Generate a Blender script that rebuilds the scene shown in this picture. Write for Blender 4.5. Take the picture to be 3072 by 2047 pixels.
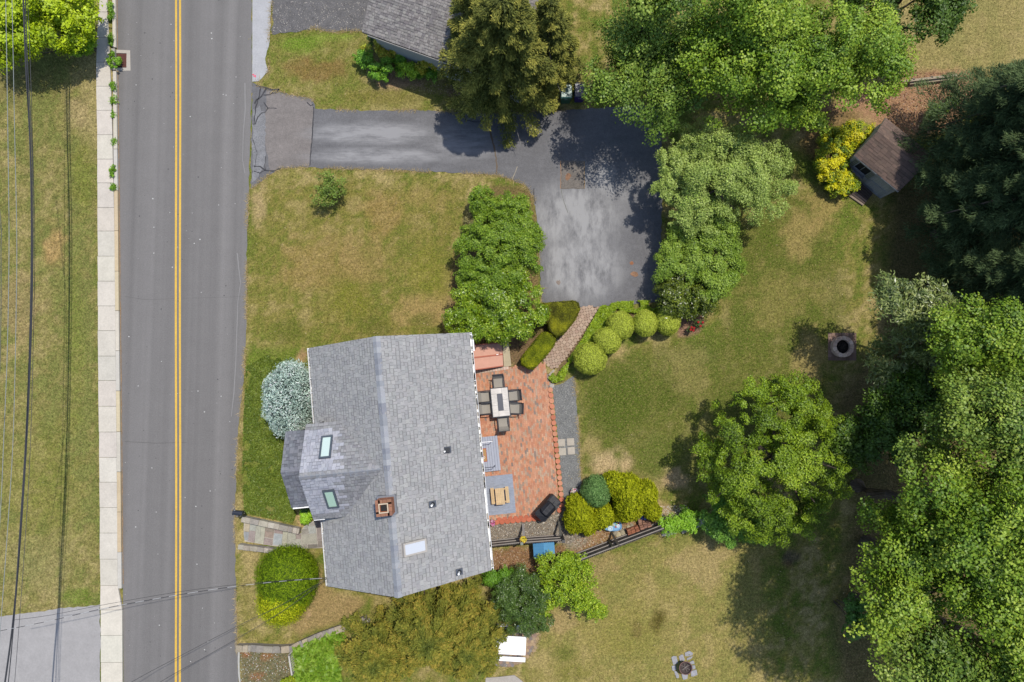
import bpy, math, random
import numpy as np
from mathutils import Vector, Matrix

# ------------------------------------------------------------------ camera, sky, sun, exposure
for o in list(bpy.data.objects):
    bpy.data.objects.remove(o)
SC = bpy.context.scene
COL = SC.collection
F, H, TH = 2089.0, 36.0, math.radians(3.47)      # focal length in photo pixels, flying height, tilt from straight down
cam = bpy.data.cameras.new('camera')
camo = bpy.data.objects.new('camera', cam)
COL.objects.link(camo)
camo.location = (0, 0, H)
camo.rotation_euler = (TH, 0, 0)
cam.sensor_width = 36
cam.lens = F / 3072 * 36
cam.clip_end = 2000
SC.camera = camo
SC.render.resolution_x, SC.render.resolution_y = 1024, 682

EL, SHX, SHY = math.radians(69), -0.64, -0.768   # sun height, ground direction in which shadows fall
sun_dir = Vector((-SHX * math.cos(EL), -SHY * math.cos(EL), math.sin(EL))).normalized()
w = bpy.data.worlds.new('World')
SC.world = w
w.use_nodes = True
nt = w.node_tree
bg = nt.nodes['Background']
sky = nt.nodes.new('ShaderNodeTexSky')
sky.sky_type = 'NISHITA'
sky.sun_disc = False
sky.sun_elevation = EL
sky.sun_rotation = math.atan2(sun_dir.x, sun_dir.y)
nt.links.new(sky.outputs[0], bg.inputs[0])
bg.inputs[1].default_value = 0.15
sl = bpy.data.lights.new('sun', 'SUN')
sl.energy = 3.7
sl.angle = math.radians(0.6)
sl.color = (1.0, 0.945, 0.855)
so = bpy.data.objects.new('sun', sl)
COL.objects.link(so)
so.rotation_euler = (-sun_dir).to_track_quat('-Z', 'Y').to_euler()
so.location = (20, 20, 60)
SC.view_settings.view_transform = 'Standard'
SC.view_settings.look = 'None'
SC.view_settings.exposure = 0.42
SC.view_settings.gamma = 1

# ------------------------------------------------------------------ helpers
rng = np.random.default_rng(11)
rnd = random.Random(5)
KL = 1.75                                        # sunlit surface: display linear / base colour


def obs(r, g, b):
    f = lambda c: ((c / 255 + .055) / 1.055) ** 2.4 if c > 10 else c / 255 / 12.92
    return tuple(min(.8, f(c) / KL) for c in (r, g, b))


_c, _s = math.cos(TH), math.sin(TH)


def P(px, py, z=0.0):
    dx, dy = (px - 1536) / F, -(py - 1023.5) / F
    d = (dx, _c * dy + _s, _s * dy - _c)
    t = (H - z) / (-d[2])
    return Vector((d[0] * t, d[1] * t, z))


def G(px, py):
    p = P(px, py)
    return (p.x, p.y)


def proj(x, y, z=0):
    vz = z - H
    a = _c * y + _s * vz
    b = -_s * y + _c * vz
    return 1536 + F * x / -b, 1023.5 + F * a / b


def mpp(z=0):
    return (H - z) / F


ORG = {}


def link(o):
    COL.objects.link(o)
    return o


def tag(o, label=None, cat=None, group=None, kind=None):
    if label: o['label'] = label
    if cat: o['category'] = cat
    if group: o['group'] = group
    if kind: o['kind'] = kind
    return o


def thing(name, label, cat, loc=(0, 0, 0), rz=0, group=None):
    o = link(bpy.data.objects.new(name, None))
    o.empty_display_size = .2
    o.location = loc
    o.rotation_euler = (0, 0, rz)
    ORG[o.name] = Vector(loc)
    return tag(o, label, cat, group)


def copy_tree(o, parent=None):
    c = o.copy()
    link(c)
    c.parent = parent
    for ch in o.children:
        copy_tree(ch, c)
    return c


def new_mesh(name, v, f, c, mat, smooth=False):
    me = bpy.data.meshes.new(name)
    me.from_pydata(v, [], f)
    if c is not None:
        at = me.attributes.new('col', 'FLOAT_COLOR', 'FACE')
        arr = np.ones((len(f), 4), np.float32)
        arr[:, :3] = np.array(c, np.float32).reshape(-1, 3)
        at.data.foreach_set('color', arr.ravel())
    me.materials.append(M[mat])
    if smooth:
        me.polygons.foreach_set('use_smooth', [True] * len(f))
    return me


def put(name, me, parent=None, kind=None):
    o = link(bpy.data.objects.new(name, me))
    if parent is not None:
        o.parent = parent
        if parent.name in ORG:
            ORG[o.name] = ORG[parent.name]
    if kind: o['kind'] = kind
    return o


def vary(col, a):
    k = 1 + rnd.uniform(-a, a)
    return tuple(min(.8, max(0, x * k * (1 + rnd.uniform(-a, a) * .25))) for x in col)


class MB:
    def __init__(s):
        s.v, s.f, s.c = [], [], []

    def add(s, v, f, col):
        n = len(s.v)
        s.v += [tuple(x) for x in v]
        s.f += [tuple(i + n for i in q) for q in f]
        if col and isinstance(col[0], (tuple, list)):
            s.c += [tuple(x) for x in col]
        else:
            s.c += [tuple(col)] * len(f)
        return s

    def obox(s, o, ex, ey, ez, col):
        o, ex, ey, ez = (Vector(a) for a in (o, ex, ey, ez))
        v = [o, o + ex, o + ex + ey, o + ey, o + ez, o + ex + ez, o + ex + ey + ez, o + ey + ez]
        return s.add(v, [(3, 2, 1, 0), (4, 5, 6, 7), (0, 1, 5, 4), (1, 2, 6, 5), (2, 3, 7, 6), (3, 0, 4, 7)], col)

    def box(s, c, sz, col, rz=0):
        ca, sa = math.cos(rz), math.sin(rz)
        ex, ey = Vector((ca * sz[0], sa * sz[0], 0)), Vector((-sa * sz[1], ca * sz[1], 0))
        return s.obox(Vector(c) - ex / 2 - ey / 2 - Vector((0, 0, sz[2] / 2)), ex, ey, (0, 0, sz[2]), col)

    def beam(s, a, b, wd, ht, col):
        a, b = Vector(a), Vector(b)
        d = b - a
        side = d.cross(Vector((0, 0, 1)))
        side = side.normalized() if side.length > 1e-5 else Vector((1, 0, 0))
        up = side.cross(d).normalized()
        return s.obox(a - side * wd / 2 - up * ht / 2, d, side * wd, up * ht, col)

    def prism(s, poly, z0, z1, col, scol=None, bottom=False):
        n = len(poly)
        ar = sum(poly[i][0] * poly[(i + 1) % n][1] - poly[(i + 1) % n][0] * poly[i][1] for i in range(n))
        if ar < 0: poly = poly[::-1]
        v = [(p[0], p[1], z0) for p in poly] + [(p[0], p[1], z1) for p in poly]
        f = [tuple(range(n, 2 * n))] + [(i, (i + 1) % n, (i + 1) % n + n, i + n) for i in range(n)]
        c = [col] + [scol or col] * n
        if bottom:
            f.append(tuple(range(n - 1, -1, -1)));
            c.append(scol or col)
        return s.add(v, f, c)

    def sheet(s, poly, z, col):
        n = len(poly)
        ar = sum(poly[i][0] * poly[(i + 1) % n][1] - poly[(i + 1) % n][0] * poly[i][1] for i in range(n))
        if ar < 0: poly = poly[::-1]
        return s.add([(p[0], p[1], z) for p in poly], [tuple(range(n))], col)

    def tube(s, pts, rad, n, col, cap=True):
        pts = [Vector(p) for p in pts]
        if not hasattr(rad, '__len__'): rad = [rad] * len(pts)
        rings = []
        for i, p in enumerate(pts):
            d = (pts[min(i + 1, len(pts) - 1)] - pts[max(i - 1, 0)]).normalized()
            a = d.cross(Vector((0, 0, 1)))
            a = a.normalized() if a.length > .05 else Vector((1, 0, 0))
            b = d.cross(a)
            rings.append([p + (a * math.cos(2 * math.pi * k / n) + b * math.sin(2 * math.pi * k / n)) * rad[i] for k in range(n)])
        v = [q for r in rings for q in r]
        f = []
        for i in range(len(pts) - 1):
            for k in range(n):
                f.append((i * n + k, i * n + (k + 1) % n, (i + 1) * n + (k + 1) % n, (i + 1) * n + k))
        if cap:
            f.append(tuple(range(n - 1, -1, -1)))
            f.append(tuple(range((len(pts) - 1) * n, len(pts) * n)))
        return s.add(v, f, col)

    def lathe(s, c, prof, n, col, sx=1, sy=1):
        v = [(c[0] + r * math.cos(2 * math.pi * k / n) * sx, c[1] + r * math.sin(2 * math.pi * k / n) * sy, c[2] + z) for r, z in prof for k in range(n)]
        f = []
        cc = []
        for i in range(len(prof) - 1):
            for k in range(n):
                f.append((i * n + k, i * n + (k + 1) % n, (i + 1) * n + (k + 1) % n, (i + 1) * n + k))
                cc.append(col[i] if isinstance(col[0], (tuple, list)) else col)
        if prof[-1][0] > 1e-4:
            f.append(tuple(range((len(prof) - 1) * n, len(prof) * n)))
            cc.append(col[-1] if isinstance(col[0], (tuple, list)) else col)
        return s.add(v, f, cc)

    def build(s, name, mat, parent=None, kind=None, smooth=False, local=False):
        v = s.v
        if parent is not None and not local:
            o = ORG.get(parent.name, Vector((0, 0, 0)))
            v = [(a[0] - o.x, a[1] - o.y, a[2] - o.z) for a in v]
        return put(name, new_mesh(name, v, s.f, s.c, mat, smooth), parent, kind)


def ragged(poly_px, step=10, amp=3.0, close=True, seed=1):
    """photo-pixel polyline resampled with an uneven edge, returned on the ground"""
    r = random.Random(seed)
    out = []
    n = len(poly_px)
    for i in range(n if close else n - 1):
        a, b = poly_px[i], poly_px[(i + 1) % n]
        L = math.hypot(b[0] - a[0], b[1] - a[1])
        k = max(1, int(L / step))
        am = amp if len(a) < 3 else a[2]
        for j in range(k):
            t = j / k
            q = am if j else am * .3
            out.append(G(a[0] + (b[0] - a[0]) * t + r.uniform(-q, q), a[1] + (b[1] - a[1]) * t + r.uniform(-q, q)))
    return out


def lattice(ix, iy, seed):
    h = (ix.astype(np.int64) * 374761393 + iy.astype(np.int64) * 668265263 + seed * 974634777) & 0x7fffffff
    h = ((h ^ (h >> 13)) * 1274126177) & 0x7fffffff
    return ((h ^ (h >> 16)) & 0xffff) / 65535.0


def vnoise(x, y, seed=0, octv=3):
    tot, amp, s = 0, 1.0, 0
    for o in range(octv):
        fx, fy = x * 2 ** o, y * 2 ** o
        ix, iy = np.floor(fx).astype(int), np.floor(fy).astype(int)
        u, v = fx - ix, fy - iy
        u, v = u * u * (3 - 2 * u), v * v * (3 - 2 * v)
        n = (lattice(ix, iy, seed + o) * (1 - u) + lattice(ix + 1, iy, seed + o) * u) * (1 - v) + (lattice(ix, iy + 1, seed + o) * (1 - u) + lattice(ix + 1, iy + 1, seed + o) * u) * v
        tot = tot + n * amp
        s += amp
        amp *= .55
    return tot / s


# ------------------------------------------------------------------ materials (all procedural)
M = {}


def pmat(name, rough=.8, noise=(), bump=None, col=None, spec=.3, metal=0, transl=0, scale3=None, extra=None, coat=0):
    m = bpy.data.materials.new(name)
    m.use_nodes = True
    t = m.node_tree
    N, Lk = t.nodes, t.links
    b = N['Principled BSDF']
    b.inputs['Roughness'].default_value = rough
    b.inputs['Specular IOR Level'].default_value = spec
    b.inputs['Metallic'].default_value = metal
    b.inputs['Coat Weight'].default_value = coat
    geo = N.new('ShaderNodeNewGeometry')
    if col is None:
        a = N.new('ShaderNodeAttribute')
        a.attribute_name = 'col'
        cur = a.outputs['Color']
    else:
        a = N.new('ShaderNodeRGB')
        a.outputs[0].default_value = (*col, 1)
        cur = a.outputs[0]
    for sc, amt in noise:
        vec = geo.outputs['Position']
        if isinstance(sc, tuple):
            mp = N.new('ShaderNodeMapping')
            mp.inputs['Scale'].default_value = sc[:3]
            if len(sc) > 3:
                mp.inputs['Rotation'].default_value = (0, 0, sc[3])
            Lk.new(vec, mp.inputs['Vector'])
            vec = mp.outputs[0]
            sc = 1
        nz = N.new('ShaderNodeTexNoise')
        nz.inputs['Scale'].default_value = sc
        nz.inputs['Detail'].default_value = 3
        Lk.new(vec, nz.inputs['Vector'])
        mr = N.new('ShaderNodeMapRange')
        mr.inputs[1].default_value, mr.inputs[2].default_value = .28, .72
        mr.inputs[3].default_value, mr.inputs[4].default_value = 1 - amt, 1 + amt
        Lk.new(nz.outputs[0], mr.inputs[0])
        mx = N.new('ShaderNodeMix')
        mx.data_type = 'RGBA'
        mx.blend_type = 'MULTIPLY'
        mx.inputs[0].default_value = 1
        Lk.new(cur, mx.inputs[6])
        Lk.new(mr.outputs[0], mx.inputs[7])
        cur = mx.outputs[2]
    if extra:
        cur = extra(N, Lk, geo, cur)
    Lk.new(cur, b.inputs['Base Color'])
    if bump:
        nz = N.new('ShaderNodeTexNoise')
        nz.inputs['Scale'].default_value = bump[0]
        nz.inputs['Detail'].default_value = 3
        Lk.new(geo.outputs['Position'], nz.inputs['Vector'])
        bp = N.new('ShaderNodeBump')
        bp.inputs['Strength'].default_value = bump[1]
        bp.inputs['Distance'].default_value = bump[2]
        Lk.new(nz.outputs[0], bp.inputs['Height'])
        Lk.new(bp.outputs[0], b.inputs['Normal'])
    if transl:
        tr = N.new('ShaderNodeBsdfTranslucent')
        Lk.new(cur, tr.inputs['Color'])
        ms = N.new('ShaderNodeMixShader')
        ms.inputs[0].default_value = transl
        Lk.new(b.outputs[0], ms.inputs[1])
        Lk.new(tr.outputs[0], ms.inputs[2])
        Lk.new(ms.outputs[0], N['Material Output'].inputs['Surface'])
    M[name] = m
    return m


def blobs(specs, target, nscale=1.2, nmix=.5):
    """mix a colour in over soft-edged stains of the surface: specs = (x, y, rx, ry, strength)"""
    def fn(N, Lk, geo, cur):
        tot = None
        for (x, y, rx, ry, st) in specs:
            mp = N.new('ShaderNodeVectorMath'); mp.operation = 'SUBTRACT'
            mp.inputs[1].default_value = (x, y, 0)
            Lk.new(geo.outputs['Position'], mp.inputs[0])
            dv = N.new('ShaderNodeVectorMath'); dv.operation = 'MULTIPLY'
            dv.inputs[1].default_value = (1 / rx, 1 / ry, 0)
            Lk.new(mp.outputs[0], dv.inputs[0])
            ln = N.new('ShaderNodeVectorMath'); ln.operation = 'LENGTH'
            Lk.new(dv.outputs[0], ln.inputs[0])
            mr = N.new('ShaderNodeMapRange'); mr.interpolation_type = 'SMOOTHSTEP'
            mr.inputs[1].default_value, mr.inputs[2].default_value = .35, 1.15
            mr.inputs[3].default_value, mr.inputs[4].default_value = st, 0
            Lk.new(ln.outputs['Value'], mr.inputs[0])
            if tot is None:
                tot = mr.outputs[0]
            else:
                ad = N.new('ShaderNodeMath'); ad.operation = 'MAXIMUM'
                Lk.new(tot, ad.inputs[0]); Lk.new(mr.outputs[0], ad.inputs[1])
                tot = ad.outputs[0]
        nz = N.new('ShaderNodeTexNoise'); nz.inputs['Scale'].default_value = 1; nz.inputs['Detail'].default_value = 9; nz.inputs['Roughness'].default_value = .72
        mp = N.new('ShaderNodeMapping'); mp.inputs['Scale'].default_value = nscale
        Lk.new(geo.outputs['Position'], mp.inputs['Vector'])
        Lk.new(mp.outputs[0], nz.inputs['Vector'])
        mr = N.new('ShaderNodeMapRange')
        mr.inputs[1].default_value, mr.inputs[2].default_value = .36, .64
        mr.inputs[3].default_value, mr.inputs[4].default_value = 1 - nmix, 1 + nmix
        Lk.new(nz.outputs[0], mr.inputs[0])
        ml = N.new('ShaderNodeMath'); ml.operation = 'MULTIPLY'; ml.use_clamp = True
        Lk.new(tot, ml.inputs[0]); Lk.new(mr.outputs[0], ml.inputs[1])
        mx = N.new('ShaderNodeMix'); mx.data_type = 'RGBA'
        Lk.new(ml.outputs[0], mx.inputs[0]); Lk.new(cur, mx.inputs[6])
        mx.inputs[7].default_value = (*target, 1)
        return mx.outputs[2]
    return fn


def pxblob(px, py, rx, ry, st):
    g = G(px, py)
    return (g[0], g[1], rx * mpp(), ry * mpp(), st)


def straw(N, Lk, geo, cur):
    for sc, lo, hi, amt, colr in ((11, .52, .68, .45, obs(196, 170, 116)), (9.0, .52, .68, .6, obs(84, 90, 34))):
        nz = N.new('ShaderNodeTexNoise'); nz.inputs['Scale'].default_value = sc; nz.inputs['Detail'].default_value = 5; nz.inputs['Roughness'].default_value = .7
        Lk.new(geo.outputs['Position'], nz.inputs['Vector'])
        mr = N.new('ShaderNodeMapRange')
        mr.inputs[1].default_value, mr.inputs[2].default_value, mr.inputs[3].default_value, mr.inputs[4].default_value = lo, hi, 0, amt
        Lk.new(nz.outputs[0], mr.inputs[0])
        mx = N.new('ShaderNodeMix'); mx.data_type = 'RGBA'
        Lk.new(mr.outputs[0], mx.inputs[0]); Lk.new(cur, mx.inputs[6]); mx.inputs[7].default_value = (*colr, 1)
        cur = mx.outputs[2]
    return cur


pmat('lawn', .95, [(3.5, .12), (8, .28), (16, .25), (30, .25)], (24, .6, .03), spec=.1, extra=straw)
pmat('road', .85, [((1.5, .012, 1), .16), ((.5, .01, 1), .12), (1.3, .03), (18, .06), (45, .14)], (60, .35, .006), spec=.25)
def worn(N, Lk, geo, cur):
    c1 = blobs([pxblob(1120, 400, 230, 40, .85), pxblob(1130, 468, 250, 30, .75), pxblob(1380, 430, 130, 70, .5)], obs(158, 157, 158), (.55, 2.6, 1), .85)(N, Lk, geo, cur)
    return blobs([pxblob(1730, 650, 170, 130, .75), pxblob(1740, 800, 150, 130, .8), pxblob(1800, 560, 150, 90, .5)], obs(166, 165, 164), (1.5, .6, 1), .85)(N, Lk, geo, c1)


pmat('drive', .8, [((.5, 2.2, 1), .07), (1.1, .1), (5, .09), (14, .12), (40, .15)], (50, .35, .006), spec=.35, extra=worn)
pmat('gravel', .9, [(3, .15), (28, .3), (70, .3)], (40, .8, .02), spec=.2)
pmat('concrete', .85, [(2, .06), (12, .07), (50, .08)], (50, .3, .005), spec=.2)
pmat('stone', .85, [(5, .14), (18, .15), (60, .1)], (22, .5, .02), spec=.25)
pmat('brick', .85, [(3, .08), (40, .12)], (60, .4, .005), spec=.2)
pmat('shingle', .9, [(.9, .035), (30, .1), (90, .12)], (80, .5, .005), spec=.2)
pmat('wood', .8, [((4, 30, 30), .12), (3, .1), (40, .08)], None, spec=.2)
pmat('matte', .75, [(5, .05), (30, .05)], None, spec=.3)
pmat('gloss', .35, [(4, .05)], None, spec=.5)
pmat('vinyl', .55, [(3, .12)], (7, .5, .03), spec=.25)
pmat('fabric', .95, [(60, .08)], (90, .3, .003), spec=.1)
pmat('rug', .95, [((3.5, 14, 1, .1), .16), (25, .12)], (60, .4, .004), spec=.1)
pmat('leaf', .5, [(2.2, .1)], None, spec=.3, transl=.2)
pmat('waxy_leaf', .34, [(2.2, .08)], None, spec=.4, transl=.22)
pmat('needle', .7, [(2.5, .12)], None, spec=.15, transl=.15)
pmat('bark', .9, [((14, 14, 3), .3)], (25, .7, .03), spec=.1)
pmat('paint', .7, [((1, .8, 1), .06), (25, .12), (8, .06)], None, spec=.2)
pmat('metal', .4, [(6, .1)], None, spec=.5, metal=.6)
pmat('ash', .95, [(12, .5), (40, .4)], (20, .9, .05), spec=.1)
pmat('pane', .06, [], None, spec=.6, coat=.3)

# ================================================================== THE SETTING
# ------------------------------------------------------------------ ground: one sheet with lawn, beds and litter
def ground_colour(X, Y):
    PX = 1536 + F * X / (-(-_s * Y - _c * H))
    PY = 1023.5 + F * (_c * Y - _s * H) / (-_s * Y - _c * H)
    n1 = vnoise(X * .45, Y * .45, 3, 3)
    n2 = vnoise(X * 1.3 + 9, Y * 1.3, 7, 3)
    n3 = vnoise(X * 3.3, Y * 3.3 + 4, 17, 2)
    n4 = vnoise(X * 6.5 + 3, Y * 6.5, 29, 2)
    st = vnoise(X * 1.6, Y * .22, 23, 2)           # mower stripes
    gr = np.clip((n1 - .5) * 1.6 + (n2 - .5) * 1.5 + (n3 - .5) * 1.7 + (n4 - .5) * 1.1 + (st - .5) * 1.1, -1, 1)

    A = lambda c: np.array(obs(*c))[None, :]

    def mix(a, b, t):
        t = np.clip(t, 0, 1)[:, None]
        return a * (1 - t) + b * t
    tan, olive, green, deep = A((170, 153, 102)), A((132, 127, 64)), A((101, 116, 43)), A((84, 97, 32))
    c = mix(np.repeat(olive, len(X), 0), np.repeat(tan, len(X), 0), np.clip(-gr * 1.6 - .22, 0, 1))
    c = mix(c, np.repeat(green, len(X), 0), np.clip(gr * 2.4 + .05, 0, 1))

    def patch(col, px, py, rx, ry, st=1., nz=1.15, base=None):
        nonlocal c
        d = np.sqrt(((PX - px) / rx) ** 2 + ((PY - py) / ry) ** 2) + (n2 - .5) * nz + (n3 - .5) * nz * .6
        t = np.clip((1.15 - d) / .55, 0, 1) * st * (.7 + .6 * n4)
        c = mix(c, np.repeat(A(col), len(X), 0), t)

    def zone(col, poly, soft=18, st=1., nz=22):
        nonlocal c
        # signed distance to polygon in pixels
        d = np.full(len(X), 1e9)
        ins = np.zeros(len(X), bool)
        qx, qy = PX + (n3 - .5) * nz + (n2 - .5) * nz, PY + (n2 - .5) * nz - (n3 - .5) * nz
        for i in range(len(poly)):
            ax, ay = poly[i]
            bx, by = poly[(i + 1) % len(poly)]
            t = np.clip(((qx - ax) * (bx - ax) + (qy - ay) * (by - ay)) / ((bx - ax) ** 2 + (by - ay) ** 2 + 1e-9), 0, 1)
            d = np.minimum(d, np.hypot(qx - ax - t * (bx - ax), qy - ay - t * (by - ay)))
            if ay != by:
                cr = ((ay > qy) != (by > qy)) & (qx < (bx - ax) * (qy - ay) / (by - ay) + ax)
                ins ^= cr
        sd = np.where(ins, d, -d)
        c = mix(c, np.repeat(A(col), len(X), 0), np.clip(sd / soft + .5, 0, 1) * st)
    # left verge: paler, greyer grass
    zone((140, 133, 84), [(-400, -300), (300, -300), (296, 600), (306, 1830), (-400, 1900)], 30, .45)
    for a in [((172, 142, 92), 165, 730, 40, 60, .8), ((160, 138, 98), 60, 930, 70, 110, .55), ((118, 128, 54), 230, 1000, 30, 260, .5), ((170, 150, 108), 240, 330, 30, 60, .6),
              ((120, 125, 50), 120, 1450, 120, 200, .45), ((98, 122, 36), 240, 1790, 50, 30, .7), ((150, 142, 92), 110, 1690, 110, 80, .5), ((116, 124, 46), 250, 540, 40, 120, .5),
              ((112, 106, 60), 60, 260, 130, 60, .5)]:
        patch(*a)
    # front lawn
    zone((130, 120, 58), [(755, 560), (1380, 545), (1370, 1010), (900, 1050), (735, 1000)], 40, .4)
    for a in [((152, 126, 76), 950, 800, 130, 90, .5), ((164, 140, 90), 1270, 930, 90, 50, .8), ((150, 122, 72), 1150, 650, 60, 70, .5), ((118, 120, 40), 1050, 900, 80, 70, .6),
              ((88, 98, 34), 1120, 980, 60, 40, .6), ((126, 128, 46), 1290, 800, 60, 90, .5), ((178, 156, 112), 775, 610, 25, 60, .8), ((150, 128, 78), 1100, 780, 60, 90, .5),
              ((92, 102, 34), 860, 990, 50, 40, .6), ((88, 100, 34), 1260, 960, 40, 18, .6), ((150, 132, 76), 1290, 600, 80, 40, .5), ((178, 152, 104), 1350, 960, 20, 50, .7)]:
        patch(*a)
    zone((104, 122, 40), [(738, 1050), (920, 1045), (850, 1290), (850, 1420), (895, 1545), (730, 1520)], 26, .85, 16)
    patch((170, 138, 100), 905, 1070, 22, 26, .9)
    patch((176, 150, 104), 900, 1560, 22, 30, .9)
    zone((126, 112, 62), [(722, 1100), (745, 1100), (735, 1500), (715, 1520)], 12, .6)
    # lower front bed
    zone((160, 136, 92), [(960, 1700), (1000, 1780), (1100, 1800), (1080, 1850), (900, 1910), (870, 1880)], 24, .9)
    patch((190, 160, 122), 925, 1845, 14, 12, .8)
    zone((110, 104, 78), [(716, 1945), (890, 1950), (870, 2080), (716, 2080)], 10, .95)
    patch((150, 96, 60), 800, 1960, 16, 20, .6); patch((166, 92, 56), 738, 1960, 16, 12, .6); patch((150, 92, 60), 770, 2030, 24, 14, .5)
    patch((128, 122, 60), 740, 1820, 20, 80, .6)
    # neighbour's strip north of the drive
    zone((120, 122, 56), [(815, 110), (1090, 95), (1150, 180), (1440, 250), (1460, 335), (960, 325), (780, 250)], 20, .45)
    for a in [((108, 138, 40), 900, 130, 60, 26, .8), ((132, 104, 62), 960, 210, 100, 34, .7), ((132, 152, 60), 1010, 110, 70, 16, .6), ((160, 132, 104), 1200, 240, 90, 30, .9),
              ((146, 118, 92), 1400, 270, 70, 30, .9), ((150, 142, 100), 1130, 175, 60, 40, .4), ((98, 88, 72), 1130, 140, 30, 24, .6), ((118, 112, 50), 1150, 290, 120, 20, .6)]:
        patch(*a)
    # beds beside hedge, bulkhead and walk
    zone((120, 98, 72), [(1500, 1020), (1560, 1000), (1620, 960), (1650, 920), (1700, 960), (1640, 1060), (1590, 1100), (1505, 1100)], 8, 1)
    patch((104, 100, 52), 1618, 985, 30, 24, .6)
    zone((122, 98, 70), [(1340, 900), (1420, 560), (1600, 560), (1620, 900), (1560, 1030), (1400, 1030)], 14, .75)
    zone((142, 110, 92), [(2020, 960), (2100, 930), (2120, 950), (2100, 1000), (2030, 1010)], 8, 1)
    zone((120, 98, 74), [(1780, 930), (1990, 930), (2000, 1000), (1800, 1010), (1740, 1080), (1680, 1120), (1660, 1110)], 10, .9)
    # back lawn
    zone((92, 101, 40), [(1740, 1090), (2150, 1000), (2250, 600), (2450, 560), (2550, 900), (2480, 1250), (2150, 1480), (1745, 1400)], 60, .7)
    for a in [((84, 98, 32), 1860, 1210, 110, 100, .9), ((82, 94, 32), 2010, 1180, 60, 60, .6), ((84, 100, 36), 2100, 1060, 60, 50, .6), ((184, 160, 112), 1860, 1050, 40, 26, .7), ((150, 138, 84), 2070, 1120, 60, 80, .45),
              ((190, 166, 124), 1830, 1390, 70, 40, .9), ((178, 156, 106), 1780, 1340, 40, 30, .5), ((88, 104, 34), 1980, 1370, 70, 70, .7), ((196, 168, 128), 2020, 1440, 40, 34, .8),
              ((168, 146, 92), 2390, 700, 60, 90, .6), ((146, 134, 76), 2330, 900, 120, 90, .45), ((86, 100, 32), 2300, 720, 30, 40, .5), ((168, 146, 96), 2430, 1080, 60, 90, .6),
              ((170, 146, 92), 2480, 620, 60, 60, .6), ((190, 160, 122), 1980, 1530, 60, 20, .8), ((92, 104, 38), 2200, 1200, 60, 60, .5)]:
        patch(*a)
    # lower yard
    zone((160, 145, 88), [(1640, 1740), (1980, 1620), (2300, 1560), (2300, 2080), (1580, 2080)], 60, .55)
    for a in [((138, 132, 62), 1880, 1900, 120, 90, .5), ((176, 154, 108), 2100, 1700, 90, 70, .55), ((170, 146, 104), 1780, 1700, 80, 40, .5), ((92, 84, 36), 1975, 1865, 24, 32, .85),
              ((104, 88, 50), 1910, 1890, 20, 30, .5), ((94, 104, 36), 1690, 1960, 40, 30, .6), ((110, 112, 40), 1720, 2020, 60, 30, .5), ((176, 150, 108), 1690, 1860, 40, 40, .5),
              ((96, 84, 74), 2370, 1675, 30, 22, .8), ((110, 70, 60), 2365, 1695, 16, 10, .6)]:
        patch(*a)
    # mulch and leaf litter by the stockade fence
    zone((140, 104, 76), [(1470, 1648), (1690, 1634), (1690, 1680), (1600, 1720), (1460, 1730)], 8, .95)
    zone((156, 124, 90), [(1700, 1590), (1800, 1560), (1960, 1540), (1990, 1590), (1880, 1620), (1740, 1660), (1690, 1640)], 10, .95)
    patch((150, 150, 140), 1730, 1625, 40, 24, .6)
    # far corners: dry grass, leaf litter, wood floor
    zone((156, 142, 90), [(2640, -200), (3300, -200), (3300, 190), (2860, 235), (2700, 225), (2560, 120)], 30, .75)
    zone((166, 126, 98), [(2560, 260), (2720, 215), (2890, 210), (2960, 260), (2840, 400), (2700, 420), (2560, 340), (2450, 350)], 26, .92)
    zone((128, 100, 70), [(2380, 300), (2560, 330), (2600, 420), (2450, 480), (2400, 440)], 26, .8)
    zone((104, 88, 62), [(2680, 560), (3400, 300), (3400, 2400), (2560, 2400), (2500, 1900), (2560, 1500), (2500, 1200), (2640, 1000)], 60, .8)
    patch((150, 140, 62), 2360, 1975, 16, 12, .8, .4)
    return np.minimum(c * 1.07, .8), PX, PY


def axis(lo, hi, step, far):
    mid = np.arange(lo, hi + 1e-6, step)
    return np.concatenate([[-f for f in far[::-1]], mid, far])


gx, gy = axis(-31, 31, .19, [45., 80., 160., 400.]), axis(-19, 25, .19, [45., 80., 160., 400.])
gx, gy = np.sort(gx), np.sort(gy)
XX, YY = np.meshgrid(gx, gy)
cg, GPX, GPY = ground_colour(XX.ravel(), YY.ravel())
out_ = (np.abs(XX.ravel()) > 30.5) | (YY.ravel() > 24.5) | (YY.ravel() < -18.5)
cg[out_] = np.array(obs(128, 126, 66))
ZZ = np.where(GPX < 330, .09, np.where(GPX < 345, .09 * (345 - GPX) / 15, 0.))
ZZ += (vnoise(XX.ravel() * 1.5, YY.ravel() * 1.5, 40, 2) - .5) * .012 - .006
nx, ny = len(gx), len(gy)
gv = np.stack([XX.ravel(), YY.ravel(), ZZ], 1)
ii = np.arange(nx * ny).reshape(ny, nx)
gf = np.stack([ii[:-1, :-1], ii[:-1, 1:], ii[1:, 1:], ii[1:, :-1]], -1).reshape(-1, 4)


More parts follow.
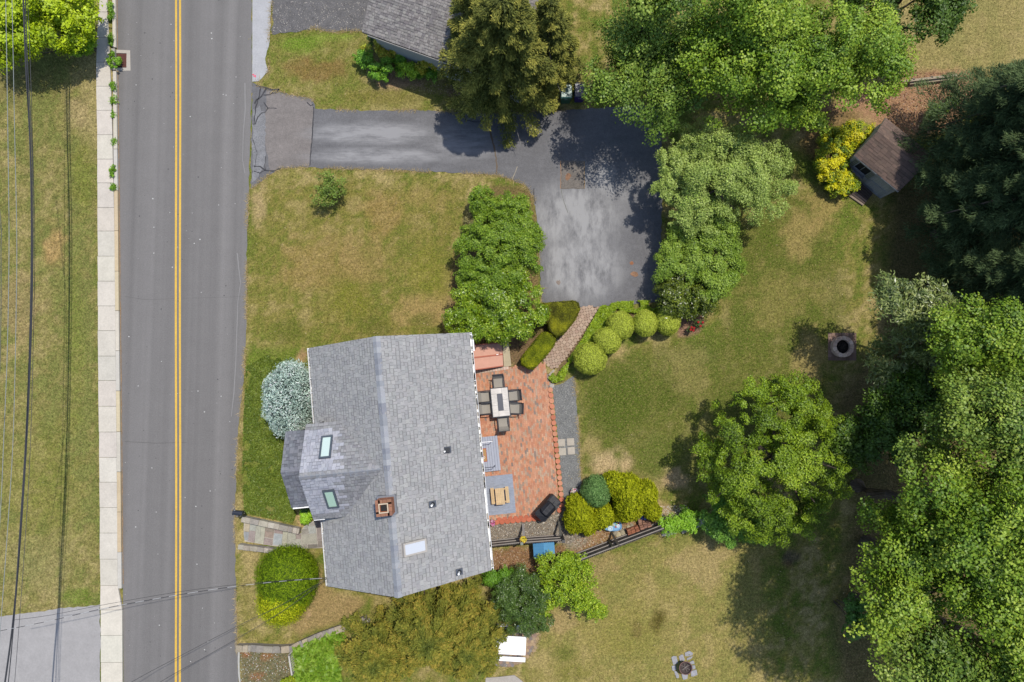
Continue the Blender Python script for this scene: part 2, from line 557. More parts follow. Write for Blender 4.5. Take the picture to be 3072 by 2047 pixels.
def np_mesh(name, v, f, mat, pcol=None, fcol=None, smooth=False):
    me = bpy.data.meshes.new(name)
    k = f.shape[1]
    me.vertices.add(len(v))
    me.vertices.foreach_set('co', np.ascontiguousarray(v, np.float32).ravel())
    me.loops.add(f.size)
    me.loops.foreach_set('vertex_index', np.ascontiguousarray(f, np.int32).ravel())
    me.polygons.add(len(f))
    me.polygons.foreach_set('loop_start', np.arange(0, f.size, k, dtype=np.int32))
    if smooth:
        me.polygons.foreach_set('use_smooth', np.ones(len(f), bool))
    c = pcol if pcol is not None else fcol
    at = me.attributes.new('col', 'FLOAT_COLOR', 'POINT' if pcol is not None else 'FACE')
    a = np.ones((len(c), 4), np.float32)
    a[:, :3] = c
    at.data.foreach_set('color', a.ravel())
    me.materials.append(M[mat])
    me.update(calc_edges=True)
    return me


put('ground', np_mesh('ground', gv, gf, 'lawn', pcol=cg, smooth=True), kind='structure')

# ------------------------------------------------------------------ road, drives, markings
road_r = [(755, -3000), (755, -300), (755, 0), (756, 240), (751, 430), (746, 580), (741, 690), (739, 950), (732, 1130), (722, 1230), (715, 1300), (710, 1400), (706, 1500), (705, 1620), (708, 1800), (713, 1960), (716, 2047), (722, 2400), (760, 4500)]
road_l = [(330, -3000), (349, -300), (350, 0), (352, 200), (355, 500), (358, 700), (361, 1000), (364, 1250), (367, 1500), (369, 1760), (372, 2047), (376, 2400), (415, 4500)]
m = MB()
pl = [G(*p) for p in road_l]
prr = ragged(road_r, 14, 2.2, False, 3) + [G(760, 4500)]
m.sheet(pl + prr[::-1], .010, obs(127, 124, 122))
m.build('road', 'road', kind='structure')


def strip(m, pts, wpx, z, col, jit=0, seed=0):
    """a band along a photo-pixel polyline, laid on the ground"""
    r = random.Random(seed)
    g = [Vector((*G(*p), 0)) for p in pts]
    L, R = [], []
    for i, p in enumerate(g):
        d = (g[min(i + 1, len(g) - 1)] - g[max(i - 1, 0)]).normalized()
        nrm = Vector((-d.y, d.x, 0))
        hw = (wpx[i] if hasattr(wpx, '__len__') else wpx) * mpp() / 2 * (1 + r.uniform(-jit, jit))
        L.append(p + nrm * hw)
        R.append(p - nrm * hw)
    for i in range(len(g) - 1):
        q = [L[i], L[i + 1], R[i + 1], R[i]]
        m.sheet([(a.x, a.y) for a in q], z, col)


for xo in (0, 12):
    m = MB()
    strip(m, [(528.5 + xo + math.sin(y / 190) * .6, y) for y in range(-2600, 4000, 40)], 6.3, .0145, obs(228, 186, 82), .04, xo)
    m.build('centre_line', 'paint', kind='structure')
# dark old patches, spots of the road
m = MB()
for i in range(170):
    x, y = rnd.uniform(375, 745), rnd.uniform(0, 2047)
    if x > 700 and y > 900: continue
    s = rnd.uniform(.8, 2.6)
    col = obs(205, 205, 200) if rnd.random() < .45 else obs(84, 84, 84)
    m.sheet([G(x + s * math.cos(a), y + s * math.sin(a) * .8) for a in (0, 1.2, 2.4, 3.7, 5)], .0135, col)
m.build('road_specks', 'matte', kind='stuff')
bpy.data.objects['road_specks']['label'] = 'small pale and dark specks scattered over the road surface'
bpy.data.objects['road_specks']['category'] = 'specks'
m = MB()
strip(m, [(375, 890), (440, 900), (530, 896), (640, 893), (738, 890)], .8, .0135, obs(108, 106, 104), .4)
strip(m, [(375, 1325), (470, 1330), (560, 1328)], 1.0, .0135, obs(98, 96, 94), .4)
strip(m, [(712, 760), (716, 800), (722, 850), (714, 905), (712, 960), (708, 1080), (702, 1180), (694, 1250)], 2.2, .0135, obs(148, 146, 144), .6)
strip(m, [(735, 250), (736, 330), (730, 400), (728, 480), (735, 520)], 2.6, .0135, obs(146, 144, 142), .6)
m.build('road_crack_line', 'matte', kind='structure')

# neighbour's apron and drive
m = MB()
m.sheet(ragged([(758, -200, 0), (816, -200, 0), (815, 0), (812, 70), (806, 140), (796, 178), (806, 214), (776, 244), (757, 246, 0)], 12, 2, True, 5), .0125, obs(186, 186, 188))
m.build('neighbour_apron', 'concrete', kind='structure')
m = MB()
m.sheet(ragged([(819, -200, 0), (1200, -200, 0), (1120, 0), (1094, 92), (1000, 96), (940, 84), (880, 98), (817, 104)], 10, 3.5, True, 6), .0115, obs(112, 110, 110))
m.build('neighbour_drive', 'gravel', kind='structure')
m = MB()
m.sheet(ragged([(-300, 1870, 1), (0, 1848), (100, 1835), (200, 1822), (304, 1812), (306, 2047, 1), (308, 2400, 0), (-300, 2400, 0)], 12, 2.5, True, 7), .118, obs(172, 169, 167))
m.build('grey_drive', 'concrete', kind='structure')

# own driveway
drive_px = [(757, 246), (772, 255), (800, 268), (850, 279), (938, 298), (946, 326), (1100, 333), (1250, 331), (1440, 341), (1560, 338), (1700, 330), (1830, 322), (1982, 318), (1986, 520), (1984, 720), (1980, 905),
            (1905, 912), (1800, 922), (1640, 918), (1625, 905), (1618, 780), (1610, 650), (1600, 590), (1575, 556), (1540, 541), (1490, 526), (1300, 516), (1150, 510), (955, 505), (930, 501), (842, 505), (808, 524), (772, 553), (753, 566)]
m = MB()
m.sheet(ragged(drive_px, 9, 2.4, True, 8), .0125, obs(112, 111, 113))
drive = m.build('driveway', 'drive', kind='structure')
ORG[drive.name] = Vector((0, 0, 0))
m = MB()
m.sheet(ragged([(800, 271), (850, 284), (934, 304), (941, 330), (936, 420), (929, 497), (845, 502), (812, 518), (795, 430), (797, 340)], 12, 2, True, 9), .0165, obs(132, 125, 121))
m.build('asphalt_patch', 'drive', drive)
m = MB()
m.sheet(ragged([(759, 330), (778, 318), (797, 352), (796, 430), (797, 480), (790, 505), (776, 530), (758, 548)], 7, 3, True, 10), .0175, obs(140, 140, 142))
m.build('asphalt_patch', 'gravel', drive)
m = MB()
m.sheet(ragged([(1681, 482), (1753, 484), (1754, 566), (1682, 567)], 14, 1, True, 11), .0165, obs(126, 119, 112))
m.build('asphalt_patch', 'gravel', drive)
seal = obs(66, 66, 70)
dry = obs(160, 140, 104)
crk = [([(941, 322), (938, 400), (934, 440), (930, 498)], 3.0, seal), ([(1463, 342), (1466, 380), (1477, 420), (1486, 460), (1491, 500), (1489, 522)], 5, obs(112, 96, 78)),
       ([(1458, 365), (1420, 366), (1395, 360)], 2.2, seal), ([(768, 258), (790, 262), (815, 270), (838, 268)], 5, seal), ([(783, 262), (778, 290), (768, 320), (762, 376)], 3.5, seal), ([(800, 266), (785, 290), (770, 300), (764, 312)], 4, seal),
       ([(820, 276), (810, 285), (790, 286)], 4, seal), ([(838, 268), (828, 280), (808, 280)], 3.5, seal), ([(792, 308), (804, 325), (830, 326)], 3, seal), ([(804, 325), (796, 338), (785, 340), (774, 352), (766, 374)], 3, seal),
       ([(762, 500), (780, 500), (797, 512), (818, 514), (842, 506)], 4, seal), ([(762, 514), (780, 520), (795, 512)], 3, seal), ([(921, 308), (932, 318), (940, 314)], 3.5, seal), ([(797, 470), (794, 500), (798, 512)], 2, seal),
       ([(1602, 565), (1602, 590), (1607, 612)], 3, seal), ([(1552, 500), (1545, 520), (1537, 538)], 2.5, obs(170, 160, 140)), ([(1683, 568), (1690, 600), (1698, 625), (1704, 640)], 1.3, obs(110, 110, 96)),
       ([(1682, 482), (1682, 566)], 1.6, obs(165, 118, 70)), ([(1753, 484), (1754, 566)], 1.6, obs(150, 120, 70)), ([(1682, 566), (1754, 566)], 1.2, obs(110, 96, 80)), ([(760, 420), (772, 460), (765, 500)], 1.5, seal)]
for i, (pts, wd, c) in enumerate(crk):
    m = MB()
    q = []
    for a, b in zip(pts[:-1], pts[1:]):
        k = max(1, int(math.hypot(b[0] - a[0], b[1] - a[1]) / 8))
        for j in range(k):
            q.append((a[0] + (b[0] - a[0]) * j / k + rnd.uniform(-1, 1) * (j > 0), a[1] + (b[1] - a[1]) * j / k + rnd.uniform(-1, 1) * (j > 0)))
    q.append(pts[-1])
    strip(m, q, [wd * rnd.uniform(.6, 1.3) for _ in q], .0205, c)
    m.build('crack', 'matte', drive)
for (x, y, rx, ry, c) in [(1895, 790, 7, 6, (160, 112, 82)), (1903, 823, 14, 9, (158, 122, 96)), (1676, 848, 8, 8, (150, 136, 126)), (1704, 531, 10, 12, (146, 112, 88))]:
    m = MB()
    m.sheet([G(x + rx * math.cos(a) * rnd.uniform(.6, 1.1), y + ry * math.sin(a) * rnd.uniform(.6, 1.1)) for a in np.linspace(0, 6.1, 13)], .0215, obs(*c))
    m.build('stain', 'gravel', drive)

# sidewalk slabs and kerb
swl = lambda y: np.interp(y, [-200, 0, 90, 200, 400, 1000, 1364, 1750, 2047, 2300], [305, 304, 296, 292, 296, 298, 302, 305, 307, 309])
swr = lambda y: np.interp(y, [-200, 0, 40, 100, 300, 500, 690, 1000, 1364, 1755, 1790, 2047, 2300], [326, 326, 326, 330, 338, 343, 347, 350, 354, 357, 370, 371, 374])
kl = lambda y: np.interp(y, [-200, 0, 500, 690, 1000, 1364, 1770], [340, 341, 345, 347.5, 350.5, 354.5, 357.5])
kr = lambda y: np.interp(y, [-200, 0, 500, 690, 1000, 1364, 1770], [349, 350, 356, 358, 361, 365, 369])
root = put('sidewalk', None, kind='structure')
joints = [-190, -115, -40, 40, 116, 190, 262, 334, 407, 480, 551, 625, 695, 770, 845, 919, 993, 1069, 1142, 1219, 1296, 1372, 1446, 1522, 1598, 1676, 1755, 1828, 1904, 1985, 2062, 2140, 2220]
for a, b in zip(joints[:-1], joints[1:]):
    m = MB()
    g = .5
    base = (216, 208, 194) if b < 1760 else (226, 218, 202)
    m.prism([G(swl(a) + rnd.uniform(-.8, .8), a + g), G(swr(a), a + g), G(swr(b), b - g), G(swl(b) + rnd.uniform(-.8, .8), b - g)], .02, .125 + rnd.uniform(-.004, .004), vary(obs(*base), .06))
    m.build('slab', 'concrete', root)
root = put('kerb', None, kind='structure')
ks = [-180, -60, 60, 146] + [216, 340, 450, 573, 694, 815, 933, 1053, 1173, 1295, 1415, 1535, 1655, 1764]
for a, b in zip(ks[:-1], ks[1:]):
    if (a, b) == (146, 216): continue
    m = MB()
    c = rnd.choice([(214, 198, 166), (206, 200, 190), (214, 206, 190), (212, 192, 158)])
    m.prism([G(kl(a), a + .6), G(kr(a), a + .6), G(kr(b), b - .6), G(kl(b), b - .6)], .0, .13 + rnd.uniform(-.004, .004), vary(obs(*c), .05))
    m.build('kerb_stone', 'concrete', root)
m = MB()
strip(m, [(kr(y) + 1.2 + rnd.uniform(-.5, .5), y) for y in range(0, 1760, 12)], 2.6, .0135, obs(150, 126, 100), .6)
m.build('gutter_grit', 'gravel', kind='structure')

# storm drain
d = thing('storm_drain', 'rusty storm drain grate in concrete frame at the kerb', 'drain', P(370, 182))
m = MB()
for q in ([(350, 150), (391, 152), (391, 161), (350, 160)], [(350, 204), (392, 204), (392, 213), (350, 213)], [(380, 161), (391, 161), (392, 204), (380, 204)]):
    m.prism([G(*p) for p in q], .0, .022, obs(196, 188, 176))
m.build('frame', 'concrete', d)
m = MB()
m.sheet([G(*p) for p in [(350, 160), (380, 161), (380, 204), (350, 204)]], .0145, obs(60, 40, 36))  # flat dark sheet holds the shade under the grate
m.build('pit', 'matte', d)
for k in range(9):
    m = MB()
    x = 353 + k * 3.2
    m.box(P(x, 182, .022), (.022, .73, .012), obs(128, 78, 66))
    m.build('bar', 'matte', d)
for k in range(9):
    m = MB()
    m.box(P(366, 164 + k * 4.6, .026), (.46, .02, .01), obs(118, 74, 64))
    m.build('bar', 'matte', d)
m = MB()
m.prism([G(338, 150), (G(349, 150)), G(350, 213), G(339, 213)], .0, .16, obs(182, 176, 166))
m.build('inlet_cap', 'concrete', d)
m = MB()
for q in ([(759, 229), (764, 226), (764, 232)], [(765, 226), (768, 226), (768, 233), (765, 233)], [(757, 224), (763, 222), (763, 225), (758, 227)]):
    m.sheet([G(*p) for p in q], .0185, obs(240, 90, 120))
m.build('utility_mark', 'paint', kind='structure')

# ================================================================== THE HOUSE
HU = Vector((.0966, -.9953, 0)).normalized()     # along the ridge (down the picture)
HV = Vector((-HU.y, HU.x, 0))                    # to the right
HO = Vector((-5.338, -3.537, 0))
Z = Vector((0, 0, 1))
LH, WH, ZE, ZR, VR = 5.62, 3.84, 2.7, 5.65, -.06


def hl(u, v, z):
    return HO + HU * u + HV * v + Z * z


def roof_z(v):
    return ZR - (ZR - ZE) * ((v - VR) / (WH - VR) if v > VR else (VR - v) / (WH + VR))


house = thing('house', 'cape house with grey shingled roof and cross gable between road and brick patio', 'house', HO)


def interval(poly, t):
    xs = []
    for i in range(len(poly)):
        a, b = poly[i], poly[(i + 1) % len(poly)]
        if (a[1] <= t) != (b[1] <= t):
            xs.append(a[0] + (b[0] - a[0]) * (t - a[1]) / (b[1] - a[1]))
    return (min(xs), max(xs)) if len(xs) >= 2 else None


def shingles(o, e1, e2, poly, expo, wmin, wmax, colf, thick=.014, lift=.03, line=.55):
    """courses of separate shingle tabs on a roof plane; poly in (along eave, up slope)"""
    o, e1, e2 = Vector(o), Vector(e1).normalized(), Vector(e2).normalized()
    n = e1.cross(e2).normalized()
    if n.z < 0: n = -n
    tmin, tmax = min(p[1] for p in poly), max(p[1] for p in poly)
    out = []
    t = tmin
    while t < tmax - .02:
        t1 = min(t + expo, tmax)
        iv = interval(poly, (t + t1) / 2)
        if iv:
            s = iv[0] - rnd.uniform(0, wmax * .8)
            while s < iv[1]:
                wd = rnd.uniform(wmin, wmax)
                a, b = max(s, iv[0]), min(s + wd, iv[1])
                s += wd
                if b - a < .03: continue
                th = thick * rnd.choice((.6, 1, 1.5))
                p = lambda ss, tt, h: o + e1 * ss + e2 * tt + n * (lift + h)
                g = .004
                tt1 = min(t1 + .03, tmax)
                ts = t + (tt1 - t) * .2
                v = [p(a + g, t, 0), p(b - g, t, 0), p(b - g, tt1, -.004), p(a + g, tt1, -.004), p(a + g, t, th), p(b - g, t, th), p(b - g, tt1, th * .2), p(a + g, tt1, th * .2), p(a + g, ts, th * .85), p(b - g, ts, th * .85)]
                cc = colf((a + b) / 2, (t + t1) / 2)
                edge_ = tuple(x * .66 for x in cc) if rnd.random() < line else cc
                out.append((v, [edge_, cc, cc, cc, edge_, cc], (b - a) * (t1 - t), SHF))
        t = t1
    return out


SHF = [(0, 1, 5, 4), (1, 2, 6, 5), (2, 3, 7, 6), (3, 0, 4, 7), (4, 5, 9, 8), (8, 9, 6, 7)]
BOXF = [(0, 1, 5, 4), (1, 2, 6, 5), (2, 3, 7, 6), (3, 0, 4, 7), (4, 5, 6, 7)]


def lay(tabs, parent, name, limit=300, mat='shingle'):
    tabs = sorted(tabs, key=lambda q: -q[2])
    for v, c, _, fc in tabs[:limit]:
        MB().add(v, fc, c).build(name, mat, parent)
    if len(tabs) > limit:
        m = MB()
        for v, c, _, fc in tabs[limit:]:
            m.add(v, fc, c)
        o = m.build(name + '_field', mat, parent, kind='stuff')


def slab_roof(m, pts, th, col):
    """roof deck of given thickness under a polygon of points"""
    n = len(pts)
    pts = [Vector(p) for p in pts]
    if (pts[1] - pts[0]).cross(pts[2] - pts[0]).z < 0: pts = pts[::-1]
    v = [tuple(p) for p in pts] + [(p.x, p.y, p.z - th) for p in pts]
    m.add(v, [tuple(range(n))] + [tuple(range(2 * n - 1, n - 1, -1))] + [(i, i + n, (i + 1) % n + n, (i + 1) % n) for i in range(n)], col)


dk = obs(104, 106, 112)
WALL = obs(196, 128, 92)
OV = .28
# walls
m = MB()
pu, pv = LH - OV, WH - OV
ring = [(-pu, -pv), (-pu, pv), (pu, pv), (pu, -pv)]
zt = ZE + .1
v = [hl(u, vv, 0) for u, vv in ring] + [hl(u, vv, zt) for u, vv in ring] + [hl(-pu, VR, ZR - .12), hl(pu, VR, ZR - .12)]
m.add(v, [(0, 1, 5, 4), (1, 2, 6, 5), (2, 3, 7, 6), (3, 0, 4, 7), (4, 5, 8), (6, 7, 9)], WALL)
m.build('wall', 'matte', house)
# the two main planes
tabs = []
gcols = [(176, 175, 174), (171, 170, 170), (180, 179, 178), (166, 166, 166), (174, 173, 173)]


def mcol(s, t):
    return vary(obs(*rnd.choice(gcols)), .045)


def wcol(s, t):
    return vary(obs(*rnd.choice([(179, 178, 176), (174, 173, 172), (183, 182, 180), (170, 169, 169)])), .04)


DU0, DU1, DUC, DVF, DZE, DZR = -2.02, 2.29, .16, -3.96, 3.78, 5.42   # cross gable
for side in (1, -1):
    wd = WH - VR if side > 0 else WH + VR
    ev = WH * side
    e2 = (HV * (VR - ev) + Z * (ZR - ZE))
    sl_len = e2.length
    o = hl(-LH, ev, ZE)
    m = MB()
    slab_roof(m, [hl(-LH, ev, ZE), hl(LH, ev, ZE), hl(LH, VR, ZR), hl(-LH, VR, ZR)], .14, dk)
    m.build('roof_deck', 'shingle', house)
    tb = shingles(o, HU, e2, [(0, 0), (2 * LH, 0), (2 * LH, sl_len), (0, sl_len)], .182, .11, .24, mcol if side > 0 else wcol)
    if side < 0:     # leave out what the cross gable covers
        keep = []
        for t in tb:
            ct = sum((Vector(x) for x in t[0][:4]), Vector()) / 4 - HO
            u, vv = ct.dot(HU), ct.dot(HV)
            zz = DZR - (DZR - DZE) * abs(u - DUC) / (DU1 - DUC)
            if DU0 < u < DU1 and zz > roof_z(vv) + .12: continue
            keep.append(t)
        tb = keep
    tabs += tb
lay(tabs, house, 'shingle')
# ridge caps
for k in range(46):
    u0 = -LH + k * .2445
    c = vary(obs(*rnd.choice([(170, 172, 178), (160, 163, 170), (178, 180, 185), (150, 153, 162)])), .04)
    m = MB()
    dv = .17
    zz = ZR + .05
    v = [hl(u0, VR - dv, zz - .115), hl(u0, VR, zz + .012), hl(u0, VR + dv, zz - .115), hl(u0 + .25, VR - dv, zz - .125), hl(u0 + .25, VR, zz), hl(u0 + .25, VR + dv, zz - .125)]
    m.add(v, [(0, 1, 4, 3), (1, 2, 5, 4), (0, 2, 1)], c)
    m.build('ridge_cap', 'shingle', house)
# white rakes, gutters
WHT = (.74, .74, .73)
m = MB()
for su in (-1, 1):
    for ev in (-WH, WH):
        a, b = hl(su * (LH - .03), ev, ZE - .22), hl(su * (LH - .03), VR, ZR - .22)
        m.beam(a, b, .022, .16, WHT)
m.build('rake_board', 'matte', house)


def gutter(u0, u1, v, z, name='gutter', parent=house, straps=True, sg=1):
    m = MB()
    for (dv, dz, sv, sz) in [(.0, -.09, .012, .1), (.1, -.085, .014, .11), (.05, -.14, .1, .012)]:
        a, b = hl(u0, v + sg * (dv + .01), z + dz), hl(u1, v + sg * (dv + .01), z + dz)
        m.beam(a, b, sv, sz, WHT)
    g = m.build(name, 'matte', parent)
    if straps:
        n = int((u1 - u0) / .72)
        for k in range(n + 1):
            u = u0 + .1 + k * (u1 - u0 - .2) / max(1, n)
            m = MB()
            m.beam(hl(u, v - sg * .18, z + .115), hl(u, v + sg * .12, z - .03), .022, .008, WHT)
            m.build('strap', 'matte', g)
    m = MB()
    for k in range(60):
        u = rnd.uniform(u0, u1)
        L = rnd.uniform(.05, .3)
        m.beam(hl(u, v + sg * .06, z - .125), hl(min(u1, u + L), v + sg * .06, z - .125), .06, .012, vary(obs(164, 158, 148), .2))
    m.build('gutter_litter', 'gravel', g)
    return g


gutter(-LH, LH, WH, ZE)
for a, b in ((-LH, DU0), (DU1, LH)):
    gutter(a, b, -WH, ZE, sg=-1)
m = MB()
m.beam(hl(-LH + .12, WH + .09, ZE - .1), hl(-LH + .12, WH + .09, .1), .07, .06, WHT)
m.beam(hl(-LH + .35, WH + .16, ZE - .03), hl(-LH + .9, WH + .16, ZE - .03), .05, .05, WHT)
m.build('downspout', 'matte', house)

# ---- cross gable
vy = -.2    # where its ridge meets the roof
m = MB()
m.add([hl(DU0 + .2, DVF + .12, ZE - .2), hl(DU1 - .2, DVF + .12, ZE - .2), hl(DU1 - .2, DVF + .12, DZE), hl(DUC, DVF + .12, DZR - .08), hl(DU0 + .2, DVF + .12, DZE)], [(0, 1, 2, 3, 4)], WALL)
for uu in (DU0 + .2, DU1 - .2):
    m.add([hl(uu, DVF + .12, ZE - .2), hl(uu, -2.2, ZE - .2), hl(uu, -2.2, DZE), hl(uu, DVF + .12, DZE)], [(0, 1, 2, 3)], WALL)
m.build('gable_wall', 'matte', house)
v_e = VR - (WH + VR) * (ZR - DZE) / (ZR - ZE)        # main plane reaches the gable's eave height here
v_r = VR - (WH + VR) * (ZR - DZR) / (ZR - ZE)
tabs = []
for sg, ue in ((-1, DU0), (1, DU1)):
    rise = Vector(HU * (DUC - ue) + Z * (DZR - DZE))
    sl_len = rise.length
    m = MB()
    slab_roof(m, [hl(ue, DVF, DZE), hl(DUC, DVF, DZR), hl(DUC, v_r + .1, DZR), hl(ue, v_e + .1, DZE)], .1, dk)
    m.build('roof_deck', 'shingle', house)
    o = hl(ue, DVF, DZE)

    def dcol(s, t, sl_len=sl_len):
        lim = 1.45 + .25 * math.sin(t * 11) + t * .12
        if s < lim and .32 < t < sl_len - .22:
            return vary(obs(*rnd.choice([(180, 181, 190), (170, 172, 182), (188, 189, 197)])), .04)
        return vary(obs(*rnd.choice([(156, 156, 158), (146, 146, 149), (164, 164, 166)])), .06)
    poly = [(0, 0), (v_e - DVF, 0), (v_r - DVF, sl_len), (0, sl_len)]
    tabs += shingles(o, HV, rise, poly, .17, .11, .24, dcol)
lay(tabs, house, 'gable_shingle')
for k in range(15):
    v0 = DVF + k * .245
    if v0 + .25 > v_r + .12: break
    zz = DZR + .05
    dv = .2
    c = vary(obs(150, 153, 160), .05)
    sl = (DZR - DZE) / (DU1 - DUC)
    m = MB()
    vv = [hl(DUC - dv, v0, zz - dv * sl), hl(DUC, v0, zz), hl(DUC + dv, v0, zz - dv * sl), hl(DUC - dv, v0 + .25, zz - .012 - dv * sl), hl(DUC, v0 + .25, zz - .012), hl(DUC + dv, v0 + .25, zz - .012 - dv * sl)]
    m.add(vv, [(0, 3, 4, 1), (1, 4, 5, 2), (0, 1, 2)], c)
    m.build('ridge_cap', 'shingle', house)
m = MB()
m.beam(hl(DU1 + .02, DVF, DZE - .09), hl(DU1 + .02, DVF + .5, DZE - .09), .1, .1, WHT)
m.build('gutter', 'matte', house)


# skylights in the cross gable and the east slope
def skylight(o, e1, e2, s0, s1, t0, t1, hgt, frame, pane, lab, fw=.085):
    o, e1, e2 = Vector(o), Vector(e1).normalized(), Vector(e2).normalized()
    n = e1.cross(e2).normalized()
    if n.z < 0: n = -n
    p = lambda s, t, h: o + e1 * s + e2 * t + n * h
    m = MB()
    for (a, b, c, d2) in ((s0, s1, t0, t0 + fw), (s0, s1, t1 - fw, t1), (s0, s0 + fw, t0 + fw, t1 - fw), (s1 - fw, s1, t0 + fw, t1 - fw)):
        m.obox(p(a, c, .02), e1 * (b - a), e2 * (d2 - c), n * hgt, frame)
    f = m.build('skylight', 'gloss', house)
    f['label'] = lab
    m = MB()
    m.obox(p(s0 + fw, t0 + fw, .03), e1 * (s1 - s0 - 2 * fw), e2 * (t1 - t0 - 2 * fw), n * (hgt - .03), pane)
    m.build('pane', 'pane', f)


riseN = HU * (DUC - DU0) + Z * (DZR - DZE)
riseS = HU * (DUC - DU1) + Z * (DZR - DZE)
dgf = obs(84, 92, 102)
skylight(hl(DU0, DVF, DZE), HV, riseN, .80, 1.33, .78, 1.95, .1, dgf, obs(216, 236, 228), 'dark framed skylight on north gable slope')  # sky reflection put into the pale mint pane colour
skylight(hl(DU1, DVF, DZE), HV, riseS, .82, 1.35, .70, 1.82, .1, dgf, obs(182, 214, 190), 'dark framed skylight on south gable slope')  # pane green again carries the reflected sky
e2E = HV * (VR - WH) + Z * (ZR - ZE)
skylight(hl(-LH, WH, ZE), HU, e2E, 9.02, 9.6, 3.42, 4.55, .2, obs(196, 188, 178), obs(222, 226, 234), 'beige curbed skylight on east slope', .07)

# ---- porch roof in front of the gable
PU0, PU1, PUC, PVF, PVB, PZE, PZR = -1.74, 1.82, .03, -5.3, DVF + .12, 2.62, 3.72
tabs = []
for sg, ue in ((-1, PU0), (1, PU1)):
    rise = HU * (PUC - ue) + Z * (PZR - PZE)
    m = MB()
    slab_roof(m, [hl(ue, PVF, PZE), hl(PUC, PVF, PZR), hl(PUC, PVB, PZR), hl(ue, PVB, PZE)], .1, obs(96, 98, 106))
    m.build('porch_roof', 'shingle', house)
    tabs += shingles(hl(ue, PVF, PZE), HV, rise, [(0, 0), (PVB - PVF, 0), (PVB - PVF, rise.length), (0, rise.length)], .17, .11, .24,
                     lambda s, t: vary(obs(*rnd.choice([(128, 131, 140), (116, 119, 128), (138, 141, 149)])), .07))
lay(tabs, house, 'porch_shingle', 120)
for k in range(6):
    v0 = PVF + k * .21
    m = MB()
    zz = PZR + .05
    dv, sl = .2, (PZR - PZE) / (PU1 - PUC)
    vv = [hl(PUC - dv, v0, zz - dv * sl), hl(PUC, v0, zz), hl(PUC + dv, v0, zz - dv * sl), hl(PUC - dv, v0 + .22, zz - .012 - dv * sl), hl(PUC, v0 + .22, zz - .012), hl(PUC + dv, v0 + .22, zz - .012 - dv * sl)]
    m.add(vv, [(0, 3, 4, 1), (1, 4, 5, 2), (0, 1, 2)], vary(obs(134, 137, 147), .05))
    m.build('ridge_cap', 'shingle', house)
m = MB()
m.add([hl(PU0 + .15, PVF + .12, 0), hl(PU1 - .15, PVF + .12, 0), hl(PU1 - .15, PVF + .12, PZE), hl(PUC, PVF + .12, PZR - .08), hl(PU0 + .15, PVF + .12, PZE)], [(0, 1, 2, 3, 4)], WALL)
for uu in (PU0 + .15, PU1 - .15):
    m.add([hl(uu, PVF + .12, 0), hl(uu, PVB, 0), hl(uu, PVB, PZE), hl(uu, PVF + .12, PZE)], [(0, 1, 2, 3)], WALL)
m.build('porch_wall', 'matte', house)
m = MB()
m.beam(hl(PU1 + .05, PVF + .05, PZE - .07), hl(PU1 + .05, PVB, PZE - .07), .09, .1, WHT)
m.build('gutter', 'matte', house)

# ---- chimney
ct = P(1152, 1524, 6.35)
ch = MB()
ca = math.atan2(HV.y, HV.x)
zz = 5.0
k = 0
chim = put('chimney', None, house)
chim['label'] = 'brick chimney with cream flue by the ridge'
ORG[chim.name] = Vector((0, 0, 0))
chim.parent = house
chim.location = -HO
while zz < 6.33:
    hh = .066
    for sx, sy, dx, dy in ((1, 0, 0, 1), (-1, 0, 0, 1), (0, 1, 1, 0), (0, -1, 1, 0)):
        pass
    zz += hh + .008
brs = MB()
R = .33
rowh = .075
for r in range(18):
    z0 = 5.02 + r * rowh
    off = (r % 2) * .1
    for sd in range(4):
        ang = ca + sd * math.pi / 2
        ex = Vector((math.cos(ang), math.sin(ang), 0))
        ey = Vector((-ex.y, ex.x, 0))
        x = -R + (off if off else 0)
        xs = [-R] + [q for q in (-R + off + .2 * j for j in range(1 if off == 0 else 0, 5)) if -R < q < R - .1] + [R - .1]
        for a, b in zip(xs[:-1], xs[1:]):
            brs.obox(ct * 1 + ex * (a + .004) + ey * (-R) + Z * (z0 - ct.z), ex * (b - a - .008), ey * .1, Z * (rowh - .01), vary(obs(*rnd.choice([(184, 122, 92), (170, 110, 84), (154, 106, 86), (192, 130, 98)])), .1))
top = MB()
o = brs.build('brick_course', 'brick', None)
o.parent = chim
o['kind'] = 'stuff'
m = MB()
m.box((ct.x, ct.y, 5.68), (2 * R - .03, 2 * R - .03, 1.3), obs(150, 140, 130), ca)
o = m.build('mortar_core', 'concrete', None)
o.parent = chim
cols = [(158, 112, 90), (146, 104, 88), (166, 120, 96)]
for sd in range(4):
    ang = ca + sd * math.pi / 2
    ex = Vector((math.cos(ang), math.sin(ang), 0))
    ey = Vector((-ex.y, ex.x, 0))
    for j in range(3):
        m = MB()
        m.obox(ct + ex * (-R - .015 + j * .19 + .004) + ey * (-R - .015) + Z * (6.35 - ct.z), ex * .182, ey * .2, Z * .05, vary(obs(*rnd.choice(cols)), .1))
        o = m.build('cap_brick', 'brick', None)
        o.parent = chim
m = MB()
for sd in range(4):
    ang = ca + sd * math.pi / 2
    ex = Vector((math.cos(ang), math.sin(ang), 0))
    ey = Vector((-ex.y, ex.x, 0))
    m.obox(ct + ex * (-.2) + ey * (-.2) + Z * (6.33 - ct.z), ex * .36, ey * .04, Z * .17, obs(226, 206, 178))
    m.obox(ct + ex * (-.16) + ey * (-.16) + Z * (6.2 - ct.z), ex * .3, ey * .025, Z * .22, obs(170, 104, 72))
o = m.build('flue', 'concrete', None)
o.parent = chim
m = MB()
m.box((ct.x, ct.y, 6.36), (.3, .3, .02), (.012, .01, .01), ca)  # near-black plate holds the shade inside the flue
o = m.build('flue_shade', 'matte', None)
o.parent = chim
m = MB()
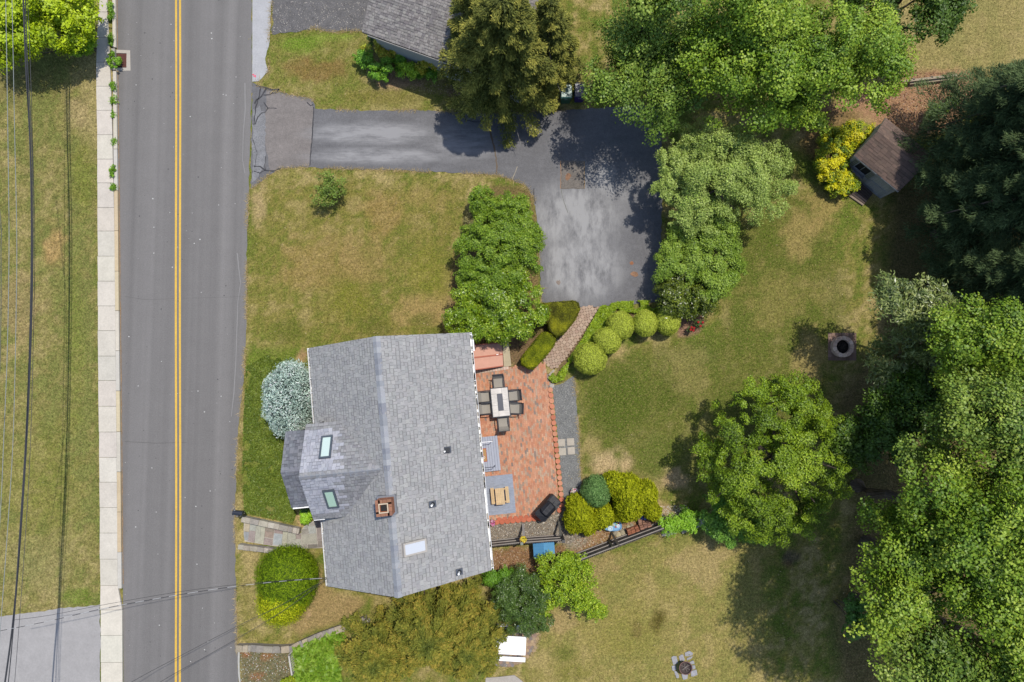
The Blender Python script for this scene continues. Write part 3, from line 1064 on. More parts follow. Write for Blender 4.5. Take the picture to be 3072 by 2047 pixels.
m.box((ct.x, ct.y, roof_z(-.2) + .0), (2 * R + .16, 2 * R + .16, .34), obs(150, 154, 162), ca)
o = m.build('flashing', 'metal', None)
o.parent = chim


# ---- vents
def vent(px, py, z, lab, box=False):
    p = P(px, py, z)
    l = (p - HO)
    z = roof_z(l.dot(HV)) + .04
    p = P(px, py, z)
    m = MB()
    sl = -(ZR - ZE) / (WH - VR)
    ex, ey = (HV + Z * sl) * .3, HU * .3
    m.obox(p - ex / 2 - ey / 2, ex, ey, Z * .02, obs(92, 98, 110))
    f = m.build('vent', 'matte', house)
    f['label'] = lab
    m = MB()
    if box:
        m.box(p + Z * .09, (.22, .22, .16), obs(40, 42, 46), ca)
        m.build('hood', 'gloss', f)
        m = MB()
        m.tube([p + Vector((-.1, -.05, .1)), p + Vector((-.12, -.06, .24))], .04, 10, WHT)
        m.build('pipe', 'gloss', f)
    else:
        m.lathe(p, [(.11, 0), (.1, .05), (.06, .1)], 12, obs(52, 56, 62))
        m.build('boot', 'matte', f)
        m = MB()
        m.tube([p, p + Z * .42], .045, 10, WHT)
        m.build('pipe', 'gloss', f)


vent(1298, 1513, 3.9, 'white vent pipe below the ridge')
vent(1378, 1716, 3.3, 'white vent pipe near the south eave')
vent(1343, 1350, 3.6, 'black square roof vent', True)

# ---- bulkhead doors
bk = thing('bulkhead_doors', 'reddish brown sloped cellar bulkhead doors against the house', 'bulkhead', P(1465, 1070))
u0, u1 = -5.15, -4.0
lo = (P(1508, 1064, .25) - HO)
A = [P(1417, 1036, .72), P(1505, 1029, .26), P(1508, 1063, .26), P(1420, 1073, .72)]
B = [P(1420, 1073.6, .72), P(1508, 1063.6, .26), P(1510, 1098, .26), P(1424, 1110, .72)]
rb = obs(220, 166, 144)
for q in (A, B):
    m = MB()
    m.add([tuple(p) for p in q] + [(p.x, p.y, p.z - .03) for p in q], [(3, 2, 1, 0), (4, 5, 6, 7), (0, 1, 5, 4), (1, 2, 6, 5), (2, 3, 7, 6), (3, 0, 4, 7)], rb)
    dd = m.build('door', 'matte', bk)
m = MB()
m.beam(P(1420, 1073.4, .745), P(1508, 1063.4, .285), .07, .02, obs(190, 112, 90))
m.build('centre_strip', 'matte', bk)
m = MB()
m.beam(P(1489, 1064.5, .43), P(1495, 1063.8, .40), .03, .03, obs(220, 220, 220))
m.build('handle', 'metal', bk)
m = MB()
for q in ((A[0], A[1]), (B[3], B[2])):
    a, b = q
    m.add([tuple(a), tuple(b), (b.x, b.y, 0), (a.x, a.y, 0)], [(0, 1, 2, 3)], rb)
    m.beam(a + Z * .01, b + Z * .01, .05, .04, obs(184, 108, 88))
a, b = A[1], B[2]
m.add([tuple(a), tuple(b), (b.x, b.y, 0), (a.x, a.y, 0)], [(0, 1, 2, 3)], rb)
m.build('side_panel', 'matte', bk)
m = MB()
m.prism([G(1507, 1027), G(1526, 1025), G(1534, 1098), G(1512, 1101)], 0, .12, obs(196, 182, 152))
m.build('concrete_ledge', 'concrete', bk)

# ================================================================== PATIO, WALK, GRAVEL
def inside(poly, x, y):
    r = False
    n = len(poly)
    for i in range(n):
        ax, ay = poly[i]
        bx, by = poly[(i + 1) % n]
        if (ay > y) != (by > y) and x < (bx - ax) * (y - ay) / (by - ay) + ax:
            r = not r
    return r


PZ = .06
patio_px = [(1405, 1116), (1520, 1102), (1600, 1098), (1622, 1090), (1634, 1092), (1643, 1128), (1646, 1152), (1655, 1260), (1664, 1370), (1674, 1480), (1665, 1540), (1612, 1560), (1470, 1572), (1440, 1574)]
pp = [G(*p) for p in patio_px]
m = MB()
m.prism(pp, -.02, PZ - .008, obs(176, 130, 104))
patio = m.build('patio', 'gravel', kind='structure')
bw, bl = .094, .188
tabs = []
# bricks in running bond, aligned with the house
cu, cv = P(1545, 1330) - HO, None
for i in range(-40, 60):
    for j in range(-50, 50):
        u = j * bl + (i % 2) * bl * .5 + (i % 4 == 1) * .02
        v = i * bw
        c = HO + HU * u + HV * (v + 6.2)
        if inside(pp, c.x, c.y):
            col = rnd.choice([(218, 158, 124), (214, 148, 112), (222, 166, 132), (206, 152, 122), (204, 142, 112), (216, 162, 132)] * 3 + [(196, 166, 140), (176, 152, 132), (200, 168, 142), (156, 138, 126), (202, 172, 146)])
            hx, hy = bl / 2 - .003, bw / 2 - .003
            zt = PZ + rnd.uniform(-.004, .004)
            q = [c + HU * a + HV * b for a, b in ((-hx, -hy), (hx, -hy), (hx, hy), (-hx, hy))]
            tabs.append(([(p.x, p.y, PZ - .03) for p in q] + [(p.x, p.y, zt) for p in q], vary(obs(*[q * .965 for q in col]), .07), rnd.random(), BOXF))
lay(tabs, patio, 'brick', 300, 'brick')
# whitish row by the bulkhead
for k in range(12):
    m = MB()
    m.box(P(1432 + k * 8.2, 1116.5 - k * 1.15, PZ + .005), (.125, .17, .03), vary(obs(214, 190, 172), .12), .1)
    m.build('worn_brick', 'brick', patio)


def hexpoly(c, r1, r2, rot, n=6, ph=0):
    return [(c[0] + math.cos(rot) * r1 * math.cos(a) - math.sin(rot) * r2 * math.sin(a), c[1] + math.sin(rot) * r1 * math.cos(a) + math.cos(rot) * r2 * math.sin(a)) for a in [ph + 2 * math.pi * k / n for k in range(n)]]


# terracotta edging blocks
edge = put('patio_edging', None, kind='structure')
pts = [(1651 + (1683 - 1651) * k / 19.0, 1170 + (1482 - 1170) * k / 19.0) for k in range(20)]
for i, (x, y) in enumerate(pts):
    g = G(x, y)
    m = MB()
    m.prism(hexpoly(g, .135, .13, math.radians(-84), 8, math.pi / 8), 0, .13 + rnd.uniform(-.01, .01), vary(obs(*rnd.choice([(208, 134, 104), (200, 124, 96), (214, 150, 118)])), .06))
    m.build('edging_block', 'brick', edge)
for k in range(9):
    g = G(1490 + 16.2 * k, 1566.5 - 1.45 * k)
    m = MB()
    m.prism(hexpoly(g, .145, .12, math.radians(5), 8, math.pi / 8), 0, .13 + rnd.uniform(-.01, .01), vary(obs(*rnd.choice([(204, 120, 90), (196, 112, 84)])), .06))
    m.build('edging_block', 'brick', edge)
    if k < 8:
        g = G(1498 + 16.2 * k, 1557.5 - 1.45 * k)
        m = MB()
        m.prism(hexpoly(g, .125, .1, math.radians(5), 8, math.pi / 8), 0, .10, vary(obs(196, 112, 84), .06))
        m.build('edging_block', 'brick', edge)
for (x, y) in [(1684, 1498), (1684, 1515), (1678, 1530)]:
    m = MB()
    m.prism(hexpoly(G(x, y), .13, .13, .3, 8, .4), 0, .12, vary(obs(204, 124, 96), .06))
    m.build('edging_block', 'brick', edge)

# gravel
m = MB()
m.sheet(ragged([(1656, 1158), (1690, 1150), (1722, 1128), (1728, 1180), (1733, 1250), (1738, 1320), (1739, 1380), (1745, 1450), (1720, 1490), (1690, 1500), (1672, 1300)], 9, 2, True, 21), .012, obs(130, 130, 127))
gp = m.build('gravel_path', 'gravel', kind='structure')
m = MB()
m.sheet(ragged([(1462, 1574), (1620, 1560), (1690, 1495), (1742, 1455), (1742, 1520), (1700, 1560), (1760, 1610), (1700, 1632), (1600, 1622), (1472, 1628)], 9, 3, True, 22), .016, obs(140, 130, 116))
m.build('gravel_bed', 'gravel', kind='structure')
# loose stones
OCT = [(1, 0, 0), (0, 1, 0), (-1, 0, 0), (0, -1, 0), (0, 0, 1)]
m = MB()


def pebble(x, y, r, col, z=.012):
    a = rnd.uniform(0, 3)
    s = rnd.uniform(.6, 1.2)
    v = [(x + r * (q[0] * math.cos(a) * s - q[1] * math.sin(a)), y + r * (q[0] * math.sin(a) * s + q[1] * math.cos(a)), z + q[2] * r * .7) for q in OCT]
    m.add(v, [(0, 1, 4), (1, 2, 4), (2, 3, 4), (3, 0, 4)], col)


def scatter(poly_px, n, r0, r1, cols, z):
    xs, ys = [p[0] for p in poly_px], [p[1] for p in poly_px]
    k = 0
    while k < n:
        x, y = rnd.uniform(min(xs), max(xs)), rnd.uniform(min(ys), max(ys))
        if inside(poly_px, x, y):
            pebble(*G(x, y), rnd.uniform(r0, r1), vary(obs(*rnd.choice(cols)), .15), z)
            k += 1


scatter([(1660, 1160), (1722, 1132), (1738, 1320), (1744, 1450), (1692, 1490), (1672, 1300)], 2600, .008, .022, [(130, 132, 132), (160, 160, 156), (104, 106, 106), (200, 198, 190)], .012)
scatter([(1466, 1576), (1620, 1562), (1690, 1500), (1742, 1460), (1738, 1520), (1700, 1560), (1756, 1608), (1700, 1630), (1600, 1620), (1474, 1626)], 3600, .01, .03, [(206, 196, 176), (120, 112, 102), (150, 138, 120), (230, 224, 210), (96, 92, 86), (176, 150, 120)], .016)
scatter([(1470, 1650), (1690, 1636), (1690, 1680), (1600, 1715), (1470, 1725)], 1100, .01, .03, [(190, 160, 130), (120, 84, 60), (220, 200, 176), (150, 104, 74)], .0)
scatter([(1700, 1600), (1800, 1560), (1960, 1545), (1985, 1590), (1880, 1620), (1740, 1655)], 1500, .012, .035, [(200, 170, 140), (130, 92, 66), (222, 206, 186), (160, 114, 82)], .0)
scatter([(1960, 1520), (2060, 1515), (2080, 1545), (1980, 1560)], 600, .012, .03, [(216, 204, 186), (190, 170, 146), (230, 222, 208)], .0)
scatter([(815, 5), (1100, 5), (1090, 90), (820, 100)], 900, .01, .03, [(180, 172, 160), (90, 90, 92), (214, 206, 196)], .0115)
scatter([(2600, 260), (2720, 220), (2880, 215), (2940, 260), (2830, 390), (2700, 410)], 1600, .02, .05, [(196, 150, 120), (160, 110, 84), (214, 180, 152), (130, 92, 70)], .0)
scatter([(1150, 215), (1290, 255), (1420, 250), (1400, 300), (1230, 270)], 500, .01, .025, [(196, 170, 150), (130, 104, 84)], .0)
scatter([(720, 1948), (880, 1950), (865, 2060), (720, 2060)], 700, .012, .03, [(200, 196, 190), (170, 110, 80), (120, 130, 96), (226, 220, 212), (150, 160, 120)], .0)
o = m.build('loose_stones', 'stone', kind='stuff')
tag(o, 'loose pebbles, chips and dry litter strewn over gravel and beds', 'pebbles')
for (x, y), r in zip([(1684, 1328.6), (1711.5, 1326), (1687, 1355), (1713.6, 1352.7)], (.05, .06, .04, .06)):
    m = MB()
    c = G(x, y)
    m.box((c[0], c[1], .025), (.37, .37, .045), vary(obs(190, 180, 164), .03), r)
    s = m.build('stepping_stone', 'concrete', gp)

# octagon paver walk
walk_px = [(1740, 922), (1797, 918), (1788, 940), (1730, 1030), (1700, 1075), (1663, 1108), (1627, 1083), (1660, 1040), (1716, 960)]
wp = [G(*p) for p in walk_px]
m = MB()
m.prism(wp, -.02, .008, obs(96, 74, 62))
walk = m.build('paver_walk', 'gravel', kind='structure')
wa = math.atan2(G(1797, 918)[1] - G(1663, 1108)[1], G(1797, 918)[0] - G(1663, 1108)[0])
wo = Vector((*G(1645, 1095), 0))
wx, wy = Vector((math.cos(wa), math.sin(wa), 0)), Vector((-math.sin(wa), math.cos(wa), 0))
sp = .205
for i in range(-6, 30):
    for j in range(-8, 12):
        c = wo + wx * (i * sp) + wy * (j * sp)
        for (dx, dy, n, r) in ((0, 0, 8, .09), (sp / 2, sp / 2, 4, .05)):
            q = c + wx * dx + wy * dy
            if inside(wp, q.x, q.y):
                m = MB()
                pr = r / math.cos(math.pi / 8) if n == 8 else r * 1.35
                ph = math.pi / 8 if n == 8 else 0
                m.prism([(q.x + pr * math.cos(wa + ph + 2 * math.pi * k / n), q.y + pr * math.sin(wa + ph + 2 * math.pi * k / n)) for k in range(n)], 0, .028 + rnd.uniform(-.003, .003), vary(obs(*rnd.choice([(190, 164, 142), (182, 156, 136), (196, 172, 150), (178, 152, 130)])), .05))
                m.build('paver', 'concrete', walk)
m = MB()
m.prism([G(1660, 1108), G(1665, 1112), G(1650, 1129), G(1645, 1124)], 0, .1, obs(178, 168, 152))
m.build('edge_stone', 'stone', walk)

# ------------------------------------------------------------------ flagstone walk to the road, with its low walls
flag = put('flagstone_walk', None, kind='structure')
Fz = lambda x, y: (680 + x / 7.353, 1500 + y / 7.353)
stones = [([(405, 462), (525, 490), (500, 700), (395, 692)], (188, 176, 150)), ([(395, 697), (498, 706), (480, 900), (400, 880), (384, 760)], (162, 164, 162)), ([(528, 492), (662, 522), (645, 680), (512, 672)], (176, 176, 164)),
          ([(510, 682), (642, 690), (615, 945), (470, 905)], (166, 152, 146)), ([(668, 524), (765, 548), (740, 950), (620, 945)], (180, 178, 162)), ([(770, 550), (862, 572), (838, 815), (815, 985), (742, 955)], (186, 184, 164)),
          ([(866, 574), (1055, 612), (1045, 700), (852, 680)], (148, 136, 124)), ([(852, 686), (1044, 706), (1030, 845), (842, 818)], (158, 142, 128)), ([(838, 836), (1022, 860), (1012, 1000), (818, 985)], (162, 148, 142)),
          ([(1066, 614), (1250, 652), (1240, 748), (1056, 724)], (158, 142, 136)), ([(1054, 734), (1238, 756), (1215, 1000), (1024, 985)], (172, 178, 178)), ([(1256, 656), (1352, 676), (1330, 1010), (1220, 1000)], (182, 180, 160)),
          ([(1356, 678), (1455, 702), (1440, 1020), (1334, 1010)], (178, 176, 160)), ([(1460, 706), (1524, 720), (1535, 866), (1446, 868)], (186, 184, 168)), ([(1532, 722), (1640, 740), (1642, 856), (1540, 858)], (160, 146, 140)),
          ([(1446, 876), (1642, 866), (1660, 1060), (1440, 1040)], (180, 178, 164)), ([(1652, 646), (1800, 636), (1812, 740), (1652, 758)], (160, 154, 144)), ([(1680, 620), (1790, 545), (1800, 628)], (170, 168, 158)),
          ([(1806, 574), (1962, 566), (1976, 734), (1818, 742)], (174, 174, 168)), ([(1652, 766), (1982, 744), (1994, 960), (1775, 968), (1668, 985)], (176, 172, 158)), ([(1672, 992), (1772, 976), (1782, 1075), (1676, 1066)], (166, 160, 150)),
          ([(1790, 984), (2004, 972), (2014, 1050), (1798, 1072)], (136, 130, 120)), ([(1988, 560), (2078, 552), (2120, 890), (2004, 904)], (158, 146, 138)), ([(2010, 912), (2122, 898), (2132, 1040), (2022, 1052)], (140, 132, 122)),
          ([(1810, 560), (1950, 556), (1945, 480), (1890, 500)], (164, 158, 150)), ([(1972, 450), (2086, 440), (2092, 545), (1984, 552)], (156, 146, 140))]
m = MB()
m.sheet([G(*Fz(x, y)) for x, y in [(384, 455), (700, 525), (1055, 605), (1250, 648), (1640, 735), (1680, 610), (1800, 520), (1960, 440), (2090, 430), (2140, 1060), (1670, 1075), (1010, 1015), (400, 915), (378, 760)]], .02, obs(196, 190, 180))
m.build('mortar_bed', 'concrete', flag)
for q, c in stones:
    m = MB()
    m.prism([G(*Fz(x, y)) for x, y in q], .0, .045 + rnd.uniform(0, .012), vary(obs(*c), .05))
    m.build('flagstone', 'stone', flag)
for lab, segs in (('low mortared stone wall on the mailbox side of flagstone walk', [(385, 395, 1645, 660, 11, 118)]), ('low mortared stone wall on the bush side of flagstone walk', [(310, 1000, 1200, 1110, 8, 100)])):
    for (x0, y0, x1, y1, n, wd) in segs:
        a, b = Vector((*G(*Fz(x0, y0)), 0)), Vector((*G(*Fz(x1, y1)), 0))
        t = thing('stone_wall', lab, 'wall', (a + b) / 2)
        d = (b - a).normalized()
        nn = Vector((-d.y, d.x, 0))
        L = (b - a).length
        ww = wd / 7.353 * mpp()
        m = MB()
        m.obox(a - nn * ww * .46, d * L, nn * ww * .92, Z * .36, obs(176, 168, 154))
        m.build('core', 'concrete', t)
        x = 0
        while x < L - .05:
            sw = min(rnd.uniform(.2, .48), L - x)
            m = MB()
            c = vary(obs(*rnd.choice([(184, 176, 160), (172, 162, 146), (190, 182, 168), (164, 156, 146)])), .08)
            p = [a + d * (x + .01) - nn * ww / 2, a + d * (x + sw - .01) - nn * ww / 2, a + d * (x + sw - .012) + nn * ww / 2, a + d * (x + .012) + nn * ww / 2]
            p = [(q.x + rnd.uniform(-.012, .012), q.y + rnd.uniform(-.012, .012)) for q in p]
            m.prism(p, .0, .39 + rnd.uniform(-.015, .015), c)
            m.build('stone', 'stone', t)
            x += sw

# mortared fieldstone wall by the road, lower left
t = thing('stone_wall', 'grey mortared fieldstone wall ending at the road edge below the golden bush', 'wall', P(800, 1935))
line = [(717, 1938), (760, 1937), (800, 1939), (850, 1941), (885, 1938), (915, 1922), (960, 1903), (1010, 1885), (1060, 1868), (1100, 1852)]
g = [Vector((*G(*p), 0)) for p in line]
m = MB()
for a, b in zip(g[:-1], g[1:]):
    d = (b - a).normalized()
    nn = Vector((-d.y, d.x, 0))
    m.obox(a - nn * .13, b - a + d * .03, nn * .26, Z * .42, obs(158, 150, 140))
m.build('core', 'concrete', t)
for a, b in zip(g[:-1], g[1:]):
    d = (b - a).normalized()
    nn = Vector((-d.y, d.x, 0))
    L = (b - a).length
    for row, (z0, z1) in enumerate(((.0, .16), (.17, .32))):
        x = rnd.uniform(0, .1)
        while x < L - .03:
            sw = rnd.uniform(.14, .3)
            c = a + d * (x + sw / 2) - nn * (.15 - .03 * row)
            m = MB()
            m.lathe((c.x, c.y, z0), [(sw * .42, .0), (sw * .5, .05), (sw * .42, .12), (sw * .2, .155)], 7, vary(obs(*rnd.choice([(172, 164, 156), (150, 144, 138), (182, 172, 158), (160, 146, 136)])), .1))
            m.build('stone', 'stone', t)
            x += sw
    x = 0
    while x < L:
        sw = min(rnd.uniform(.25, .5), L - x + .02)
        p = [a + d * (x + .01) - nn * .16, a + d * (x + sw - .01) - nn * .16, a + d * (x + sw - .01) + nn * .17, a + d * (x + .01) + nn * .17]
        m = MB()
        m.prism([(q.x + rnd.uniform(-.02, .02), q.y + rnd.uniform(-.02, .02)) for q in p], .33, .44 + rnd.uniform(-.02, .02), vary(obs(*rnd.choice([(176, 164, 140), (160, 152, 140), (146, 140, 130)])), .1))
        m.build('cap_stone', 'stone', t)
        x += sw
m = MB()
strip(m, [(718, 1945), (717, 1985), (718, 2020), (721, 2047), (722, 2100)], 5, .05, obs(190, 188, 180), .2)
m.build('road_edge_strip', 'concrete', kind='structure')

# lower hexagon paver patio and slab
hp_px = [(1440 + x / 7.573, 1840 + y / 7.573) for x, y in [(1080, 300), (1180, 330), (1290, 270), (1335, 380), (1335, 520), (1290, 680), (1270, 820), (1200, 900), (1090, 1000), (1010, 1070), (900, 1150), (700, 1215), (500, 1220), (300, 1180), (90, 1030), (200, 600), (500, 350)]]
hp = [G(*p) for p in hp_px]
m = MB()
m.sheet(hp, .008, obs(150, 126, 100))
hexp = m.build('hexagon_patio', 'gravel', kind='structure')
r = .095
for i in range(-2, 26):
    for j in range(-2, 26):
        c = (hp[0][0] - 2.6 + i * r * 1.76, hp[0][1] - 2.2 + j * r * 1.53 * 1.0)
        c = (c[0] + (j % 2) * r * .88, c[1])
        if inside(hp, *c) and c[1] < G(1500, 1895)[1]:
            m = MB()
            m.prism(hexpoly(c, r * .98, r * .98, .0, 6, math.pi / 6), 0, .022 + rnd.uniform(-.004, .004), vary(obs(*rnd.choice([(150, 138, 128), (138, 128, 122), (160, 134, 118), (186, 160, 128), (144, 136, 132), (168, 146, 122)])), .07))
            m.build('hexagon_paver', 'stone', hexp)
m = MB()
m.prism([G(*p) for p in [(1457, 2033), (1500, 2030), (1543, 2025), (1558, 2036), (1575, 2050), (1580, 2160), (1450, 2160)]], -.02, .05, obs(186, 178, 168))
m.build('concrete_slab', 'concrete', kind='structure')

# ================================================================== THINGS ON THE PATIO
HA = math.atan2(HV.y, HV.x)          # patio alignment
DKM = obs(70, 72, 78)
# dining table with a dark insert
tc = P(1501, 1207, .78)
t = thing('dining_table', 'rectangular patio table with white plank tiles and dark central insert', 'table', (tc.x, tc.y, PZ), HA)
LX, LY = .93, 1.5
m = MB()
for (cx, cy, sx, sy) in ((-LX / 2 + .02, 0, .04, LY), (LX / 2 - .02, 0, .04, LY), (0, LY / 2 - .02, LX - .08, .04), (0, -LY / 2 + .02, LX - .08, .04)):
    m.box((cx, cy, .70), (sx, sy, .06), DKM)
m.build('frame', 'matte', t, local=True)
ix, iy = .30, .86       # insert
tw, th = (LX - .08 - ix) / 2, (LY - .08 - iy) / 2
hx, hy = LX / 2 - .04, LY / 2 - .04
tiles = [(-hx, hy - th, hx - .30, hy), (hx - .30, .12, hx, hy), (hx - .30, -hy + th, hx, .12), (-hx + .30, -hy, hx, -hy + th), (-hx, -hy, -hx + .30, -.14), (-hx, -.14, -hx + .30, hy - th)]
for (x0, y0, x1, y1) in tiles:
    m = MB()
    m.box(((x0 + x1) / 2, (y0 + y1) / 2, .715), (x1 - x0 - .008, y1 - y0 - .008, .034), vary(obs(228, 222, 214), .02))
    m.build('tile', 'wood', t, local=True)
m = MB()
m.box((0, 0, .70), (LX - .1, LY - .1, .03), obs(90, 90, 94))
m.build('underlay', 'matte', t, local=True)
m = MB()
m.box((0, 0, .724), (ix - .02, iy - .02, .03), obs(78, 80, 90))
m.build('insert', 'gloss', t, local=True)
m = MB()
m.box((0, 0, .35), (.62, 1.1, .66), obs(86, 84, 82))
m.build('base', 'matte', t, local=True)


def chair(name, label):
    c = thing(name, label, 'chair', (0, 0, 0), 0, 'patio dining chairs')
    SL = obs(170, 164, 154)
    m = MB()          # sling seat, slightly dished
    n = 8
    v, f = [], []
    for i in range(n + 1):
        y = -.25 + .5 * i / n
        z = .42 - .03 * math.sin(math.pi * i / n)
        v += [(-.25, y, z), (.25, y, z), (.25, y, z - .012), (-.25, y, z - .012)]
    for i in range(n):
        a = i * 4
        f += [(a, a + 1, a + 5, a + 4), (a + 7, a + 6, a + 2, a + 3), (a + 1, a + 2, a + 6, a + 5), (a, a + 4, a + 7, a + 3)]
    m.add(v, f, SL)
    m.build('seat', 'fabric', c, local=True)
    m = MB()          # reclined back
    v, f = [], []
    for i in range(n + 1):
        q = i / n
        y = .25 + .2 * q + .03 * math.sin(math.pi * q)
        z = .42 + .5 * q
        v += [(-.25, y, z), (.25, y, z), (.25, y + .012, z - .006), (-.25, y + .012, z - .006)]
    for i in range(n):
        a = i * 4
        f += [(a, a + 1, a + 5, a + 4), (a + 7, a + 6, a + 2, a + 3), (a + 1, a + 2, a + 6, a + 5), (a, a + 4, a + 7, a + 3)]
    m.add(v, f, SL)
    m.build('backrest', 'fabric', c, local=True)
    for sx in (-1, 1):
        m = MB()
        m.tube([(sx * .28, -.27, .64), (sx * .285, .0, .65), (sx * .28, .3, .6)], [.022, .03, .022], 8, DKM)
        m.build('armrest', 'matte', c, local=True)
        m = MB()
        m.tube([(sx * .28, -.26, .64), (sx * .28, -.28, .0)], .016, 8, DKM)
        m.build('leg', 'matte', c, local=True)
        m = MB()
        m.tube([(sx * .265, .47, .94), (sx * .27, .26, .42), (sx * .28, .36, .0)], .016, 8, DKM)
        m.build('leg', 'matte', c, local=True)
    m = MB()
    for y, z in ((-.26, .41), (.26, .41), (.46, .93)):
        m.tube([(-.27, y, z), (.27, y, z)], .014, 8, DKM)
    m.build('crossbar', 'matte', c, local=True)
    return c


ch0 = chair('patio_chair', '')
spots = [(1496.0, 1151, 0, 'grey sling patio chair at the bulkhead end of the dining table'), (1459, 1190, 90, 'grey sling patio chair at table, house side, nearer the bulkhead'), (1461, 1226, 90, 'grey sling patio chair at table, house side, nearer the deck platform'),
         (1537, 1187, -90, 'grey sling patio chair at table, gravel path side, nearer the bulkhead'), (1543, 1225, -97, 'turned grey sling patio chair at table, gravel path side, nearer the deck'), (1510, 1265, 180, 'grey sling patio chair at the deck end of the dining table')]
for i, (x, y, a, lab) in enumerate(spots):
    c = ch0 if i == 0 else copy_tree(ch0)
    p = P(x, y, .5)
    c.location = (p.x, p.y, PZ)
    c.rotation_euler = (0, 0, HA + math.radians(a))
    c['label'] = lab

# grey deck platform by the back door
dp = P(1470, 1362, .2)
t = thing('deck_platform', 'low grey plank platform at the back door', 'platform', (dp.x, dp.y, PZ))
A, B, C, D = P(1432, 1313.7, .2), P(1491.7, 1307, .2), P(1502.6, 1411, .2), P(1443, 1417.5, .2)
nb = 8
for k in range(nb):
    q = [A + (B - A) * ((k + .04) / nb), A + (B - A) * ((k + .96) / nb), D + (C - D) * ((k + .96) / nb), D + (C - D) * ((k + .04) / nb)]
    m = MB()
    m.prism([(p.x, p.y) for p in q], .175, .205, vary(obs(178, 184, 198), .02))
    m.build('plank', 'matte', t)
m = MB()
ctr = (A + B + C + D) / 4
m.prism([tuple((ctr + (p - ctr) * .98).xy) for p in (A, B, C, D)], PZ, .172, obs(86, 88, 108))
m.build('frame', 'matte', t)
for (x0, y0, x1, y1, c, lab) in ((1436, 1328.4, 1477.4, 1324.7, (.72, .72, .72), 'white'), (1444, 1405, 1485, 1401, obs(60, 62, 74), 'dark')):
    m = MB()
    a, b = P(x0, y0, .95), P(x1, y1, .95)
    m.beam(a, b, .025, .03, c)
    for q in (.97,):
        p = a + (b - a) * q
        m.beam((p.x, p.y, .2), (p.x, p.y, .95), .02, .02, c)
    hr = m.build('handrail', 'matte', t)
# doormat
mq = [P(1435, 1347, .21), P(1458, 1345, .21), P(1462, 1385, .21), P(1439, 1387.5, .21)]
t = thing('doormat', 'tan doormat with red border and white ring design on grey platform', 'doormat', (*((mq[0] + mq[2]) / 2).xy, .205))
ctr = (mq[0] + mq[1] + mq[2] + mq[3]) / 4
m = MB()
m.prism([tuple(p.xy) for p in mq], .206, .216, obs(182, 70, 64))
m.build('border', 'fabric', t)
m = MB()
m.prism([tuple((ctr + (p - ctr) * .91).xy) for p in mq], .208, .219, obs(190, 152, 104))
m.build('coir', 'fabric', t)
for (x, y, r, c) in ((1451, 1373, .075, (236, 230, 224)), (1449, 1358, .06, (150, 132, 112))):
    p = P(x, y, .22)
    m = MB()
    n = 18
    v = [(p.x + rr * math.cos(6.2832 * k / n), p.y + rr * math.sin(6.2832 * k / n), .2215) for rr in (r, r * .7) for k in range(n)]
    m.add(v, [(k, (k + 1) % n, n + (k + 1) % n, n + k) for k in range(n)], obs(*c))
    m.build('printed_ring', 'fabric', t)
p = P(1450, 1367, .22)
m = MB()
m.box((p.x, p.y, .2218), (.03, .11, .001), obs(190, 60, 60))
m.box((p.x + .005, p.y - .06, .2222), (.04, .05, .001), obs(80, 80, 130))
m.build('printed_mark', 'fabric', t)
# rug
rq = [P(1447, 1431, PZ), P(1537, 1422, PZ), P(1548, 1538, PZ), P(1458, 1548, PZ)]
m = MB()
ctr = (rq[0] + rq[2]) / 2
m.prism([tuple(p.xy) for p in rq], PZ + .005, PZ + .02, obs(160, 168, 182))
o = m.build('outdoor_rug', 'rug', None)
tag(o, 'blue grey outdoor rug under the small picnic table', 'rug')
# children's picnic table
pc = P(1500, 1489, .5)
t = thing('picnic_table', "small light wood children's picnic table on the blue grey rug", 'picnic table', (pc.x, pc.y, PZ + .02), HA)
pine = obs(222, 192, 148)
for k in range(5):
    m = MB()
    m.box((-.176 + k * .088, 0, .49), (.083, .82, .022), vary(pine, .04))
    m.build('top_board', 'wood', t, local=True)
for sx in (-1, 1):
    for k in range(2):
        m = MB()
        m.box((sx * (.33 + k * .087), .02, .28), (.082, .82, .022), vary(pine, .04))
        m.build('bench_board', 'wood', t, local=True)
for sy in (-1, 1):
    m = MB()
    m.box((0, sy * .33, .465), (.44, .05, .03), pine)
    m.build('cleat', 'wood', t, local=True)
    m = MB()
    m.box((0, sy * .33, .255), (.92, .05, .03), pine)
    m.build('bench_support', 'wood', t, local=True)
    for sx in (-1, 1):
        m = MB()
        m.beam((sx * .14, sy * .29, .47), (sx * .34, sy * .29, .0), .04, .07, vary(pine, .05))
        m.build('leg', 'wood', t, local=True)

# covered grill
gc = P(1643, 1523, .55)
t = thing('covered_grill', 'barbecue grill under a black vinyl cover at the patio corner', 'grill', (gc.x, gc.y, PZ), math.radians(47))
m = MB()
prof = [(.64, .33, 0), (.66, .34, .12), (.67, .35, .55), (.66, .33, .78), (.34, .31, .84), (.33, .27, .98), (.30, .12, 1.1)]
v, f = [], []
import itertools
def rr(a, b, z, k=.08):
    return [(a - k, -b, z), (a, -b + k, z), (a, b - k, z), (a - k, b, z), (-a + k, b, z), (-a, b - k, z), (-a, -b + k, z), (-a + k, -b, z)]
for i, (a, b, z) in enumerate(prof):
    ring = rr(a, b, z, min(a, b) * .3)
    if i < 6:
        ring = [(x + rnd.uniform(-.018, .018), y + rnd.uniform(-.018, .018), zz + (rnd.uniform(-.02, .02) if i else 0)) for x, y, zz in ring]
    v += ring
for i in range(len(prof) - 1):
    f += [(i * 8 + k, i * 8 + (k + 1) % 8, i * 8 + 8 + (k + 1) % 8, i * 8 + 8 + k) for k in range(8)]
f.append(tuple(range((len(prof) - 1) * 8, len(prof) * 8)))
m.add(v, f, obs(40, 41, 46))
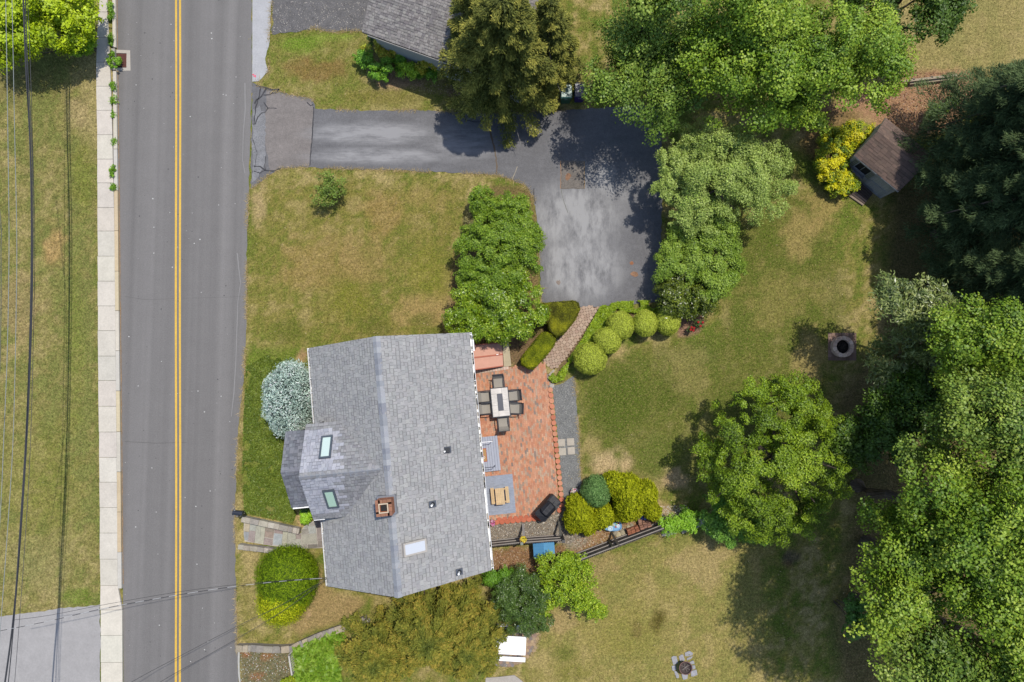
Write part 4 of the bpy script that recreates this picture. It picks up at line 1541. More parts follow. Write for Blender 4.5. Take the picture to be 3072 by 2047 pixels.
cv = m.build('cover', 'vinyl', t, local=True)
m = MB()
for a, b in (((-.3, .3, .85), (-.62, .34, .74)), ((.3, -.3, .86), (.62, -.32, .74)), ((-.3, .12, 1.1), (.3, .12, 1.1)), ((-.1, .27, .98), (-.16, .35, .5)), ((.34, .0, .98), (.5, .0, .84))):
    m.tube([a, tuple((Vector(a) + Vector(b)) / 2 + Vector((0, 0, .015))), b], [.008, .014, .008], 6, obs(74, 76, 82))
m.build('seam_fold', 'vinyl', cv, local=True)


# ------------------------------------------------------------------ flower pots
def flowers(m, c, r, n, cols, green, h=.12):
    for k in range(n):
        a, q = rnd.uniform(0, 6.28), r * math.sqrt(rnd.random())
        p = Vector((c.x + q * math.cos(a), c.y + q * math.sin(a), c.z + h * (1.1 - q / r * .6) * rnd.uniform(.7, 1)))
        if rnd.random() < .55:
            col, s = vary(obs(*rnd.choice(cols)), .1), rnd.uniform(.022, .038)
        else:
            col, s = vary(obs(*green), .25), rnd.uniform(.03, .05)
            p.z -= .02
        d = Vector((rnd.uniform(-1, 1), rnd.uniform(-1, 1), 2)).normalized()
        e = d.orthogonal().normalized() * s
        g = d.cross(e)
        m.add([tuple(p + e * math.cos(x) + g * math.sin(x)) for x in np.linspace(0, 5.03, 5)], [(0, 1, 2, 3, 4)], col)


def pot(px, py, z0, r, h, col, cols, green, name, label, n=260, cat='flower pot'):
    p = P(px, py, z0 + h)
    t = thing(name, label, cat, (p.x, p.y, z0))
    m = MB()
    m.lathe((p.x, p.y, z0), [(r * .72, 0), (r * .95, h * .85), (r * 1.06, h * .86), (r * 1.06, h), (r * .93, h), (r * .9, h * .85)], 24, obs(*col))
    m.build('pot', 'gloss', t, smooth=False)
    m = MB()
    m.lathe((p.x, p.y, z0), [(r * .9, h * .8), (0.001, h * .84)], 20, obs(80, 62, 48))
    m.build('soil', 'gravel', t)
    m = MB()
    flowers(m, Vector((p.x, p.y, z0 + h * .85)), r * 1.05, n, cols, green)
    m.build('flowers', 'leaf', t)
    return t


pot(1724, 1477, .012, .2, .26, (176, 208, 212), [(240, 236, 230), (232, 190, 176), (196, 60, 120), (244, 240, 236)], (92, 96, 44), 'flower_pot', 'pale blue round pot of white and pink flowers on gravel')
pot(1476, 1569, .016, .15, .22, (120, 96, 88), [(226, 130, 178), (238, 190, 212), (214, 90, 150)], (96, 112, 48), 'flower_pot', 'pot of pink flowers by the house at the patio corner', 170)

# ------------------------------------------------------------------ stockade fences, each picket its own piece
GW = (120, 112, 106)


def stockade(name, label, a_px, b_px, ht, sub_rails=(.12, .5, .88), step=.105, side=1, post=True):
    a, b = Vector((*G(*a_px), 0)), Vector((*G(*b_px), 0))
    t = thing(name, label, 'fence', (a + b) / 2)
    d = (b - a).normalized()
    n = Vector((-d.y, d.x, 0)) * side
    L = (b - a).length
    k = 0
    x = 0
    while x < L - .04:
        m = MB()
        hh = ht + rnd.uniform(-.02, .02)
        c = vary(obs(*rnd.choice([(104, 98, 94), (92, 86, 84), (112, 104, 98)])), .1)
        p0 = a + d * (x + .006)
        w_ = step - .012
        v = [p0, p0 + d * w_, p0 + d * w_ - n * .022, p0 - n * .022]
        m.add([(q.x, q.y, 0) for q in v] + [(q.x, q.y, hh - .05) for q in v] + [tuple((v[0] + v[1]) / 2 + Z * hh), tuple((v[2] + v[3]) / 2 + Z * hh)],
              [(0, 1, 5, 4), (2, 3, 7, 6), (1, 2, 6, 5), (3, 0, 4, 7), (4, 5, 8), (6, 7, 9), (5, 6, 9, 8), (7, 4, 8, 9)], c)
        m.build('picket', 'wood', t)
        x += step
    for q in sub_rails:
        m = MB()
        z = ht * q
        m.obox(a + n * .002 + Z * (z - .045), d * L, n * .04, Z * .08, vary(obs(160, 152, 144), .05))  # rails coloured paler than the pickets for sun on their tops
        m.build('rail', 'wood', t)
    return t, a, b, d, n


stockade('stockade_fence', 'weathered stockade fence section running out from the house corner to the gate post', (1466, 1622), (1562, 1612), 1.42)
stockade('stockade_fence', 'weathered stockade fence section beside the small hut with the blue roof', (1566, 1612), (1682, 1604), 1.42)
tf, fa, fb, fd, fn = stockade('stockade_fence', 'long weathered stockade fence slanting between play area and lower lawn', (1728, 1659), (1972, 1567), 1.75)


def post(px, py, ht, w_, col, label, name='fence_post'):
    g = Vector((*G(px, py), 0))
    t = thing(name, label, 'post', g)
    m = MB()
    m.box((g.x, g.y, ht / 2), (w_, w_, ht), obs(*col), .1)
    m.build('shaft', 'wood', t)
    m = MB()
    m.box((g.x, g.y, ht + .012), (w_ * 1.12, w_ * 1.12, .024), obs(*[min(255, c + 24) for c in col]), .1)
    m.build('cap', 'wood', t)
    return t


post(1564, 1611, 1.52, .12, (112, 118, 104), 'grey green fence post carrying the yellow flower basket')
post(1684, 1604, 1.55, .13, (70, 68, 66), 'dark fence post at the end of the blue hut fence')
post(1825, 1622, 1.5, .1, (84, 84, 70), 'dark post in the middle of the slanting fence')
for (a, za, b, zb, col, lab) in ((( 1569, 1572), .03, (1572.5, 1618), 1.3, (168, 164, 158), 'pale timber brace leaning on the flower basket post'), ((1676, 1560), .03, (1682, 1606), 1.2, (110, 108, 100), 'timber brace with shade in its colour leaning beside the golden bush'),  # second brace's grey is darkened for the shade it leans in
                                 ((1834, 1598), .03, (1857, 1638), 1.6, (104, 96, 84), 'dark timber brace leaning on the slanting fence')):
    m = MB()
    m.beam(P(*a, za), P(*b, zb), .11, .05, obs(*col))
    tag(m.build('timber_brace', 'wood', None), lab, 'brace')
# hanging basket
p = P(1570, 1620, 1.5)
t = thing('flower_basket', 'coir hanging basket of yellow flowers on the fence', 'basket', (p.x, p.y, 1.2))
m = MB()
m.lathe((p.x, p.y, 1.2), [(.03, 0), (.1, .04), (.16, .14), (.185, .24), (.17, .24), (.1, .2), (.001, .2)], 16, obs(160, 122, 90))
m.build('basket', 'fabric', t)
m = MB()
flowers(m, Vector((p.x, p.y, 1.4)), .15, 120, [(244, 220, 60), (236, 206, 40)], (84, 96, 40))
m.build('flowers', 'leaf', t)
m = MB()
m.tube([(p.x, p.y - .18, 1.22), (p.x, p.y - .05, 1.1), (G(1564, 1611)[0], G(1564, 1611)[1], 1.15)], .012, 6, obs(40, 40, 40))
m.build('bracket', 'metal', t)

# hut with blue roof
h0 = P(1632, 1648, .85)
t = thing('blue_roof_hut', 'small hut with bright blue gabled roof behind the stockade fence', 'hut', (h0.x, h0.y, 0), math.radians(4))
blue = obs(92, 156, 200)
for sx in (-1, 1):
    m = MB()
    q = [(0, -.42, 1.02), (sx * .53, -.42, .8), (sx * .53, .42, .8), (0, .42, 1.02)]
    m.add(q + [(a, b, c - .03) for a, b, c in q], [(0, 1, 2, 3) if sx > 0 else (3, 2, 1, 0), (4, 5, 6, 7), (0, 1, 5, 4), (1, 2, 6, 5), (2, 3, 7, 6)], blue)
    m.build('roof_panel', 'matte', t, local=True)
    if sx < 0:
        for k in range(12):
            m2 = MB()
            y = -.4 + k * .07
            m2.beam((-.02, y, 1.018), (-.5, y, .818), .014, .012, obs(76, 138, 184))
            m2.build('roof_rib', 'matte', t, local=True)
m = MB()
m.box((0, 0, .4), (.92, .74, .8), obs(70, 120, 160))
m.add([(-.46, -.37, .8), (.46, -.37, .8), (0, -.37, .99)], [(0, 1, 2)], obs(70, 120, 160))
m.add([(-.46, .37, .8), (.46, .37, .8), (0, .37, .99)], [(2, 1, 0)], obs(70, 120, 160))
m.build('wall', 'matte', t, local=True)
m = MB()
m.box((-.05, -.372, .28), (.36, .01, .56), (.01, .01, .012))  # black panel on the wall painted for the dark inside
m.build('doorway_shade', 'matte', t, local=True)

# ------------------------------------------------------------------ play things
p = P(1840, 1581, .42)
t = thing('water_table', 'light blue kidney shaped water play table with toys', 'play table', (p.x, p.y, 0), math.radians(12))
bl = obs(126, 178, 222)


def kidney(s, z):
    out = []
    for k in range(32):
        a = 2 * math.pi * k / 32
        x, y = .44 * math.cos(a), .24 * math.sin(a)
        y += .10 * math.cos(2 * a) * (1 if a < math.pi else -.2) + .05 * math.sin(a * 2)
        out.append((x * s, y * s, z))
    return out


m = MB()
rings = [kidney(.86, .28), kidney(1, .42), kidney(.95, .42), kidney(.88, .36)]
v = [q for r_ in rings for q in r_]
f = [(i * 32 + k, i * 32 + (k + 1) % 32, i * 32 + 32 + (k + 1) % 32, i * 32 + 32 + k) for i in range(3) for k in range(32)]
f.append(tuple(range(96, 128)))
m.add(v, f, bl)
m.build('basin', 'gloss', t, local=True)
for (x, y) in ((-.28, -.1), (.28, -.1), (-.26, .14), (.26, .14)):
    m = MB()
    m.tube([(x, y, .3), (x * 1.1, y * 1.1, 0)], .03, 8, obs(96, 140, 190))
    m.build('leg', 'gloss', t, local=True)
for (x, y, r_, c) in ((-.17, -.06, .13, (206, 226, 238)), (.24, -.02, .09, (216, 230, 240)), (.08, .1, .1, (150, 196, 214))):
    m = MB()
    m.lathe((x, y, .36), [(r_, 0), (r_, .05), (r_ * .7, .055), (r_ * .4, .02), (.001, .02)], 16, obs(*c))
    m.build('cup_well', 'gloss', t, local=True)
for (x, y, c) in ((.3, .1, (210, 60, 60)), (.2, .12, (176, 200, 80)), (.12, -.03, (220, 90, 90)), (.0, .12, (236, 226, 210)), (-.05, .15, (240, 236, 226)), (.04, .07, (226, 216, 200)), (-.25, .12, (60, 60, 70)), (.36, .24, (216, 60, 50))):
    m = MB()
    m.lathe((x, y, .37), [(.03, 0), (.045, .04), (.03, .08), (.001, .09)], 10, obs(*c))
    m.build('toy', 'gloss', t, local=True)
p = P(1926, 1551, .3)
t = thing('play_slide', 'blue and dark red plastic play slide under the golden shrub', 'slide', (p.x, p.y, 0), math.radians(8))
m = MB()
for k in range(4):
    m.box((-.2 + k * .1, .02, .12 + .05 * k), (.095, .3, .2 + .1 * k), obs(52, 110, 208))
m.build('steps', 'gloss', t, local=True)
m = MB()
m.obox((.02, -.12, .44), (.26, 0, -.12), (0, .26, 0), (0, 0, .03), obs(150, 52, 70))
m.build('slide_deck', 'gloss', t, local=True)
m = MB()
m.obox((.26, -.14, .1), (.1, 0, 0), (0, .06, 0), (0, 0, .3), obs(220, 60, 56))
m.build('rail', 'gloss', t, local=True)


def brick_pile(cx, cy, nx_, ny_, nz_, rz, cols, label, skip=.12):
    p = G(cx, cy)
    t = thing('brick_pile', label, 'bricks', (p[0], p[1], 0), rz)
    for k in range(nz_):
        for i in range(nx_):
            for j in range(ny_):
                if k == nz_ - 1 and rnd.random() < skip: continue
                m = MB()
                m.box(((i - nx_ / 2 + .5) * .205 + rnd.uniform(-.02, .02), (j - ny_ / 2 + .5) * .108 + rnd.uniform(-.01, .01), .035 + k * .066), (.19, .092, .06), vary(obs(*rnd.choice(cols)), .12), rnd.uniform(-.12, .12))
                m.build('brick', 'brick', t, local=True)
    return t


brick_pile(1930, 1566, 3, 5, 6, math.radians(14), [(150, 112, 94), (136, 102, 88), (160, 122, 104)], 'large pile of grey brown bricks beside the vine', .2)
brick_pile(1896, 1588, 3, 3, 6, math.radians(18), [(156, 102, 76), (146, 94, 70), (164, 112, 86)], 'small pile of red brown bricks against the slanting fence', .1)


def rock(x, y, r_, c, label=None, group=None, hgt=.6, z=0, parent=None, name='rock'):
    p = G(x, y)
    m = MB()
    n = 8
    j = lambda: rnd.uniform(.8, 1.2)
    rings = []
    for rad, zz in ((.9, -.02), (1.05, .3), (.85, .75), (.4, .98)):
        rings.append([(p[0] + r_ * rad * j() * math.cos(6.283 * k / n), p[1] + r_ * rad * j() * math.sin(6.283 * k / n), z + r_ * hgt * zz * rnd.uniform(.92, 1.05)) for k in range(n)])
    v = [q for r0 in rings for q in r0]
    f = [(i * n + k, i * n + (k + 1) % n, i * n + n + (k + 1) % n, i * n + n + k) for i in range(3) for k in range(n)] + [tuple(range(3 * n, 4 * n))]
    m.add(v, f, vary(obs(*c), .08))
    o = m.build(name, 'stone', parent)
    if parent is None: tag(o, label, 'rock', group)
    return o


for (x, y, r_, c, q) in [(1846, 1600, .13, (168, 158, 136), 'grey tan fieldstone at the left end of the group by the water table'), (1856, 1606, .15, (188, 176, 146), 'palest cream fieldstone in the group by the water table'), (1868, 1598, .14, (166, 156, 132), 'tan fieldstone in the middle of the group by the water table'),
                         (1872, 1608, .17, (172, 160, 136), 'largest tan fieldstone, against the slanting fence'), (1878, 1590, .12, (140, 132, 118), 'darkest grey fieldstone in the group by the water table'), (1886, 1584, .13, (180, 168, 140), 'pale tan fieldstone next to the large brick pile'),
                         (1895, 1578, .11, (160, 150, 128), 'tan fieldstone at the right end of the group by the water table'), (1864, 1592, .1, (150, 142, 122), 'smallest fieldstone just below the water table')]:
    rock(x, y, r_, c, q, 'fieldstones by the water table')
for i, (x, y, r_, c) in enumerate([(1655, 1158, .14, (196, 186, 176)), (1648, 1152, .1, (176, 150, 130))]):
    rock(x, y, r_, c, ['pale rounded stone at the top of the terracotta edging', 'small brownish stone at the top of the terracotta edging'][i])
rock(1212, 180, .22, (120, 112, 116), "grey boulder in the neighbour's flower bed")
for i, (x, y, r_) in enumerate([(1992, 1602, .14), (2004, 1600, .15), (2014, 1596, .13), (2022, 1592, .16), (2034, 1588, .14), (2000, 1594, .12)]):
    rock(x, y, r_, (176, 172, 168), ['first pale stone in the row under the vine, next to the fence end', 'second pale stone in the row under the vine', 'third pale stone in the row under the vine', 'fourth and largest pale stone in the row under the vine', 'last pale stone in the row under the vine', 'small pale stone behind the row under the vine'][i], 'stones below the vine')
# split logs
lp = thing('log_pile', 'weathered grey split logs laid beside the vine shrub', 'logs', P(2070, 1575))
for k in range(16):
    m = MB()
    x, y = 2046 + k * 4.6, 1588 - k * 1.9
    a = P(x, y, .12 + rnd.uniform(0, .05))
    m.tube([a + Vector((-.06, .22, .1)), a, a + Vector((.06, -.22, -.06))], [.05, .06, .05], 6, vary(obs(180, 170, 158), .15))
    m.build('log', 'wood', lp)
m = MB()
m.tube([P(2118, 1566, .1), P(2124, 1588, .06), P(2132, 1598, .05), P(2138, 1613, .04)], [.09, .08, .04, .03], 8, obs(196, 186, 174))
tag(m.build('fallen_branch', 'wood', None), 'pale bare fallen branch at the end of the log pile', 'branch')

# ------------------------------------------------------------------ fire pit
fp = P(2526, 1040)
pad = put('fire_pit_pad', None, kind='structure')
for i in range(8):
    for j in range(8):
        if rnd.random() < .0: continue
        m = MB()
        x, y = 2489 + i * 10.6, 1004 + j * 10.4
        g = G(x, y)
        m.box((g[0], g[1], .012), (.172, .17, .03), vary(obs(*rnd.choice([(142, 116, 102), (130, 106, 94), (152, 126, 112)])), .08), .03)
        m.build('pad_brick', 'brick', pad)
c0 = P(2533, 1040, .4)
t = thing('fire_pit', 'round block fire pit on square brick pad by the trees', 'fire pit', (c0.x, c0.y, .025))
for row in range(2):
    n = 13
    for k in range(n):
        a0, a1 = 2 * math.pi * (k + .03 + row * .5) / n, 2 * math.pi * (k + .97 + row * .5) / n
        m = MB()
        pts_ = [(c0.x + rr_ * math.cos(a), c0.y + rr_ * math.sin(a)) for rr_, a in ((.36, a0), (.54, a0), (.55, (a0 + a1) / 2), (.54, a1), (.36, a1))]
        m.prism(pts_, .028 + row * .15, .17 + row * .15, vary(obs(*rnd.choice([(228, 198, 174), (216, 186, 164), (236, 208, 186)])), .07))
        m.build('block', 'stone', t)
m = MB()
m.lathe((c0.x, c0.y, .03), [(.35, .0), (.35, .1), (.2, .15), (.001, .14)], 18, obs(46, 42, 40))
m.build('ash', 'ash', t)
for k in range(9):
    m = MB()
    a, q = rnd.uniform(0, 6.28), rnd.uniform(0, .2)
    b = Vector((c0.x + q * math.cos(a), c0.y + q * math.sin(a), .2))
    dd = Vector((rnd.uniform(-.14, .14), rnd.uniform(-.14, .14), rnd.uniform(-.02, .03)))
    m.tube([b - dd, b + dd], .018, 6, vary(obs(70, 62, 56), .3))
    m.build('charred_stick', 'bark', t)
# fire bowl on flagstones
fl = put('fire_bowl_stones', None, kind='structure')
Bz = lambda x, y: (1980 + x / 12.35, 1920 + y / 12.35)
for q in [[(415, 640), (490, 595), (605, 600), (645, 760), (660, 840), (590, 890), (485, 915)], [(690, 600), (780, 545), (855, 540), (880, 640), (920, 720), (880, 770), (740, 780)], [(920, 470), (1090, 405), (1215, 480), (1200, 560), (1060, 600), (920, 600)],
          [(985, 680), (1080, 630), (1210, 605), (1150, 690), (1000, 760)], [(1080, 830), (1200, 760), (1250, 780), (1275, 880), (1160, 900)], [(1190, 940), (1290, 930), (1310, 1060), (1200, 1090)], [(1150, 1150), (1350, 1095), (1385, 1290), (1220, 1355), (1145, 1340)],
          [(430, 960), (580, 940), (600, 1100), (500, 1150), (450, 1110)], [(520, 1160), (600, 1150), (700, 1300), (690, 1410), (610, 1410)], [(790, 1260), (1030, 1280), (1010, 1430), (860, 1475), (830, 1400)]]:
    m = MB()
    m.prism([G(*Bz(x, y)) for x, y in q], -.01, .025 + rnd.uniform(0, .01), vary(obs(168, 168, 172), .05))
    m.build('flagstone', 'stone', fl)
c0 = P(1980 + 953 / 12.35, 1920 + 1045 / 12.35, .48)
t = thing('fire_bowl', 'rusty round metal fire bowl standing on grey flagstones', 'fire bowl', (c0.x, c0.y, .03))
m = MB()
rst = obs(124, 92, 86)
m.lathe((c0.x, c0.y, .03), [(.08, .2), (.2, .25), (.285, .36), (.3, .44), (.33, .45), (.33, .465), (.29, .465), (.27, .38), (.18, .29), (.001, .27)], 28, [rst] * 6 + [obs(84, 72, 70)] * 3)
m.build('bowl', 'matte', t, smooth=False)
for k in range(3):
    a = k * 2.094 + .4
    m = MB()
    m.tube([(c0.x + .2 * math.cos(a), c0.y + .2 * math.sin(a), .3), (c0.x + .27 * math.cos(a), c0.y + .27 * math.sin(a), .03)], .018, 6, obs(60, 52, 50))
    m.build('leg', 'metal', t)
for (a, q0) in ((.5, .24), (1.9, .22), (2.7, .24), (4.0, .2)):
    m = MB()
    m.tube([(c0.x - q0 * math.cos(a), c0.y - q0 * math.sin(a), .43), (c0.x + q0 * math.cos(a), c0.y + q0 * math.sin(a), .40)], .01, 6, obs(150, 140, 132))
    m.build('stick', 'wood', t)

# white picnic table, lower edge
p = P(1532, 1936, .75)
t = thing('white_picnic_table', 'white table with attached bench under the olive conifer', 'picnic table', (p.x, p.y, .02), math.radians(-3))
m = MB()
m.box((0, 0, .74), (1.5, .88, .045), (.74, .74, .75))
m.build('top', 'matte', t, local=True)
for sy in (-1, 1):
    m = MB()
    m.box((.02, sy * .78, .43), (1.5, .22, .04), (.72, .72, .73))
    m.build('bench', 'matte', t, local=True)
for sx in (-1, 1):
    for sy in (-1, 1):
        m = MB()
        m.beam((sx * .5, sy * .2, .72), (sx * .5, sy * .62, .0), .05, .06, obs(112, 106, 112))
        m.build('leg', 'metal', t, local=True)
    m = MB()
    m.box((sx * .5, 0, .395), (.05, 1.6, .04), obs(112, 106, 112))
    m.build('bench_bar', 'metal', t, local=True)

# ------------------------------------------------------------------ mailbox, bins, lattice fence, rails
mb_ = P(714, 1539.5, 1.1)
t = thing('mailbox', 'black mailbox on a wooden post at the road edge', 'mailbox', (*G(734, 1537), 0))
m = MB()
L, R_ = .5, .115
ang = math.radians(-5)
ex, ey = Vector((math.cos(ang), math.sin(ang), 0)), Vector((-math.sin(ang), math.cos(ang), 0))
prof = [(-R_, -.14)] + [(R_ * math.cos(a), R_ * math.sin(a)) for a in np.linspace(math.pi, 0, 9)] + [(R_, -.14)]
v = [tuple(mb_ + ex * s * L / 2 + ey * y + Z * z) for s in (-1, 1) for y, z in prof]
n = len(prof)
m.add(v, [(k, k + 1, n + k + 1, n + k) for k in range(n - 1)] + [tuple(range(n)), tuple(range(2 * n - 1, n - 1, -1)), (0, n, 2 * n - 1, n - 1)], obs(44, 48, 60))
b = m.build('box', 'gloss', t)
m = MB()
m.obox(mb_ - ex * (L / 2 + .012) - ey * (R_ + .004) - Z * .14, ex * .02, ey * (2 * R_ + .008), Z * .2, obs(36, 40, 50))
m.build('door', 'gloss', b)
m = MB()
m.obox(mb_ - ex * (L / 2 - .06) + ey * (R_ + .002) + Z * -.02, ex * .06, ey * .012, Z * .12, obs(206, 206, 206))
m.build('flag', 'gloss', b)
m = MB()
m.box((*G(734, 1537), .5), (.1, .1, 1.0), obs(140, 134, 126))
m.build('post', 'wood', t)
m = MB()
m.beam(mb_ + ex * .24 - Z * .165, Vector((*G(734, 1537), .92)) + Vector((.12, 0, 0)), .1, .05, obs(150, 146, 136))
m.build('arm', 'wood', t)


def bin_(px, py, body, lid, label, rz):
    p = P(px, py, 1.05)
    t = thing('wheeled_bin', label, 'bin', (p.x, p.y, 0), rz, 'bins under the cedar')
    m = MB()
    v = [(-.22, -.25, .06), (.22, -.25, .06), (.22, .25, .06), (-.22, .25, .06), (-.28, -.33, 1.0), (.28, -.33, 1.0), (.28, .33, 1.0), (-.28, .33, 1.0)]
    m.add(v, [(3, 2, 1, 0), (4, 5, 6, 7), (0, 1, 5, 4), (1, 2, 6, 5), (2, 3, 7, 6), (3, 0, 4, 7)], obs(*body))
    bo = m.build('body', 'gloss', t, local=True)
    m = MB()
    m.box((0, -.305, .72), (.16, .02, .03), obs(190, 190, 196))
    m.build('badge', 'matte', bo, local=True)
    m = MB()
    v = [(-.3, -.35, 1.0), (.3, -.35, 1.0), (.3, .35, 1.0), (-.3, .35, 1.0), (-.27, -.3, 1.07), (.27, -.3, 1.07), (.26, .3, 1.1), (-.26, .3, 1.1)]
    m.add(v, [(4, 5, 6, 7), (0, 1, 5, 4), (1, 2, 6, 5), (2, 3, 7, 6), (3, 0, 4, 7)], obs(*lid))
    m.build('lid', 'gloss', t, local=True)
    m = MB()
    m.tube([(-.22, .4, 1.0), (.22, .4, 1.0)], .018, 8, obs(*lid))
    m.box((-.2, .36, 1.0), (.03, .1, .04), obs(*lid))
    m.box((.2, .36, 1.0), (.03, .1, .04), obs(*lid))
    m.build('handle', 'gloss', t, local=True)
    for sx in (-1, 1):
        m = MB()
        m.tube([(sx * .27, .26, .12), (sx * .22, .26, .12)], .12, 14, obs(36, 36, 38))
        m.build('wheel', 'matte', t, local=True)


bin_(1699, 274, (40, 92, 72), (84, 128, 116), 'dark green wheeled bin half under the cedar', math.radians(2))
bin_(1741, 270, (58, 34, 110), (62, 72, 92), 'purple wheeled bin with grey lid beside the green bin', math.radians(0))

t = thing('lattice_fence', 'small grey slatted rail fence beside the hosta bed', 'fence', P(872, 1995))
a, b = P(867, 1968, .75), P(876, 2026, .75)
m = MB()
m.beam(a, b, .07, .06, obs(206, 200, 190))
m.build('top_rail', 'wood', t)
for k in range(9):
    q = a + (b - a) * (k / 8.5)
    m = MB()
    m.beam((q.x - .06, q.y, .7), (q.x + .26, q.y + .26, .02), .05, .03, vary(obs(168, 164, 156), .08))
    m.build('slat', 'wood', t)
for q in (a + (b - a) * .03, a + (b - a) * .97):
    m = MB()
    m.beam((q.x, q.y, 0), (q.x, q.y, .76), .07, .07, obs(160, 156, 148))
    m.build('post', 'wood', t)

t = thing('timber_rail', 'low weathered timber rail in leaf litter between maple and pine', 'rail', P(2790, 245))
for (a, b, z, w_) in (((2720, 244), (2870, 226), .35, .12), ((2728, 250), (2850, 236), .18, .16), ((2650, 242), (2735, 246), .3, .06)):
    m = MB()
    m.beam(P(*a, z), P(*b, z), w_, .1, vary(obs(176, 160, 136), .06))
    m.build('rail', 'wood', t)
for x in (2735, 2790, 2846):
    m = MB()
    p = P(x, 242 - (x - 2735) * .12, .2)
    m.box((p.x, p.y, .2), (.1, .1, .4), obs(150, 138, 120))
    m.build('post', 'wood', t)

# ================================================================== GARDEN PLAYHOUSE
zs = 1.75
A0, A1, B0, B1 = P(2654, 355, zs), P(2792, 460.5, zs), P(2566, 467, zs), P(2694, 576, zs)
SO = (A0 + A1 + B0 + B1) / 4
SX = ((A1 - A0) + (B1 - B0)).normalized()          # along the ridge
SY = Vector((-SX.y, SX.x, 0))                      # towards eave A
sL = ((A1 - A0).length + (B1 - B0).length) / 4
sW = abs(((A0 + A1) / 2 - (B0 + B1) / 2).dot(SY)) / 2
SO = Vector((SO.x, SO.y, 0))
sl = lambda a, b, z: SO + SX * a + SY * b + Z * z
zr = 2.45
shed = thing('garden_playhouse', 'brown roofed wooden garden playhouse beside the yellow shrub', 'playhouse', SO)
tabs = []
for s in (1, -1):
    up = SY * (-s * sW) + Z * (zr - zs)
    m = MB()
    slab_roof(m, [sl(-sL, s * sW, zs), sl(sL, s * sW, zs), sl(sL, 0, zr), sl(-sL, 0, zr)], .06, obs(92, 74, 66))
    m.build('roof_deck', 'shingle', shed)
    tabs += shingles(sl(-sL, s * sW, zs), SX, up, [(0, 0), (2 * sL, 0), (2 * sL, up.length), (0, up.length)], .14, .22, .32, lambda a, b: vary(obs(*rnd.choice([(122, 104, 95), (114, 98, 90), (130, 110, 100)])), .06), .01, .012)
lay(tabs, shed, 'shingle', 300)
gw = obs(176, 178, 178)
ww, wl = sW - .1, sL - .08
# plank walls: front (towards eave B), back and the two gables, board by board
for face in range(4):
    if face < 2:
        n = int(2 * wl / .14)
        for k in range(n):
            x = -wl + k * 2 * wl / n
            s = -1 if face == 0 else 1
            if face == 0 and -.95 < x + .07 < -.2: zlo, zhi = 0, .75
            else: zlo, zhi = 0, zs - .02
            m = MB()
            m.obox(sl(x + .004, s * ww - .015, zlo), SX * (2 * wl / n - .008), SY * .03, Z * (zhi - zlo), vary(gw, .08))
            m.build('wall_board', 'wood', shed)
    else:
        n = int(2 * ww / .14)
        s = -1 if face == 2 else 1
        for k in range(n):
            y = -ww + k * 2 * ww / n
            yc = y + ww / n
            zt_ = zr - .08 - (zr - zs) * abs(yc) / sW
            m = MB()
            m.obox(sl(s * wl - .015, y + .004, 0), SX * .03, SY * (2 * ww / n - .008), Z * zt_, vary(gw, .08))
            m.build('wall_board', 'wood', shed)
# front: window opening with box and shutters, boarded door
m = MB()
m.obox(sl(-.95, -ww + .03, .75), SX * .76, SY * .02, Z * (zs - .8), (.012, .012, .014))  # black panel carries the unlit inside of the window
m.build('opening_shade', 'matte', shed)
for x in (-1.22, -.2):
    m = MB()
    m.obox(sl(x, -ww - .05, .72), SX * .26, SY * .03, Z * .85, obs(158, 160, 166))
    s_ = m.build('shutter', 'wood', shed)
    for q in range(3):
        m = MB()
        m.obox(sl(x + .03 + q * .075, -ww - .058, .8), SX * .05, SY * .01, Z * .68, obs(116, 118, 104))
        m.build('shutter_slat', 'wood', s_)
m = MB()
m.obox(sl(-.98, -ww - .22, .55), SX * .82, SY * .2, Z * .03, obs(150, 150, 154))
for (dx, dy, sx_, sy_) in ((-.98, -.22, .82, .02), (-.98, -.04, .82, .02), (-.98, -.22, .02, .2), (-.18, -.22, .02, .2)):
    m.obox(sl(dx, -ww + dy, .55), SX * sx_, SY * sy_, Z * .18, obs(166, 166, 170))
m.build('window_box', 'wood', shed)
m = MB()
for k in range(1):
    m.obox(sl(-.99, -ww - .03, .76), SX * .84, SY * .04, Z * .05, obs(170, 170, 174))
    m.obox(sl(-.6, -ww - .02, .8), SX * .04, SY * .03, Z * .85, obs(150, 150, 152))
m.build('window_frame', 'wood', shed)
m = MB()
for (x, z, sx_, sz) in ((.1, .05, 1.15, .06), (.1, 1.6, 1.15, .06), (.1, .05, .06, 1.6), (1.19, .05, .06, 1.6), (.1, .82, 1.15, .05)):
    m.obox(sl(x, -ww - .045, z), SX * sx_, SY * .03, Z * sz, obs(172, 174, 180))
m.build('door_frame', 'wood', shed)
m = MB()
m.beam(sl(-sL, -sW - .012, zs - .05), sl(sL, -sW - .012, zs - .05), .025, .09, obs(170, 172, 178))
m.beam(sl(-sL - .012, -sW, zs - .05), sl(-sL - .012, 0, zr - .05), .02, .09, obs(128, 124, 112))
m.beam(sl(-sL - .012, sW, zs - .05), sl(-sL - .012, 0, zr - .05), .02, .09, obs(128, 124, 112))
m.build('fascia', 'wood', shed)
